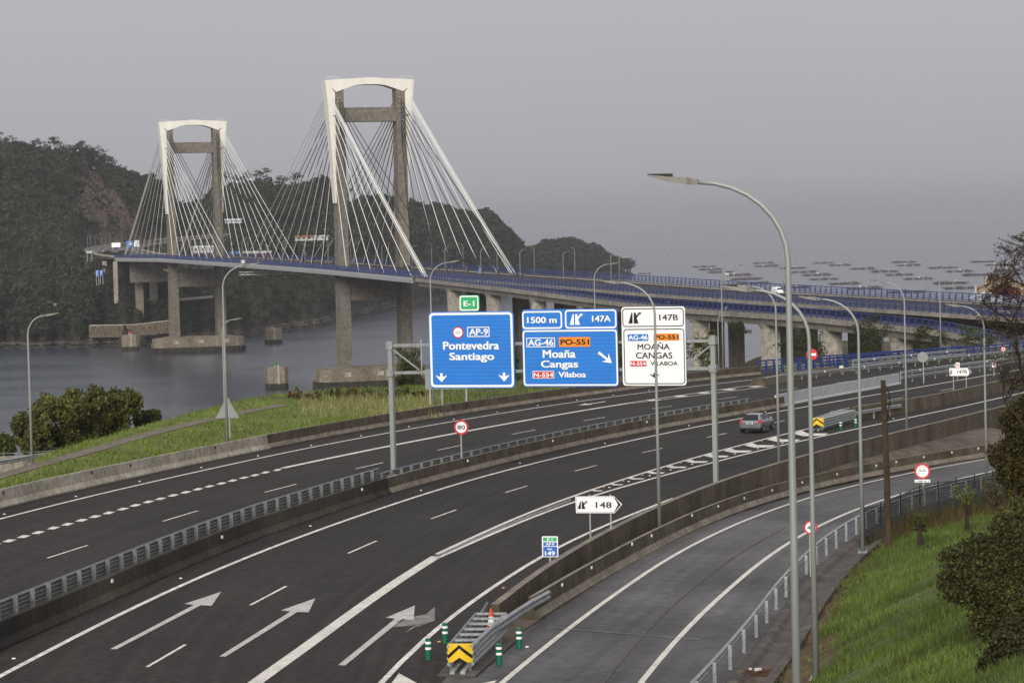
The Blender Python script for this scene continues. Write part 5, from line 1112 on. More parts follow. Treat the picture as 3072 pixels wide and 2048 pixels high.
# panel 1
R1 = rect_px((1408, 686, 2164, 1346), 800); p1_ = sign_panel(R1, 's_blue')
b = MB(); put_ring(b, GP, rrect(*inset(R1, .06), .24), rrect(*inset(R1, .20), .16), 1.2); b.build('border', 's_white', p1_)
b = MB(); txt(b, "Pontevedra", (1537, 942, 2027, 1010), 800); txt(b, "Santiago", (1592, 1038, 1985, 1122), 800); down_arrow(b, 1524, 1256, 92, 72, 800); down_arrow(b, 2070, 1250, 92, 72, 800); b.build('lettering', 's_white', p1_)
b = MB(); R4 = rect_px((1747, 814, 1943, 900), 800); put_ring(b, GP, rrect(*R4, .03, 2), rrect(*inset(R4, .055), .02, 2), 2); txt(b, "AP-9", (1765, 830, 1930, 885), 800); b.build('route_badge', 's_white', p1_)
c = gpx(1668, 862, 800); rr_ = gpx(1716, 862, 800)[0] - c[0]; b = MB()
circ = lambda c, r, n=28: [(c[0] + r * math.cos(t), c[1] + r * math.sin(t)) for t in np.linspace(0, 2 * math.pi, n, endpoint=False)]
put_poly(b, GP, circ(c, rr_), 1.5, 0); put_poly(b, GP, circ(c, rr_ * .80), 2.2, 1); put_poly(b, GP, [(c[0] + a * rr_, c[1] + q * rr_) for a, q in ((-.52, -.07), (.52, -.07), (.52, .03), (-.52, .03))], 3, 2)
put_text(b, GP, "PEAJE", c[0] - rr_ * .42, c[1] + rr_ * .18, c[0] + rr_ * .42, c[1] + rr_ * .34, 3, 0, 2); put_text(b, GP, "TOLL", c[0] - rr_ * .36, c[1] - rr_ * .36, c[0] + rr_ * .36, c[1] - rr_ * .20, 3, 0, 2); b.build('toll_symbol', ['s_red', 's_white', 's_back'], p1_)
# green plate on top
RE = rect_px((1676, 540, 1852, 676), 800); pe = sign_panel(RE, 's_green', 'route_plate', .16); b = MB(); put_ring(b, GP, rrect(*inset(RE, .03), .14), rrect(*inset(RE, .11), .09), 1.2); txt(b, "E-1", (1716, 588, 1812, 634), 800); b.build('lettering', 's_white', pe)
# panel 2
R2 = rect_px((188, 664, 1034, 1333), 1500); p2_ = sign_panel(R2, 's_blue', r=.2); b = MB()
for c4 in ((190, 676, 546, 832), (562, 664, 1020, 828), (194, 842, 1034, 1328)):
    R4 = rect_px(c4, 1500); put_ring(b, GP, rrect(*inset(R4, .02), .2), rrect(*inset(R4, .115), .13), 1.2)
b.build('border', 's_white', p2_); b = MB()
txt(b, "1500 m", (236, 728, 496, 780), 1500); txt(b, "147A", (802, 716, 966, 768), 1500); txt(b, "Moaña", (372, 1014, 660, 1082), 1500); txt(b, "Cangas", (357, 1106, 683, 1186), 1500); txt(b, "Vilaboa", (510, 1204, 750, 1252), 1500)
a0, b1 = gpx(606, 702, 1500); a1, b0 = gpx(722, 796, 1500); exit_symbol(b, GP, a0, b0, a1, b1, 2)
A = [gpx(x, y, 1500) for x, y in ((866, 1026), (942, 1090), (946, 1042), (976, 1130), (888, 1116), (930, 1104), (852, 1044))]; put_poly(b, GP, A, 2); b.build('lettering', 's_white', p2_)
badge(p2_, "AG-46", (230, 908, 481, 990), (246, 922, 468, 978), 1500, 's_blue', 's_white', 's_white'); badge(p2_, "PO-551", (513, 903, 788, 986), (528, 922, 778, 968), 1500, 's_orange', 's_black'); badge(p2_, "N-554", (284, 1198, 473, 1262), (295, 1212, 466, 1250), 1500, 's_red', 's_white', 's_white', .035)
# panel 3
R3 = rect_px((1056, 642, 1624, 1324), 1500); p3_ = sign_panel(R3, 's_white', r=.2); b = MB()
for c4 in ((1062, 652, 1606, 812), (1072, 830, 1618, 1314)):
    R4 = rect_px(c4, 1500); put_ring(b, GP, rrect(*inset(R4, .02), .2), rrect(*inset(R4, .075), .15), 1.2)
b.build('border', 's_black', p3_); b = MB()
txt(b, "147B", (1387, 706, 1552, 755), 1500, bold=.012); txt(b, "MOAÑA", (1198, 950, 1480, 1010), 1500, bold=.012); txt(b, "CANGAS", (1184, 1036, 1503, 1088), 1500, bold=.012); txt(b, "VILABOA", (1312, 1114, 1550, 1148), 1500, bold=.012)
a0, b1 = gpx(1118, 690, 1500); a1, b0 = gpx(1230, 783, 1500); exit_symbol(b, GP, a0, b0, a1, b1, 2); down_arrow(b, 1348, 1236, 86, 40, 1500); b.build('lettering', 's_black', p3_)
badge(p3_, "AG-46", (1112, 877, 1293, 935), (1120, 886, 1288, 926), 1500, 's_blue', 's_white'); badge(p3_, "PO-551", (1338, 872, 1563, 932), (1348, 884, 1556, 920), 1500, 's_orange', 's_black'); badge(p3_, "N-554", (1132, 1110, 1277, 1156), (1138, 1118, 1272, 1148), 1500, 's_red', 's_white')

# --- single-post signs
UDIR = (.97, -.22)
def spost(root, p, z0, z1, r=.045): b = MB(); b.box((p[0], p[1], z0), r * 2, r * 1.2, z1 - z0, UDIR); b.build('post', 'galv_pole', root)
def round_sign(px, py, rpx, bx, by, surf, label, draw, udir=UDIR, back=False):
    base = hit(bx, by, surf); root = empty('road_sign', base, label, 'road sign'); pn = Panel(base - np.append(np.array([udir[1], -udir[0]]) * -0, 0), udir); pn.o = pn.o + pn.n * .07
    c = pn.px(px, py); r = pn.px(px + rpx, py)[0] - c[0]; sl = slab(pn, circ(c, r), .03); ds = sl.build('disc', 's_back' if back else 's_red', root)
    spost(root, base - np.array([0, 0, .3]), base[2] - .3, base[2] + c[1] + (r if back else 0) - (0 if back else 0)); draw(pn, c, r, ds); return root, pn
def ring_number(body, k=.62):
    def f(pn, c, r, ds):
        b = MB(); put_poly(b, pn, circ(c, r * .76), 1, 0); h = r * .56; w_ = r * k * 1.5; put_text(b, pn, body, c[0] - w_ / 2, c[1] - h / 2, c[0] + w_ / 2, c[1] + h / 2, 2, .01, 1); b.build('number_face', ['s_white', 's_black'], ds)
    return f
round_sign(1383.7, 1281, 21.7, 1385, 1374, lambda x, y: plane(x, y) + .9, 'round red-ringed 80 speed limit sign standing on the median barrier', ring_number("80", .7))
round_sign(2432, 1581.5, 20.7, 2433, 1728, rampz, 'round red-ringed 40 speed limit sign half hidden behind a lamp pole', ring_number("40", .7))
def noentry(pn, c, r, ds): b = MB(); put_poly(b, pn, [(c[0] + a * r, c[1] + q * r) for a, q in ((-.72, -.22), (.72, -.22), (.72, .22), (-.72, .22))], 1); b.build('white_bar', 's_white', ds)
round_sign(2435.6, 1063, 17, 2435, 1124, plane, 'red no-entry disc with a white bar beside the blue parapet', noentry)
def toll(pn, c, r, ds):
    b = MB(); put_poly(b, pn, circ(c, r * .77), 1, 0); put_poly(b, pn, [(c[0] + a * r, c[1] + q * r) for a, q in ((-.53, 0), (.53, .03), (.53, .10), (-.53, .07))], 2, 1)
    for s_, a, y0, y1 in (("PEAJE", .34, .44, .57), ("PEAXE", .37, .16, .29), ("TOLL", .28, -.34, -.21)): put_text(b, pn, s_, c[0] - a * r, c[1] + y0 * r, c[0] + a * r, c[1] + y1 * r, 2, 0, 1)
    b.build('toll_face', ['s_white', 's_black'], ds)
rt_, pn = round_sign(2767, 1412.8, 23.6, 2771, 1482, rampz, 'round toll warning sign with a 100 m plate beside the slip road guardrail', toll)
a0, b1 = pn.px(2272 + 1370 / S3, 1150 + 836 / S3); a1, b0 = pn.px(2272 + 1506 / S3, 1150 + 860 / S3); pl_ = slab(pn, [(a0, b0), (a1, b0), (a1, b1), (a0, b1)], .03).build('distance_plate', 's_white', rt_)
b = MB(); w_ = a1 - a0; h_ = b1 - b0; put_text(b, pn, "100 m", a0 + w_ * .22, b0 + h_ * .2, a0 + w_ * .78, b0 + h_ * .78, 2, .01)
for c in (.10, .90): put_poly(b, pn, [(a0 + w_ * (c + x), b0 + h_ * y) for x, y in ((-.012, .2), (.012, .2), (.012, .55), (.045, .5), (0, .85), (-.045, .5), (-.012, .55))], 2)
b.build('lettering', 's_black', pl_)
rb_, pn = round_sign(2768, 1071, 16, 2771, 1150, plane, 'grey back of a round sign on a tall post before the guardrails', lambda *a: None, back=True)
def nowalk(px, py, hw, hh, bx, by, lab, surf=plane):
    base = hit(bx, by, surf); root = empty('road_sign', base, lab, 'road sign'); pn = Panel(base, UDIR); pn.o = pn.o + pn.n * .06; a0, b0 = pn.px(px - hw, py + hh); a1, b1 = pn.px(px + hw, py - hh)
    pl = slab(pn, [(a0, b0), (a1, b0), (a1, b1), (a0, b1)], .02).build('plate', 's_white', root); c = ((a0 + a1) / 2, (b0 + b1) / 2 + (b1 - b0) * .06); r = (a1 - a0) * .36; b = MB(); put_ring(b, pn, circ(c, r, 20), circ(c, r * .74, 20), 1, 0)
    put_poly(b, pn, [(c[0] + x * r, c[1] + y * r) for x, y in ((-.62, .5), (-.5, .62), (.62, -.5), (.5, -.62))], 1.6, 0); put_poly(b, pn, [(c[0] + x * r, c[1] + y * r) for x, y in ((-.1, -.5), (.12, -.5), (.18, .1), (.05, .55), (-.12, .4))], 1.2, 1); put_poly(b, pn, [(a0 + (a1 - a0) * x, b0 + (b1 - b0) * y) for x, y in ((.1, .03), (.9, .03), (.9, .12), (.1, .12))], 1, 0); b.build('symbol', ['s_red', 's_black'], pl)
    spost(root, base, base[2] - .3, base[2] + b1 - .1, .03)
nowalk(2524, 1104, 5.5, 7, 2524, 1122, 'small white no-walking plate on the guardrail right of the no-entry sign'); nowalk(2873, 1095, 6, 8, 2873, 1140, 'small white no-walking plate above the 147B exit sign'); nowalk(2982, 1094, 6, 8, 2982, 1128, 'small white no-walking plate among the bare twigs at the right')
round_sign(3010, 1047, 7.5, 3010, 1075, plane, 'tiny red-ringed sign among the bare twigs at the right edge', lambda pn, c, r, ds: (lambda b: (put_poly(b, pn, circ(c, r * .7), 1, 0), put_poly(b, pn, [(c[0] + x * r, c[1] + y * r) for x, y in ((-.12, -.5), (.12, -.5), (.12, .5), (-.12, .5))], 2, 1), put_poly(b, pn, [(c[0] + x * r, c[1] + y * r) for x, y in ((-.5, -.12), (.5, -.12), (.5, .12), (-.5, .12))], 2.4, 1), b.build('number_face', ['s_white', 's_black'], ds)))(MB()))
# arrow-shaped exit signs
def exit_sign(poly, sym, num, body, chev_, posts, base, label, lbl_surf):
    b0_ = hit(*base, lbl_surf); root = empty('exit_sign', b0_, label, 'exit sign'); pn = Panel(b0_, UDIR); pn.o = pn.o + pn.n * .08; pl = slab(pn, [tuple(pn.px(*q)) for q in poly], .05).build('arrow_plate', 's_white', root)
    P_ = np.array([pn.px(*q) for q in poly]); cc = P_.mean(0); inn = [tuple(cc + (q - cc) * np.array([.955, .88])) for q in P_]; inn2 = [tuple(cc + (q - cc) * np.array([.942, .845])) for q in P_]
    b = MB(); put_ring(b, pn, inn, inn2, 1)
    if sym: A0 = pn.px(sym[0], sym[3]); A1 = pn.px(sym[2], sym[1]); exit_symbol(b, pn, A0[0], A0[1], A1[0], A1[1], 2)
    A0 = pn.px(num[0], num[3]); A1 = pn.px(num[2], num[1]); put_text(b, pn, body, A0[0], A0[1], A1[0], A1[1], 2, .01); put_poly(b, pn, [tuple(pn.px(*q)) for q in chev_], 2.4); b.build('lettering', 's_black', pl)
    for (x, y, by) in posts: q = pn.px(x, y); g = pn.P(q[0], 0) - pn.n * .12; zt = pn.px(x, y)[1] + pn.o[2]; bb = MB(); zb = b0_[2] + pn.px(x, by)[1] - .25; bb.box((g[0], g[1], zb), .07, .05, zt - zb + .4, UDIR); bb.build('post', 'galv_pole', root)
c3 = lambda x, y: (1600 + x / S3, 1150 + y / S3)
c6 = lambda x, y: (2272 + x / S3, 700 + y / S3)
exit_sign([c3(366, 983), c3(700, 981), c3(773, 1052), c3(708, 1127), c3(372, 1127)], (*c3(388, 1024), *c3(470, 1090)), (*c3(545, 1029), *c3(682, 1082)), "148", [c3(706, 990), c3(716, 996), c3(762, 1052), c3(712, 1114), c3(704, 1118), c3(738, 1052)], [(c3(487, 1000)[0], c3(487, 1040)[1], c3(492, 1545)[1]), (c3(668, 1000)[0], c3(668, 1040)[1], c3(673, 1465)[1])], c3(492, 1530), 'white arrow-shaped exit sign reading 148 on two posts beside the retaining wall', lambda x, y: plane(x, y) - .6)
exit_sign([c6(1672, 1172), c6(1832, 1170), c6(1866, 1207), c6(1836, 1240), c6(1676, 1241)], (*c6(1680, 1190), *c6(1700, 1224)), (*c6(1742, 1188), *c6(1826, 1218)), "147B", [c6(1834, 1176), c6(1840, 1180), c6(1860, 1207), c6(1838, 1234), c6(1848, 1207)], [(c6(1706, 1200)[0], c6(1706, 1215)[1], c6(1706, 1400)[1]), (c6(1818, 1200)[0], c6(1818, 1215)[1], c6(1818, 1375)[1])], c6(1706, 1395), 'white arrow-shaped exit sign reading 147B behind the far concrete barrier', plane)
# km post
base = hit(1652.5, 1755, lambda x, y: plane(x, y) - .5); root = empty('kilometre_sign', base, 'blue and green kilometre marker reading 149 on a single post behind the crash cushion', 'kilometre sign'); pn = Panel(base, UDIR); pn.o = pn.o + pn.n * .06
def kr(x0, y0, x1, y1): A0 = pn.px(*c3(x0, y1)); A1 = pn.px(*c3(x1, y0)); return A0[0], A0[1], A1[0], A1[1]
pl = slab(pn, rrect(*kr(78, 1329, 213, 1510), .05, 3), .03).build('plate', 's_white', root)
b = MB(); put_poly(b, pn, rrect(*kr(85, 1338, 204, 1371), .02, 2), 1, 0); put_poly(b, pn, rrect(*kr(87, 1380, 205, 1412), .02, 2), 1, 1); put_poly(b, pn, rrect(*kr(87, 1419, 207, 1503), .02, 2), 1, 1)
for s_, c in (("E·1", (122, 1344, 168, 1366)), ("AP·9", (110, 1385, 182, 1408)), ("km", (127, 1428, 164, 1448)), ("149", (103, 1458, 189, 1496))): put_text(b, pn, s_, *kr(*c), 2, .022, 2)
b.build('lettering', ['s_green', 's_blue_lo', 's_white'], pl); spost(root, base, base[2] - .4, base[2] + pn.px(*c3(145, 1480))[1], .045)
# triangular back and the panel back behind the gantry
base = hit(693, 1300, lambda x, y: plane(x, y) + .2); base = at(690, 1325, hit(682, 1331)[1] + 2); base[2] = gz(base[0], base[1]); root = empty('road_sign', base, 'grey triangular back of a warning sign on the grass behind a lamp', 'road sign'); pn = Panel(base, (1, 0)); c1_ = lambda x, y: (x / S3, 1150 + y / S3)
slab(pn, [tuple(pn.px(*c1_(*q))) for q in ((1877, 302), (2086, 299), (1976, 115))], .03).build('plate', 's_back', root); spost(root, base - np.array([0, -.1, 0]), base[2] - .3, base[2] + pn.px(*c1_(1976, 130))[1], .05)
base = hit(1345, 1222, lambda x, y: plane(x, y) + .2); root = empty('direction_sign', base, 'grey back of a direction sign on three posts half hidden behind the left blue panel', 'road sign'); pn = Panel(base, (1, -.1)); a0, b0 = pn.px(1276, 1168); a1, b1 = pn.px(1402, 1105); slab(pn, [(a0, b0), (a1, b0), (a1, b1), (a0, b1)], .05).build('panel', 's_back', root)
for x, y in ((1289, 1222), (1325, 1216), (1398, 1204)): q = pn.px(x, 1150); g = pn.P(q[0], 0) + np.array([0, .12, 0]); bb = MB(); bb.box((g[0], g[1], base[2] - .5), .14, .14, b1 + .4, (1, 0)); bb.build('post', 'galv_pole', root)
# far signs by the curving road and the toll area
def far_board(x0, y0, x1, y1, Y, m, label, bars=None, legs=3.0, name='direction_sign'):
    base = at((x0 + x1) / 2, y1, Y) - np.array([0, 0, legs]); root = empty(name, base, label, 'road sign'); pn = Panel(base, (1, -.05)); A0 = pn.px(x0, y1); A1 = pn.px(x1, y0); w_ = A1[0] - A0[0]; h_ = A1[1] - A0[1]; pl = slab(pn, [(A0[0], A0[1]), (A1[0], A0[1]), (A1[0], A1[1]), (A0[0], A1[1])], .2).build('panel', m, root)
    b = MB()
    for k in (.1, .9): g = pn.P(A0[0] + w_ * k, 0) - pn.n * .4; b.box((g[0], g[1], base[2] - 3), .3, .3, A1[1] + 3, (1, 0))
    b.build('post', 'galv', root)
    if bars: 
        b = MB()
        for u0, v0, u1, v1 in bars: put_poly(b, pn, [(A0[0] + w_ * u0, A0[1] + h_ * v0), (A0[0] + w_ * u1, A0[1] + h_ * v0), (A0[0] + w_ * u1, A0[1] + h_ * v1), (A0[0] + w_ * u0, A0[1] + h_ * v1)], 8)
        b.build('lettering', 's_white' if m != 's_white' else 's_back', pl)
z1 = lambda x, y: (200 + x / 6.533, 680 + y / 6.533)
B3 = [(.3, .7, .7, .78), (.2, .5, .8, .58), (.25, .33, .75, .41)]
far_board(*z1(882, 312), *z1(1052, 404), 1850, 's_white', 'bright blank white sign over the far curving road', None, 6)
far_board(*z1(1172, 278), *z1(1306, 402), 1850, 's_blue_lo', 'blue gantry sign over the far curving road, left of the white one', B3, 6); far_board(*z1(1322, 268), *z1(1420, 390), 1850, 's_white', 'white sign with grey writing right of the far blue gantry sign', [(.15, .75, .85, .85), (.15, .5, .85, .56), (.15, .3, .85, .36)], 6)
far_board(*z1(386, 476), *z1(496, 522), 1720, 'shed', 'pale grey sign board at the far left end of the bridge', None, 2)
for c, lb in (((572, 850, 626, 975), 'left one of two blue stacked direction signs under the far end of the bridge'), ((650, 850, 708, 950), 'right one of two blue stacked direction signs under the far end of the bridge')): far_board(*z1(*c[:2]), *z1(*c[2:]), 1672, 's_blue_lo', lb, [(.1, .78, .9, .82), (.2, .6, .7, .66), (.2, .35, .7, .41), (.2, .14, .6, .2)], 2.5)
far_board(*z1(1786, 902), *z1(1880, 985), 1715, 'shed', 'white board beside the track behind the far tower leg', None, .5)
z2 = lambda x, y: (600 + x / 6.533, 680 + y / 6.533)
far_board(*z2(575, 486), *z2(672, 550), 1700, 's_blue_lo', 'left blue sign behind the deck just right of the far tower', B3, 5); far_board(*z2(692, 482), *z2(784, 548), 1700, 's_blue_lo', 'right blue sign behind the deck just right of the far tower', B3, 5)
far_board(1436, 806, 1443, 813, 1010, 's_blue', 'tiny blue sign on the far railing left of the white stay bundle', None, 1); far_board(1531, 798, 1536, 805, 1005, 's_blue', 'tiny blue sign on the far railing at the foot of the white stay bundle', None, 1)
far_board(2174, 818, 2186, 826, 880, 'shed', 'small grey lane sign on the viaduct behind the lamp right of the gantry', None, 5)

# ================================================================== CRASH CUSHIONS, BOLLARDS, CONE
def bollard(p, label, group): 
    root = empty('bollard', p, label, 'bollard', group); b = MB(); b.tube([p, p + [0, 0, .74]], .105, 14); b.tube([p + [0, 0, .74], p + [0, 0, .76]], [.105, .06], 14); b.build('post', 'green_post', root, smooth=False)
    for z in (.36, .56): b = MB(); b.tube([p + [0, 0, z], p + [0, 0, z + .085]], .109, 14, cap=False); b.build('band', 'reflect', root)
def b6(x, y): return hit(800 + x / S3, 1508 + y / S3)
for x, y, l in ((1410, 1362, 'green bollard with two white bands at the front left of the near crash cushion'), (1556, 1220, 'green bollard with two white bands on the edge line, rear left of the near cushion'), (2026, 1410, 'green bollard with two white bands at the front right of the near crash cushion'), (2200, 1268, 'green bollard with two white bands at the rear right of the near crash cushion')): bollard(b6(x, y), l, 'bollards round the near crash cushion')
def b4(x, y): return hit(2272 + x / S3, 1150 + y / S3)
for x, y, l in ((727, 407, 'green bollard right of the far yellow crash cushion'), (857, 380, 'green bollard farther right of the far yellow crash cushion'), (534, 362, 'green bollard just showing behind the far yellow crash cushion'), (662, 325, 'green bollard showing above the rails of the far crash cushion')): bollard(b4(x, y), l, 'bollards round the far crash cushion')
def cushion(front, back, wf, wb, h, label, slabp=True):
    f = np.array(front, float); k = np.array(back, float); d = k - f; Ln = np.linalg.norm(d[:2]); d[2] = 0; d /= np.linalg.norm(d); r = np.array([d[1], -d[0], 0]); Z = np.array([0, 0, 1.0]); root = empty('crash_cushion', f, label, 'crash cushion')
    W = lambda t: wf + (wb - wf) * t; Pt = lambda t, a, z: f + d * Ln * t + r * W(t) / 2 * a + Z * z + (k - f)[2] * t * Z
    for sgn, nm in ((-1, 'side_rail'), (1, 'side_rail')):
        b = MB(); pp = [Pt(t, sgn, h - .38) for t in np.linspace(0, 1, 9)]; b.sweep(pp, [(a * sgn * 1.1, c * 1.2) for a, c in WB]); b.sweep([q - Z * .40 for q in pp], [(a * sgn * 1.1, c * 1.2) for a, c in WB]); b.build(nm, 'galv', root)
    for i in range(7):
        t = i / 6; b = MB(); b.beam(Pt(t, -1, h - .06), Pt(t, 1, h - .06), .16, .07); b.build('crossbar', 'galv', root)
        b = MB(); b.beam(Pt(t, -.8, .05), Pt(t, -.8, h - .1), .09); b.beam(Pt(t, .8, .05), Pt(t, .8, h - .1), .09); b.build('leg', 'galv_dark', root)
    b = MB()
    for a in (-.22, .22): b.beam(f - d * .75 + r * wf * a + Z * .10, k + r * wf * a + Z * .10, .16, .12)
    b.build('ground_rail', 'galv', root)
    if slabp: b = MB(); q = [f - d * 1.0 + r * s * wf * .8 for s in (-1, 1)] + [k + r * wb * .95, k - r * wb * .75]; b.hexa([x + Z * .004 for x in q], [x + Z * .06 for x in q]); b.build('footing', 'drain', root)
    # nose: curved yellow plate with black chevron
    b = MB(); n = 10; nose = lambda u, z: f - d * (.22 * math.cos(u * math.pi / 2 * .95)) + r * wf / 2 * 1.04 * u + Z * z
    us = np.linspace(-1, 1, n + 1); z0, z1 = .36, h + .02
    b.add([nose(u, z) for u in us for z in (z0, z1)], [(2 * i, 2 * i + 2, 2 * i + 3, 2 * i + 1) for i in range(n)]); b.add([nose(u, z1) for u in us] + [nose(-1, z1), nose(1, z1)], [tuple(range(n + 1))]); np_ = b.build('nose_plate', 'yellow', root)
    b = MB(); nz = lambda u, z: nose(u, z) - d * .012 - r * 0
    for zc in (.30 + (h - .25) * .62,): 
        for a, c in zip(us[:-1], us[1:]): b.poly([nz(a, z0 + (h - .36) * (.98 - .62 * abs(a)) - .11), nz(c, z0 + (h - .36) * (.98 - .62 * abs(c)) - .11), nz(c, z0 + (h - .36) * (.98 - .62 * abs(c)) + .02), nz(a, z0 + (h - .36) * (.98 - .62 * abs(a)) + .02)])
    for a, c in zip(us[:-1], us[1:]):
        if abs(a) <= .62 and abs(c) <= .62: b.poly([nz(a, z0 + .0), nz(c, z0 + .0), nz(c, z0 + max(.005, .19 - .30 * abs(c))), nz(a, z0 + max(.005, .19 - .30 * abs(a)))])
    b.build('chevron', 's_black', np_); return root, d, r
fr = hit(800 + 1690 / S3, 1508 + 1474 / S3); bk = hit(800 + 2010 / S3, 1508 + 1130 / S3); bk2 = fr + np.array([1.0, 8.2, 0]); bk2[2] = plane(bk2[0], bk2[1])
cu, cd_, cr_ = cushion(fr, bk2, .82, 1.15, .98, 'near crash cushion with a yellow and black chevron nose and steel slat top')
# rail sweeping on from the cushion to the barrier
sw = smooth([np.array([q[0], q[1], rampz(q[0], q[1])]) for q in hits([(1423, 1935), (1468, 1889), (1523, 1849), (1590, 1806), (1648, 1774)], rampz, .87)], 1.5)
b = MB(); b.sweep([q + np.array([0, 0, .56]) for q in sw], [(a * 1.2, c * 1.2) for a, c in WB]); gq = empty('guardrail', sw[0], 'short curved guardrail linking the near crash cushion to the slip road barrier', 'guardrail'); b.build('rail', 'galv', gq)
for s_ in (4, 6.5): q, dq = along(sw, s_); bb = MB(); bb.box(q - np.array([.12, 0, 0]), .1, .12, .85, dq[:2]); bb.build('post', 'galv', gq)
sw2 = smooth([fr - cr_ * .5 + cd_ * 5.4, bk2 - cr_ * .45, WALL[0] + np.array([-.3, 1.0, 0])], 1.5); sw2 = [np.array([q[0], q[1], plane(q[0], q[1])]) for q in sw2]; b = MB(); b.sweep([q + np.array([0, 0, .56]) for q in sw2], WB); b.sweep([q + np.array([0, 0, .2]) for q in sw2], WB); tag(b.build('guardrail', 'galv_dark', origin=sw2[0]), 'short dark guardrail on the left side joining the near crash cushion to the wall', 'guardrail')
q = hit(800 + 1957 / S3, 1508 + 1085 / S3, plane, .45); q[2] = plane(q[0], q[1]) + .45; root = empty('traffic_cone', q, 'orange and white traffic cone propped between the near crash cushion and the wall end', 'traffic cone')
b = MB(); b.box(q, .36, .36, .04); b.build('base', 'cone', root); b = MB(); b.tube([q + [0, 0, .03], q + [0, 0, .72]], [.15, .035], 14); b.build('cone', 'cone', root); b = MB(); b.tube([q + [0, 0, .10], q + [0, 0, .42]], [.141, .092], 14, cap=False); b.build('band', 'reflect', root)
fr = hit(2272 + 525 / S3, 1150 + 412 / S3); cushion(fr, fr + np.array([3.4, 9.5, -.06]), .95, 1.5, 1.0, 'far crash cushion with a yellow and black chevron nose, before the brown barrier', False)
sw = smooth([fr + np.array([3.9, 9.3, 0]), fr + np.array([6.2, 14.5, 0]), fr + np.array([9.5, 21, 0])], 2); sw = [np.array([q[0], q[1], plane(q[0], q[1])]) for q in sw]; b = MB(); b.sweep([q + np.array([0, 0, .55]) for q in sw], WB); gq = empty('guardrail', sw[0], 'guardrail running from the far crash cushion to the brown barrier', 'guardrail'); b.build('rail', 'galv', gq)
for s_ in (2, 6, 10): q, dq = along(sw, s_); bb = MB(); bb.box(q, .1, .12, .85, dq[:2]); bb.build('post', 'galv', gq)

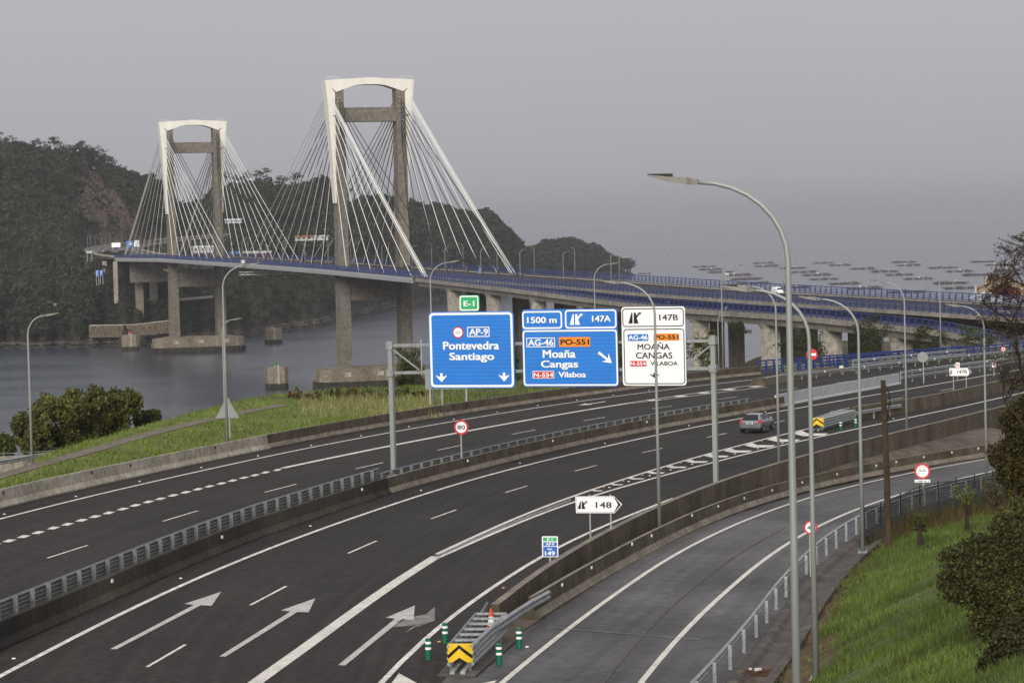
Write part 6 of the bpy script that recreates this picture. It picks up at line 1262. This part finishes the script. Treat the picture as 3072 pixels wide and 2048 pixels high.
# ================================================================== CARS
def make_car(paint, label, kind='hatch', detail=True):
    """rear at x=0, front at +x, ground at z=0"""
    root = empty('car', (0, 0, 0), label, 'car')
    if kind == 'hatch': st = [(0.0, .30, .80, .86, .80, .62), (.06, .24, .85, .90, .86, .68), (.22, .22, .87, .94, 1.10, .64), (.55, .22, .87, .95, 1.42, .57), (1.2, .22, .875, .95, 1.475, .57), (2.0, .22, .875, .94, 1.455, .57), (2.55, .22, .87, .92, 1.30, .58), (3.05, .22, .865, .90, .96, .62), (3.6, .22, .84, .82, .86, .6), (3.9, .25, .76, .70, .73, .52), (4.02, .32, .62, .60, .62, .4)]
    else: st = [(0.0, .30, .92, 1.0, 1.7, .84), (.05, .25, .95, 1.1, 2.1, .86), (1.0, .25, .96, 1.1, 2.2, .86), (3.2, .25, .96, 1.1, 2.2, .86), (3.9, .25, .96, 1.1, 1.9, .80), (4.3, .25, .95, 1.05, 1.2, .74), (4.9, .28, .88, .9, .95, .6), (5.0, .35, .75, .7, .75, .5)]
    def ring(s): x, zl, w_, zb, zt, wc = s; zt = max(zt, zb + .01); h = [(w_ * .90, zl), (w_, zl + .22), (w_ * 1.0, zb - .12), (w_ * .96, zb), (wc + .06, zb + (zt - zb) * .86), (wc * .72, zt)]; return [(x, a, z) for a, z in h] + [(x, -a, z) for a, z in reversed(h)]
    R_s = [ring(s) for s in st]; b = MB(); n = 12; b.v = [p for r in R_s for p in r]
    for i in range(len(st) - 1):
        for j in range(n): b.f.append((i * n + j, i * n + (j + 1) % n, i * n + n + (j + 1) % n, i * n + n + j))
    b.f.append(tuple(range(n - 1, -1, -1))); b.f.append(tuple((len(st) - 1) * n + j for j in range(n))); b.m = [0] * len(b.f); bo = b.build('body', paint, root, smooth=True)
    mo = bo.modifiers.new('bevel', 'SUBSURF'); mo.levels = 1; mo.render_levels = 2 if detail else 1
    def quad(name, pts, off, m, par=root):
        q = [np.array(p) for p in pts]; nn = np.cross(q[1] - q[0], q[2] - q[0]); nn /= np.linalg.norm(nn); c = sum(q) / len(q); ref = c - np.array([2.0, 0, .7]); nn = nn if nn @ ref > 0 else -nn; b = MB(); b.hexa([x + nn * (off - .05) for x in q], [x + nn * off for x in q]) if len(q) == 4 else None; return b.build(name, m, par)
    def lerp(a, c, t): return tuple(np.array(a) * (1 - t) + np.array(c) * t)
    if kind == 'hatch':
        A = lambda x, t: None
        quad('rear_window', [(.10, -.66, 1.0), (.10, .66, 1.0), (.47, .52, 1.38), (.47, -.52, 1.38)], .02, 'glass'); quad('windscreen', [(3.0, -.66, .98), (3.0, .66, .98), (2.1, .54, 1.42), (2.1, -.54, 1.42)], .02, 'glass')
        for sg in (-1, 1):
            quad('side_window', [(.62, sg * .80, .99), (1.52, sg * .81, .98), (1.52, sg * .635, 1.38), (.85, sg * .635, 1.37)], .02, 'glass'); quad('side_window', [(1.60, sg * .81, .98), (2.75, sg * .80, .96), (2.25, sg * .64, 1.33), (1.60, sg * .635, 1.38)], .02, 'glass')
            b = MB(); b.hexa([(-.01, sg * .60, .74), (-.01, sg * .82, .76), (.30, sg * .87, .88), (.25, sg * .66, .9)], [(.02, sg * .66, .98), (.05, sg * .78, 1.0), (.26, sg * .85, 1.03), (.2, sg * .7, 1.02)]); b.build('taillight', 'taillight', root)
            b = MB(); b.box((2.55, sg * .95, .95), .2, .14, .14); b.build('mirror', paint, root)
        b = MB(); b.box((-.045, 0, .70), .03, .52, .12); b.build('number_plate', 's_white', root); b = MB(); b.box((-.06, 0, .725), .012, .40, .07); b.build('plate_lettering', 's_black', root)
        b = MB(); b.box((-.03, 0, .25), .12, 1.3, .14); b.build('bumper_insert', 's_black', root); b = MB(); b.tube([(.75, 0, 1.46), (.6, 0, 1.66)], .012, 5); b.build('aerial', 's_black', root)
        wx = (.72, 3.22); wr = .31; wt = .80
    else:
        quad('windscreen', [(4.28, -.74, 1.25), (4.28, .74, 1.25), (3.93, .68, 1.82), (3.93, -.68, 1.82)], .03, 'glass'); b = MB(); b.box((-.03, 0, 1.25), .04, 1.3, .5); b.build('rear_window', 'glass', root); wx = (.9, 4.1); wr = .36; wt = .86
        for sg in (-1, 1): b = MB(); b.box((-.03, sg * .82, .8), .05, .14, .4); b.build('taillight', 'taillight', root)
    for x in wx:
        for sg in (-1, 1):
            b = MB(); b.tube([(x, sg * wt - .11, wr), (x, sg * wt + .11, wr)], wr, 18); wo = b.build('wheel', 'tyre', root)
            if detail: b = MB(); b.tube([(x, sg * (wt + .112), wr), (x, sg * (wt + .12), wr)], wr * .62, 14); b.build('rim', 'rim', wo)
    return root
def place_car(c, p, d): c.location = tuple(map(float, p)); c.rotation_euler = (0, 0, math.atan2(d[1], d[0]))
car = make_car('car_grey', 'grey hatchback with red tail lights driving away on the motorway'); rw = hit(2250, 1299); i = int(np.argmin(abs(np.array(MDB)[:, 1] - rw[1]))); _, dd0 = along(MDB, arclen(MDB)[i]); place_car(car, rw + np.array([0, 0, .01]), dd0)
CW = make_car('car_white', 'white car passing behind the blue parapet under the right end of the viaduct', detail=False); cp = at(2818, 1090, 374); place_car(CW, cp, (-1, -.35))
def bridge_car(px, py, o_, paint, label, kind='hatch', toward=1, protos_={}):
    lo, hi = -560, 620
    for _ in range(50):
        m = (lo + hi) / 2
        if proj(bp(m, o_, zm(m)))[0] < px: lo = m
        else: hi = m
    c = make_car(paint, label, kind, False); place_car(c, bp(lo, o_, zm(lo) + .07), BU * toward); return c
bridge_car(1554, 827, 8.5, 'car_black', 'black car on the viaduct at the foot of the white stay bundle'); bridge_car(2322, 880, 8.5, 'car_white', 'white van on the viaduct behind the nearest lamp pole', 'van'); bridge_car(3020, 952, -9.5, 'car_white', 'white car on the viaduct seen through the bare twigs at the right', toward=-1)
bridge_car(1218, 801, 8.5, 'car_black', 'dark car on the deck behind the right leg of the near tower'); bridge_car(774, 773, -9.5, 'car_white', 'white car on the deck between the two towers', toward=-1); bridge_car(620, 773, -9.5, 'car_white', 'white car on the deck by the right leg of the far tower', toward=-1); bridge_car(405, 765, -9.5, 'car_black', 'dark car on the deck left of the far tower', toward=-1)
c = make_car('car_black', 'dark car coming round the far curve', detail=False); pc = FRp[3] + np.array([3, 0, .05]); place_car(c, pc, (.3, -.95))

# ================================================================== NEAR TREES, FENCE, GRASS
def leafy(root, blobs, n, size, m, seed, tintv=.25, base=(1, 1, 1), up=.3, name='crown', shell=.75):
    rr = np.random.default_rng(seed); C_ = []; BT = []
    vol = np.array([b_[3] * b_[4] * b_[5] for b_ in blobs]) ** .72; cnt = (vol / vol.sum() * n).astype(int)
    for (x, y, z, a, b_, c), k in zip(blobs, cnt):
        ncl = max(4, k // 40); dv = rr.normal(size=(ncl, 3)); dv /= np.linalg.norm(dv, axis=1)[:, None]; cen = dv * (rr.uniform(shell ** 3, 1, ncl) ** (1 / 3))[:, None]
        kk = rr.integers(0, ncl, k); q = cen[kk] * np.array([a, b_, c]) + rr.normal(0, 1, (k, 3)) * np.array([a, b_, c]) * .21 + np.array([x, y, z]); C_.append(q); BT.append(np.full(k, rr.uniform(.72, 1.32)))
    C_ = np.concatenate(C_); q = leaf_quads(C_, size, rr, up); t = np.clip(rr.normal(1, tintv, (len(q), 1)), .35, 2.0) * np.concatenate(BT)[:, None] * np.array([base]); yl = rr.uniform(0, 1, len(q)) < .06; t[yl] *= np.array([1.45, 1.25, .9]); return np_mesh(name, q.reshape(-1, 3), np.arange(len(q) * 4).reshape(-1, 4), m, root, tint=t)
def limbs(b, base, tops, r0, seed):
    rr = random.Random(seed)
    for t in tops:
        t = np.array(t); m_ = (base + t) / 2 + np.array([rr.uniform(-.5, .5), rr.uniform(-.3, .3), -.2]); b.tube([base, m_, t], [r0, r0 * .6, r0 * .2], 6)
# round trees at the water's edge on the left
def shore_tree(px0, px1, pyt, pyb, Y, label, seed, n, tint=(1, 1, 1), low=.0):
    xl = at(px0, 1200, Y)[0]; xr = at(px1, 1200, Y)[0]; zt = at((px0 + px1) / 2, pyt, Y)[2]; zb = at((px0 + px1) / 2, pyb, Y)[2]; w_ = (xr - xl) / 2; h_ = zt - zb; cx_ = (xl + xr) / 2; rr = random.Random(seed); bl_ = []
    for i in range(26):
        a = rr.uniform(-.75, .75); zz = rr.uniform(.12, .86); lim = math.sqrt(max(.05, 1 - a * a)); zz = min(zz, .30 + .56 * lim); bl_.append((cx_ + a * w_, Y + rr.uniform(-.5, .5) * w_, zb + h_ * zz, w_ * rr.uniform(.24, .38), w_ * .34, h_ * rr.uniform(.13, .2)))
    g = gz(cx_, Y); p = np.array([cx_, Y, min(g, zb)]); root = empty('acacia_tree', p, label, 'tree', 'round evergreen trees by the water on the left'); b = MB(); b.tube([p - [0, 0, .5], p + [0, 0, (zb - p[2]) + h_ * .3]], [.24, .16], 7); limbs(b, p + np.array([0, 0, (zb - p[2]) + h_ * .15]), [x[:3] for x in bl_[:9]], .12, seed); b.build('trunk', 'bark', root); leafy(root, bl_, int(n * 1.5), .13, 'leaf', seed, .32, tint)
shore_tree(36, 155, 1225, 1370, 232, 'leftmost tall round tree by the water, behind the left lamp', 1, 9000)
shore_tree(95, 255, 1180, 1355, 236, 'broad round tree left of the middle of the waterside group', 2, 13000, (1.05, 1.0, .9))
shore_tree(195, 330, 1158, 1330, 240, 'tallest round tree in the middle of the waterside group', 3, 13000, (1.1, 1.02, .9))
shore_tree(300, 425, 1168, 1310, 243, 'round tree right of the middle of the waterside group', 4, 11000)
shore_tree(395, 480, 1222, 1285, 247, 'small rightmost tree of the waterside group beside the path', 5, 4500)
shore_tree(-40, 48, 1303, 1385, 226, 'low dark tree at the left edge of the picture', 6, 5000, (.75, .85, .8))
# low stone wall with railing at the left edge
def sp(px, py, Y): q = at(px, py, Y); return q
w0 = [sp(-60, 1388, 214), sp(60, 1384, 216), sp(175, 1372, 222)]; b = MB(); b.sweep([q - np.array([0, 0, .9]) for q in w0], [(-.3, 0), (-.3, 1.35), (.3, 1.35), (.3, 0)]); tag(b.build('stone_wall', 'conc', origin=w0[0]), 'low pale wall by the water at the left edge, topped by a thin railing', 'wall')
root = empty('railing', w0[0], 'thin grey railing on the low wall at the left edge', 'railing'); w1 = [sp(-60, 1362, 214), sp(60, 1358, 216), sp(245, 1346, 226)]; b = MB(); b.tube(w1, .03, 6); b.tube([q - np.array([0, 0, .45]) for q in w1], .02, 6); b.build('rail', 'galv', root); b = MB()
for s_ in np.arange(.5, 9.5, 1.5): q, _ = along(w1, s_); b.tube([q - np.array([0, 0, .8]), q], .025, 5)
b.build('posts', 'galv', root); root.children[-1].name = 'baluster'
w2 = smooth([hit(x, y, lambda a, c: plane(a, c) + .25) for x, y in ((-80, 1418), (0, 1410), (50, 1402), (97, 1393))], 2); b = MB(); b.sweep([q + np.array([0, 0, .35]) for q in w2], WB); gq = empty('guardrail', w2[0], 'short guardrail end by the leftmost lamp', 'guardrail'); b.build('rail', 'galv', gq)
for s_ in (1, 4): q, dq = along(w2, s_); bb = MB(); bb.box(q, .1, .1, .65, dq[:2]); bb.build('post', 'galv', gq)
# shrubs behind the gantry and at the field edge
def shrub(px, py, Y, wpx, hpx, label, seed, n=900, m='leaf', tint=(.7, .8, .8), group=None, size=.16):
    base = at(px, py, Y); s_ = Y / F; w_ = wpx * s_ / 2; h_ = hpx * s_; g = gz(base[0], base[1]); base[2] = min(base[2], g + 50); root = empty('shrub', base, label, 'shrub', group); rr = random.Random(seed); bl_ = [(base[0] + rr.uniform(-.6, .6) * w_, base[1] + rr.uniform(-.5, .5) * w_, base[2] + h_ * rr.uniform(.3, .75), w_ * rr.uniform(.35, .55), w_ * .5, h_ * rr.uniform(.2, .3)) for _ in range(6)]
    b = MB(); foot = np.array([base[0], base[1], min(base[2] - .5, g - .3)]); b.tube([foot, base], [.16, .09], 6); limbs(b, base, [x[:3] for x in bl_], .07, seed); b.build('stem', 'bark', root); leafy(root, bl_, n, size, m, seed, .3, tint); return root
shrub(1245, 1190, 330, 110, 150, 'dark bushy tree left of the left blue panel, in front of the tower base', 11, 2200); shrub(1215, 1180, 320, 90, 70, 'low bush at the water behind the left gantry pole', 12, 1000)
shrub(1400, 1190, 335, 150, 110, 'dark scrub under the left blue gantry panel', 13, 1800); shrub(1545, 1180, 345, 90, 190, 'dark tree showing between the two blue gantry panels', 14, 2000); shrub(1700, 1170, 350, 190, 130, 'dark scrub under the middle gantry panel', 15, 1600); shrub(1862, 1160, 360, 60, 180, 'dark bush between the middle and white gantry panels', 16, 1200)
shrub(2105, 1120, 400, 130, 120, 'green bush under the viaduct just right of the gantry', 17, 1600, tint=(.55, .65, .42)); shrub(2215, 1010, 640, 70, 60, 'dark tree against the water between the viaduct piers', 18, 900, tint=(.45, .5, .4)); shrub(2390, 1080, 440, 200, 110, 'dark undergrowth behind the no-entry sign under the viaduct', 19, 2200, tint=(.4, .45, .35)); shrub(2600, 1070, 470, 150, 130, 'dark clump of trees between two right-hand viaduct piers', 20, 2200, tint=(.36, .4, .32)); shrub(2790, 1050, 500, 120, 90, 'dark bush under the right end of the viaduct', 21, 1400, tint=(.38, .42, .3)); shrub(2900, 1050, 500, 160, 80, 'low green bush under the ramp at the right', 22, 1400, tint=(.45, .55, .3))
rr = random.Random(4)
for i in range(16):
    px = 880 + i * 26 + rr.uniform(-9, 9); py = 1198 - (px - 880) * .028 + rr.uniform(-4, 8); p = hit(px, py, lambda a, c: plane(a, c) + .2); shrub(px, py, p[1], rr.uniform(26, 44), rr.uniform(18, 40), 'small reddish brown bramble at the water edge of the field, left of the gantry', 60 + i, 260, tint=rr.choice([(1.1, .62, .45), (.95, .8, .45), (.8, .9, .4)]), group='brambles along the field edge', size=.10)
# grass blades: near bank and field
def blades(name, pts, h, wd, m, tint, seed):
    r = np.random.default_rng(seed); n = len(pts); th = r.uniform(0, 6.28, n); d = np.stack([np.cos(th), np.sin(th), 0 * th], -1); hh = h * r.uniform(.5, 1.4, n) * np.clip(1 + .75 * np.sin(pts[:, 0] * 1.15 + 1.7 * np.sin(pts[:, 1] * .42)) * np.sin(pts[:, 1] * .8 + .5 * pts[:, 0]), .35, 2); lean = r.normal(0, .38, (n, 2)); top = pts + np.stack([lean[:, 0] * hh, lean[:, 1] * hh, hh], -1); w_ = wd * r.uniform(.6, 1.4, n)
    V = np.stack([pts - d * w_[:, None], pts + d * w_[:, None], top], 1); return tag(np_mesh(name, V.reshape(-1, 3), np.arange(n * 3).reshape(-1, 3), m, tint=tint), kind='stuff')
r = np.random.default_rng(9); n = 300000; Yb = 52 + 118 * r.uniform(0, 1, n) ** 1.25; db = r.uniform(0, 1, n) ** .9 * (17 + .02 * Yb); xb = xat(CHE, Yb) + db; zb = ground(xb, Yb)
wob = .9 * np.sin(Yb * .35) + .5 * np.sin(Yb * .9 + 1); keep = (db > .15) & ((db > np.clip((118 - Yb) * .075, .2, 3.4) + wob * .4) | (r.uniform(0, 1, n) < .16)); P_ = np.stack([xb, Yb, zb + .02], -1)[keep]; db = db[keep]
pat = np.sin(P_[:, 0] * .8 + 1.3 * np.sin(P_[:, 1] * .35)) * np.sin(P_[:, 1] * .55 + .6 * P_[:, 0]); tn = np.array([1.02, .96, .85]) * (1 + .34 * pat[:, None]) * np.clip(r.normal(1, .28, (len(P_), 1)), .3, 2); pt_ = np.sin(P_[:, 0] * 1.7 + 2 * np.sin(P_[:, 1] * .5)) * np.sin(P_[:, 1] * 1.1 + P_[:, 0] * .7); brown = (r.uniform(0, 1, len(P_)) < np.clip(.55 - db * .30, .04, .6) + .45 * (pt_ > .82)); tn[brown] = np.array([1.25, .62, .9]) * r.uniform(.4, 1.0, (brown.sum(), 1)); blades('bank_grass', P_, .21, .015, 'blade', tn, 1)
n = 120000; px = r.uniform(-60, 1700, n); t = r.uniform(0, 1, n); Yf = 150 + 180 * r.uniform(0, 1, n); xf = (px - CX) / F * Yf
zf = ground(xf, Yf); dL_ = sdist(xf, Yf, LB); dE_ = sdist(xf, Yf, EDGE); keep = (dL_ > .35) & (dE_ < 5); dP = np.abs(sdist(xf, Yf, PT)); keep &= (dP > 1.0); P_ = np.stack([xf, Yf, zf], -1)[keep]; pat = np.sin(P_[:, 0] * .5 + P_[:, 1] * .13) * np.sin(P_[:, 1] * .21); tn = np.array([1.18, 1.14, .62]) * (1 + .2 * pat[:, None]) * np.clip(r.normal(1, .25, (len(P_), 1)), .4, 2)
strawm = (r.uniform(0, 1, len(P_)) < .10 + .25 * (np.exp(-(sdist(P_[:, 0], P_[:, 1], LB) - .8) ** 2))) ; tn[strawm] = np.array([3.2, 2.0, 5.0]) * r.uniform(.5, 1.0, (strawm.sum(), 1)); blades('field_grass', P_, .22, .03, 'blade', tn, 2)
n = 9000; px = r.uniform(900, 1330, n); py = r.uniform(1196, 1255, n); P_ = []
for a, c in zip(px[:2600], py[:2600]):
    q = hit(a, c, lambda x, y: plane(x, y) + .2); P_.append(q)
P_ = np.array(P_); blades('dry_grass', P_, .6, .03, 'blade', np.array([3.6, 2.2, 5.0]) * r.uniform(.4, 1.0, (len(P_), 1)), 3)
# brown tall weeds along the fence
FN = [np.array([x, y, 0]) for x, y in ((17.3, 137.5), (18.6, 140.2), (20.8, 144), (24.2, 150), (28.5, 157), (33, 164), (38, 171))]; FN = smooth([np.array([q[0], q[1], gz(q[0], q[1])]) for q in FN], 2)
n = 5200; P_ = []
for i in range(n):
    q, d = along(FN, r.uniform(0, arclen(FN)[-1] * .85)); off_ = abs(r.normal(0, 1.3)) - .2; q = q + np.array([d[1], -d[0], 0]) * off_; q[2] = gz(q[0], q[1]); P_.append(q)
blades('fence_weeds', np.array(P_), .85, .016, 'blade', np.array([1.3, .62, .9]) * r.uniform(.3, 1.0, (n, 1)), 4)
# mesh fence
fe = empty('mesh_fence', FN[0], 'dark green wire mesh fence above the slip road guardrail', 'fence'); b = MB(); A_ = arclen(FN)[-1]; hF = 2.1
for s_ in np.arange(0, A_ - .1, .10): q, d = along(FN, s_); b.add([q + np.array([0, 0, .05]) - d * .022, q + np.array([0, 0, .05]) + d * .022, q + np.array([0, 0, hF]) + d * .022, q + np.array([0, 0, hF]) - d * .022], [(0, 1, 2, 3)])
for z in np.arange(.08, hF + .01, .085): b.sweep([q + np.array([0, 0, z]) for q in FN], [(-.004, 0), (-.004, .036), (.004, .036), (.004, 0)])
b.build('wire_mesh', 'mesh_green', fe)
for s_ in np.arange(0, A_, 2.7): q, d = along(FN, s_); bb = MB(); bb.tube([q - np.array([0, 0, .2]), q + np.array([0, 0, hF + .1])], .035, 7); bb.build('post', 'post_green', fe)
b = MB(); b.beam(FN[0] + np.array([0, 0, 1.9]), FN[0] + np.array([-.5, -1.4, 0]), .05); b.build('strut', 'post_green', fe)
# white gate frame at the right
g0 = at(3032, 1420, 158); root = empty('gate_frame', g0 - np.array([0, 0, 1.2]), 'white painted frame with a diagonal, standing behind the fence at the right edge', 'gate'); b = MB()
for dx in (0, .18): b.beam(g0 + np.array([dx, 0, -1.2]), g0 + np.array([dx, 0, .75]), .09)
b.beam(g0 + np.array([-.15, 0, .7]), g0 + np.array([.15, 0, -.2]), .07); b.beam(g0 + np.array([.15, 0, .15]), g0 + np.array([1.6, 0, .25]), .06); b.beam(g0 + np.array([.15, 0, -.25]), g0 + np.array([1.6, 0, .6]), .05); b.build('frame', 'w_gate', root)
# wooden pole with cable
p = at(2666, 1636, 131.5); p[2] = gz(p[0], p[1]); tp_ = at(2649, 1140, p[1]); root = empty('utility_pole', p, 'old dark wooden utility pole with a loop of cable near its top', 'utility pole'); b = MB(); b.tube([p - [0, 0, .4], (p + tp_) / 2 + [.03, 0, 0], tp_], [.165, .145, .12], 12); b.build('pole', 'wood', root)
b = MB(); R0 = tp_ - np.array([-.13, 0, .25])
for k in range(3): b.tube([R0 + np.array([.02 + .05 * k, 0, -.1 * k]), R0 + np.array([.16 + .03 * k, -.05, -.5 - .2 * k]), R0 + np.array([.10, 0, -1.1 - .25 * k]), R0 + np.array([.04, 0, -1.7])], .014, 5)
b.tube([R0 + np.array([.1, 0, -1.4]), R0 + np.array([.3, 0, -1.75]), R0 + np.array([.12, 0, -1.9]), R0 + np.array([.02, 0, -1.5])], .014, 5); b.build('cable', 's_black', root)
# litter box in the drain
q = hit(2270, 2030, lambda x, y: rampz(x, y) - .15); root = empty('drain_grate', q, 'broken drain pit with dead leaves and litter at the bottom of the channel', 'drain'); b = MB()
for s_ in (-1, 1): b.box(q + np.array([0, s_ * 1.1, -.05]), 1.5, .1, .22); b.box(q + np.array([s_ * .7, 0, -.05]), .1, 2.2, .22)
b.build('rim', 'drain', root); b = MB(); rr = random.Random(5)
for _ in range(90): b.box(q + np.array([rr.uniform(-.5, .6), rr.uniform(-.9, .9), .06 + rr.uniform(0, .1)]), rr.uniform(.04, .14), rr.uniform(.03, .1), .02, (math.cos(_), math.sin(_)))
b.build('leaves', mat('dead_leaves', (.09, .04, .02), .9, .3, 5), root); b = MB(); b.box(q + np.array([.1, .5, .15]), .25, .12, .08, (.8, .6)); b.box(q + np.array([-.15, .62, .16]), .1, .1, .06, (.3, .95)); b.build('rubbish', 'litter', root)
# big dark bush and the bare tree at the right
def bush(cx_px, cy_px, Y, wpx, hpx, label, seed, n, tint, nb=22):
    c = at(cx_px, cy_px, Y); s_ = Y / F; w_, h_ = wpx * s_ / 2, hpx * s_ / 2; rr = random.Random(seed); base = np.array([c[0], c[1], gz(c[0], c[1])]); root = empty('bush', base, label, 'bush', 'dark bushes on the near bank'); bl_ = []
    for _ in range(nb): a = rr.uniform(0, 6.28); k = rr.uniform(.2, .85); bl_.append((c[0] + math.cos(a) * k * w_, c[1] + rr.uniform(-.7, .7) * w_ * .7, c[2] + math.sin(a) * k * h_, w_ * rr.uniform(.28, .42), w_ * .4, h_ * rr.uniform(.2, .32)))
    b = MB(); limbs(b, base - np.array([0, 0, .3]), [x[:3] for x in bl_], .06, seed); b.build('stem', 'bark', root); leafy(root, bl_, n, .05, 'leaf_dark', seed, .38, tint, shell=.35); return root
bush(2985, 1800, 74, 300, 470, 'big dark evergreen bush low on the right of the grass bank', 31, 42000, (1.25, 1.3, .85)); bush(3060, 1590, 80, 190, 260, 'dark bush rising behind the big bush at the right edge', 32, 20000, (1.2, 1.2, .8)); bush(3075, 1980, 68, 240, 260, 'dark bush in the bottom right corner', 33, 20000, (.9, .95, .7)); bush(3085, 1370, 92, 190, 330, 'dark ivy-like thicket under the bare tree at the right edge', 34, 26000, (1.3, 1.1, .7))
def bare_tree(seed=41):
    rr = random.Random(seed); base = np.array([19.2, 86.0, 0]); base[2] = gz(base[0], base[1]); root = empty('bare_tree', base, 'bare winter tree with fine dark twigs and a few brown leaves at the right edge', 'tree'); b = MB(); lf = []
    def grow(p, d, L_, r0, dep):
        q = p + d * L_; lim = 14.7 + .55 * math.sin(q[2] * 1.7) + .06 * abs(q[2] - 60)
        if q[0] < lim: d = np.array([abs(d[0]) * .4, d[1], d[2]]); d /= np.linalg.norm(d); q = p + d * L_ * .6
        if q[2] > 64.6 - .25 * abs(q[0] - 17): q[2] = p[2] + .1
        m_ = (p + q) / 2 + np.array([rr.uniform(-1, 1), rr.uniform(-1, 1), rr.uniform(-1, 1)]) * L_ * .08; b.tube([p, m_, q], [r0, r0 * .82, r0 * .66], 5 if dep < 3 else 3, cap=False)
        if dep >= 7 or L_ < .14:
            for _ in range(rr.choice([0, 0, 1, 1])): lf.append(q + np.array([rr.uniform(-.1, .1) for _ in range(3)]))
            return
        for _ in range(3):
            nd = d + np.array([rr.uniform(-.95, .85), rr.uniform(-.85, .85), rr.uniform(-.6, .6)]); nd /= np.linalg.norm(nd); grow(q if rr.random() < .6 else m_, nd, L_ * rr.uniform(.58, .8), max(r0 * .6, .0075), dep + 1)
    b0 = base - np.array([0, 0, .4])
    for k in range(6):
        a0 = b0 + np.array([rr.uniform(-.4, .4), rr.uniform(-.4, .4), 0]); a1 = np.array([rr.uniform(15.6, 18.5), 86 + rr.uniform(-1.5, 1.5), base[2] + rr.uniform(2.0, 6.6)]); b.tube([a0, (a0 + a1) / 2 + np.array([.4, 0, 0]), a1], [.12, .09, .06], 6); d = np.array([rr.uniform(-.5, .1), rr.uniform(-.4, .4), rr.uniform(.2, 1.0)]); d /= np.linalg.norm(d); grow(a1, d, rr.uniform(1.3, 2.1), .05, 1)
    b.build('trunk', 'bark', root); q = leaf_quads(np.array(lf), .038, np.random.default_rng(5)); np_mesh('crown', q.reshape(-1, 3), np.arange(len(q) * 4).reshape(-1, 4), 'leaf_dark', root, tint=np.random.default_rng(6).uniform(.6, 1.8, (len(q), 1)) * np.array([[1.3, .95, .8]])); return root
bare_tree()
for i, (x, y, Y, w_, h_) in enumerate(((2760, 1590, 128, 60, 60), (2900, 1545, 132, 90, 110), (2985, 1520, 130, 80, 130), (3040, 1480, 126, 90, 150))): shrub(x, y, Y, w_, h_, ('small yellow green weed bush in front of the fence', 'yellow green sapling clump before the fence', 'tall leafy weeds near the fence end', 'leafy sapling at the right edge before the fence')[i], 80 + i, 420, 'leaf', ((.9, 1.0, .5), (1.3, 1.4, .6), (1.0, .8, .5), (1.0, 1.0, .5))[i], size=.045)

# ================================================================== HAZE
b = MB(); b.box((0, 14800, -8), 30000, 30000, 176); hz = b.build('haze', 'white'); tag(hz, kind='stuff')
hm = bpy.data.materials.new('haze_air'); hm.use_nodes = True; t = hm.node_tree; t.nodes.clear(); o_ = t.nodes.new("ShaderNodeOutputMaterial"); pv = t.nodes.new("ShaderNodeVolumePrincipled")
pv.inputs["Color"].default_value = (.62, .615, .655, 1); pv.inputs["Density"].default_value = .000065; pv.inputs["Anisotropy"].default_value = .2
t.links.new(pv.outputs[0], o_.inputs["Volume"]); hz.data.materials.clear(); hz.data.materials.append(hm)
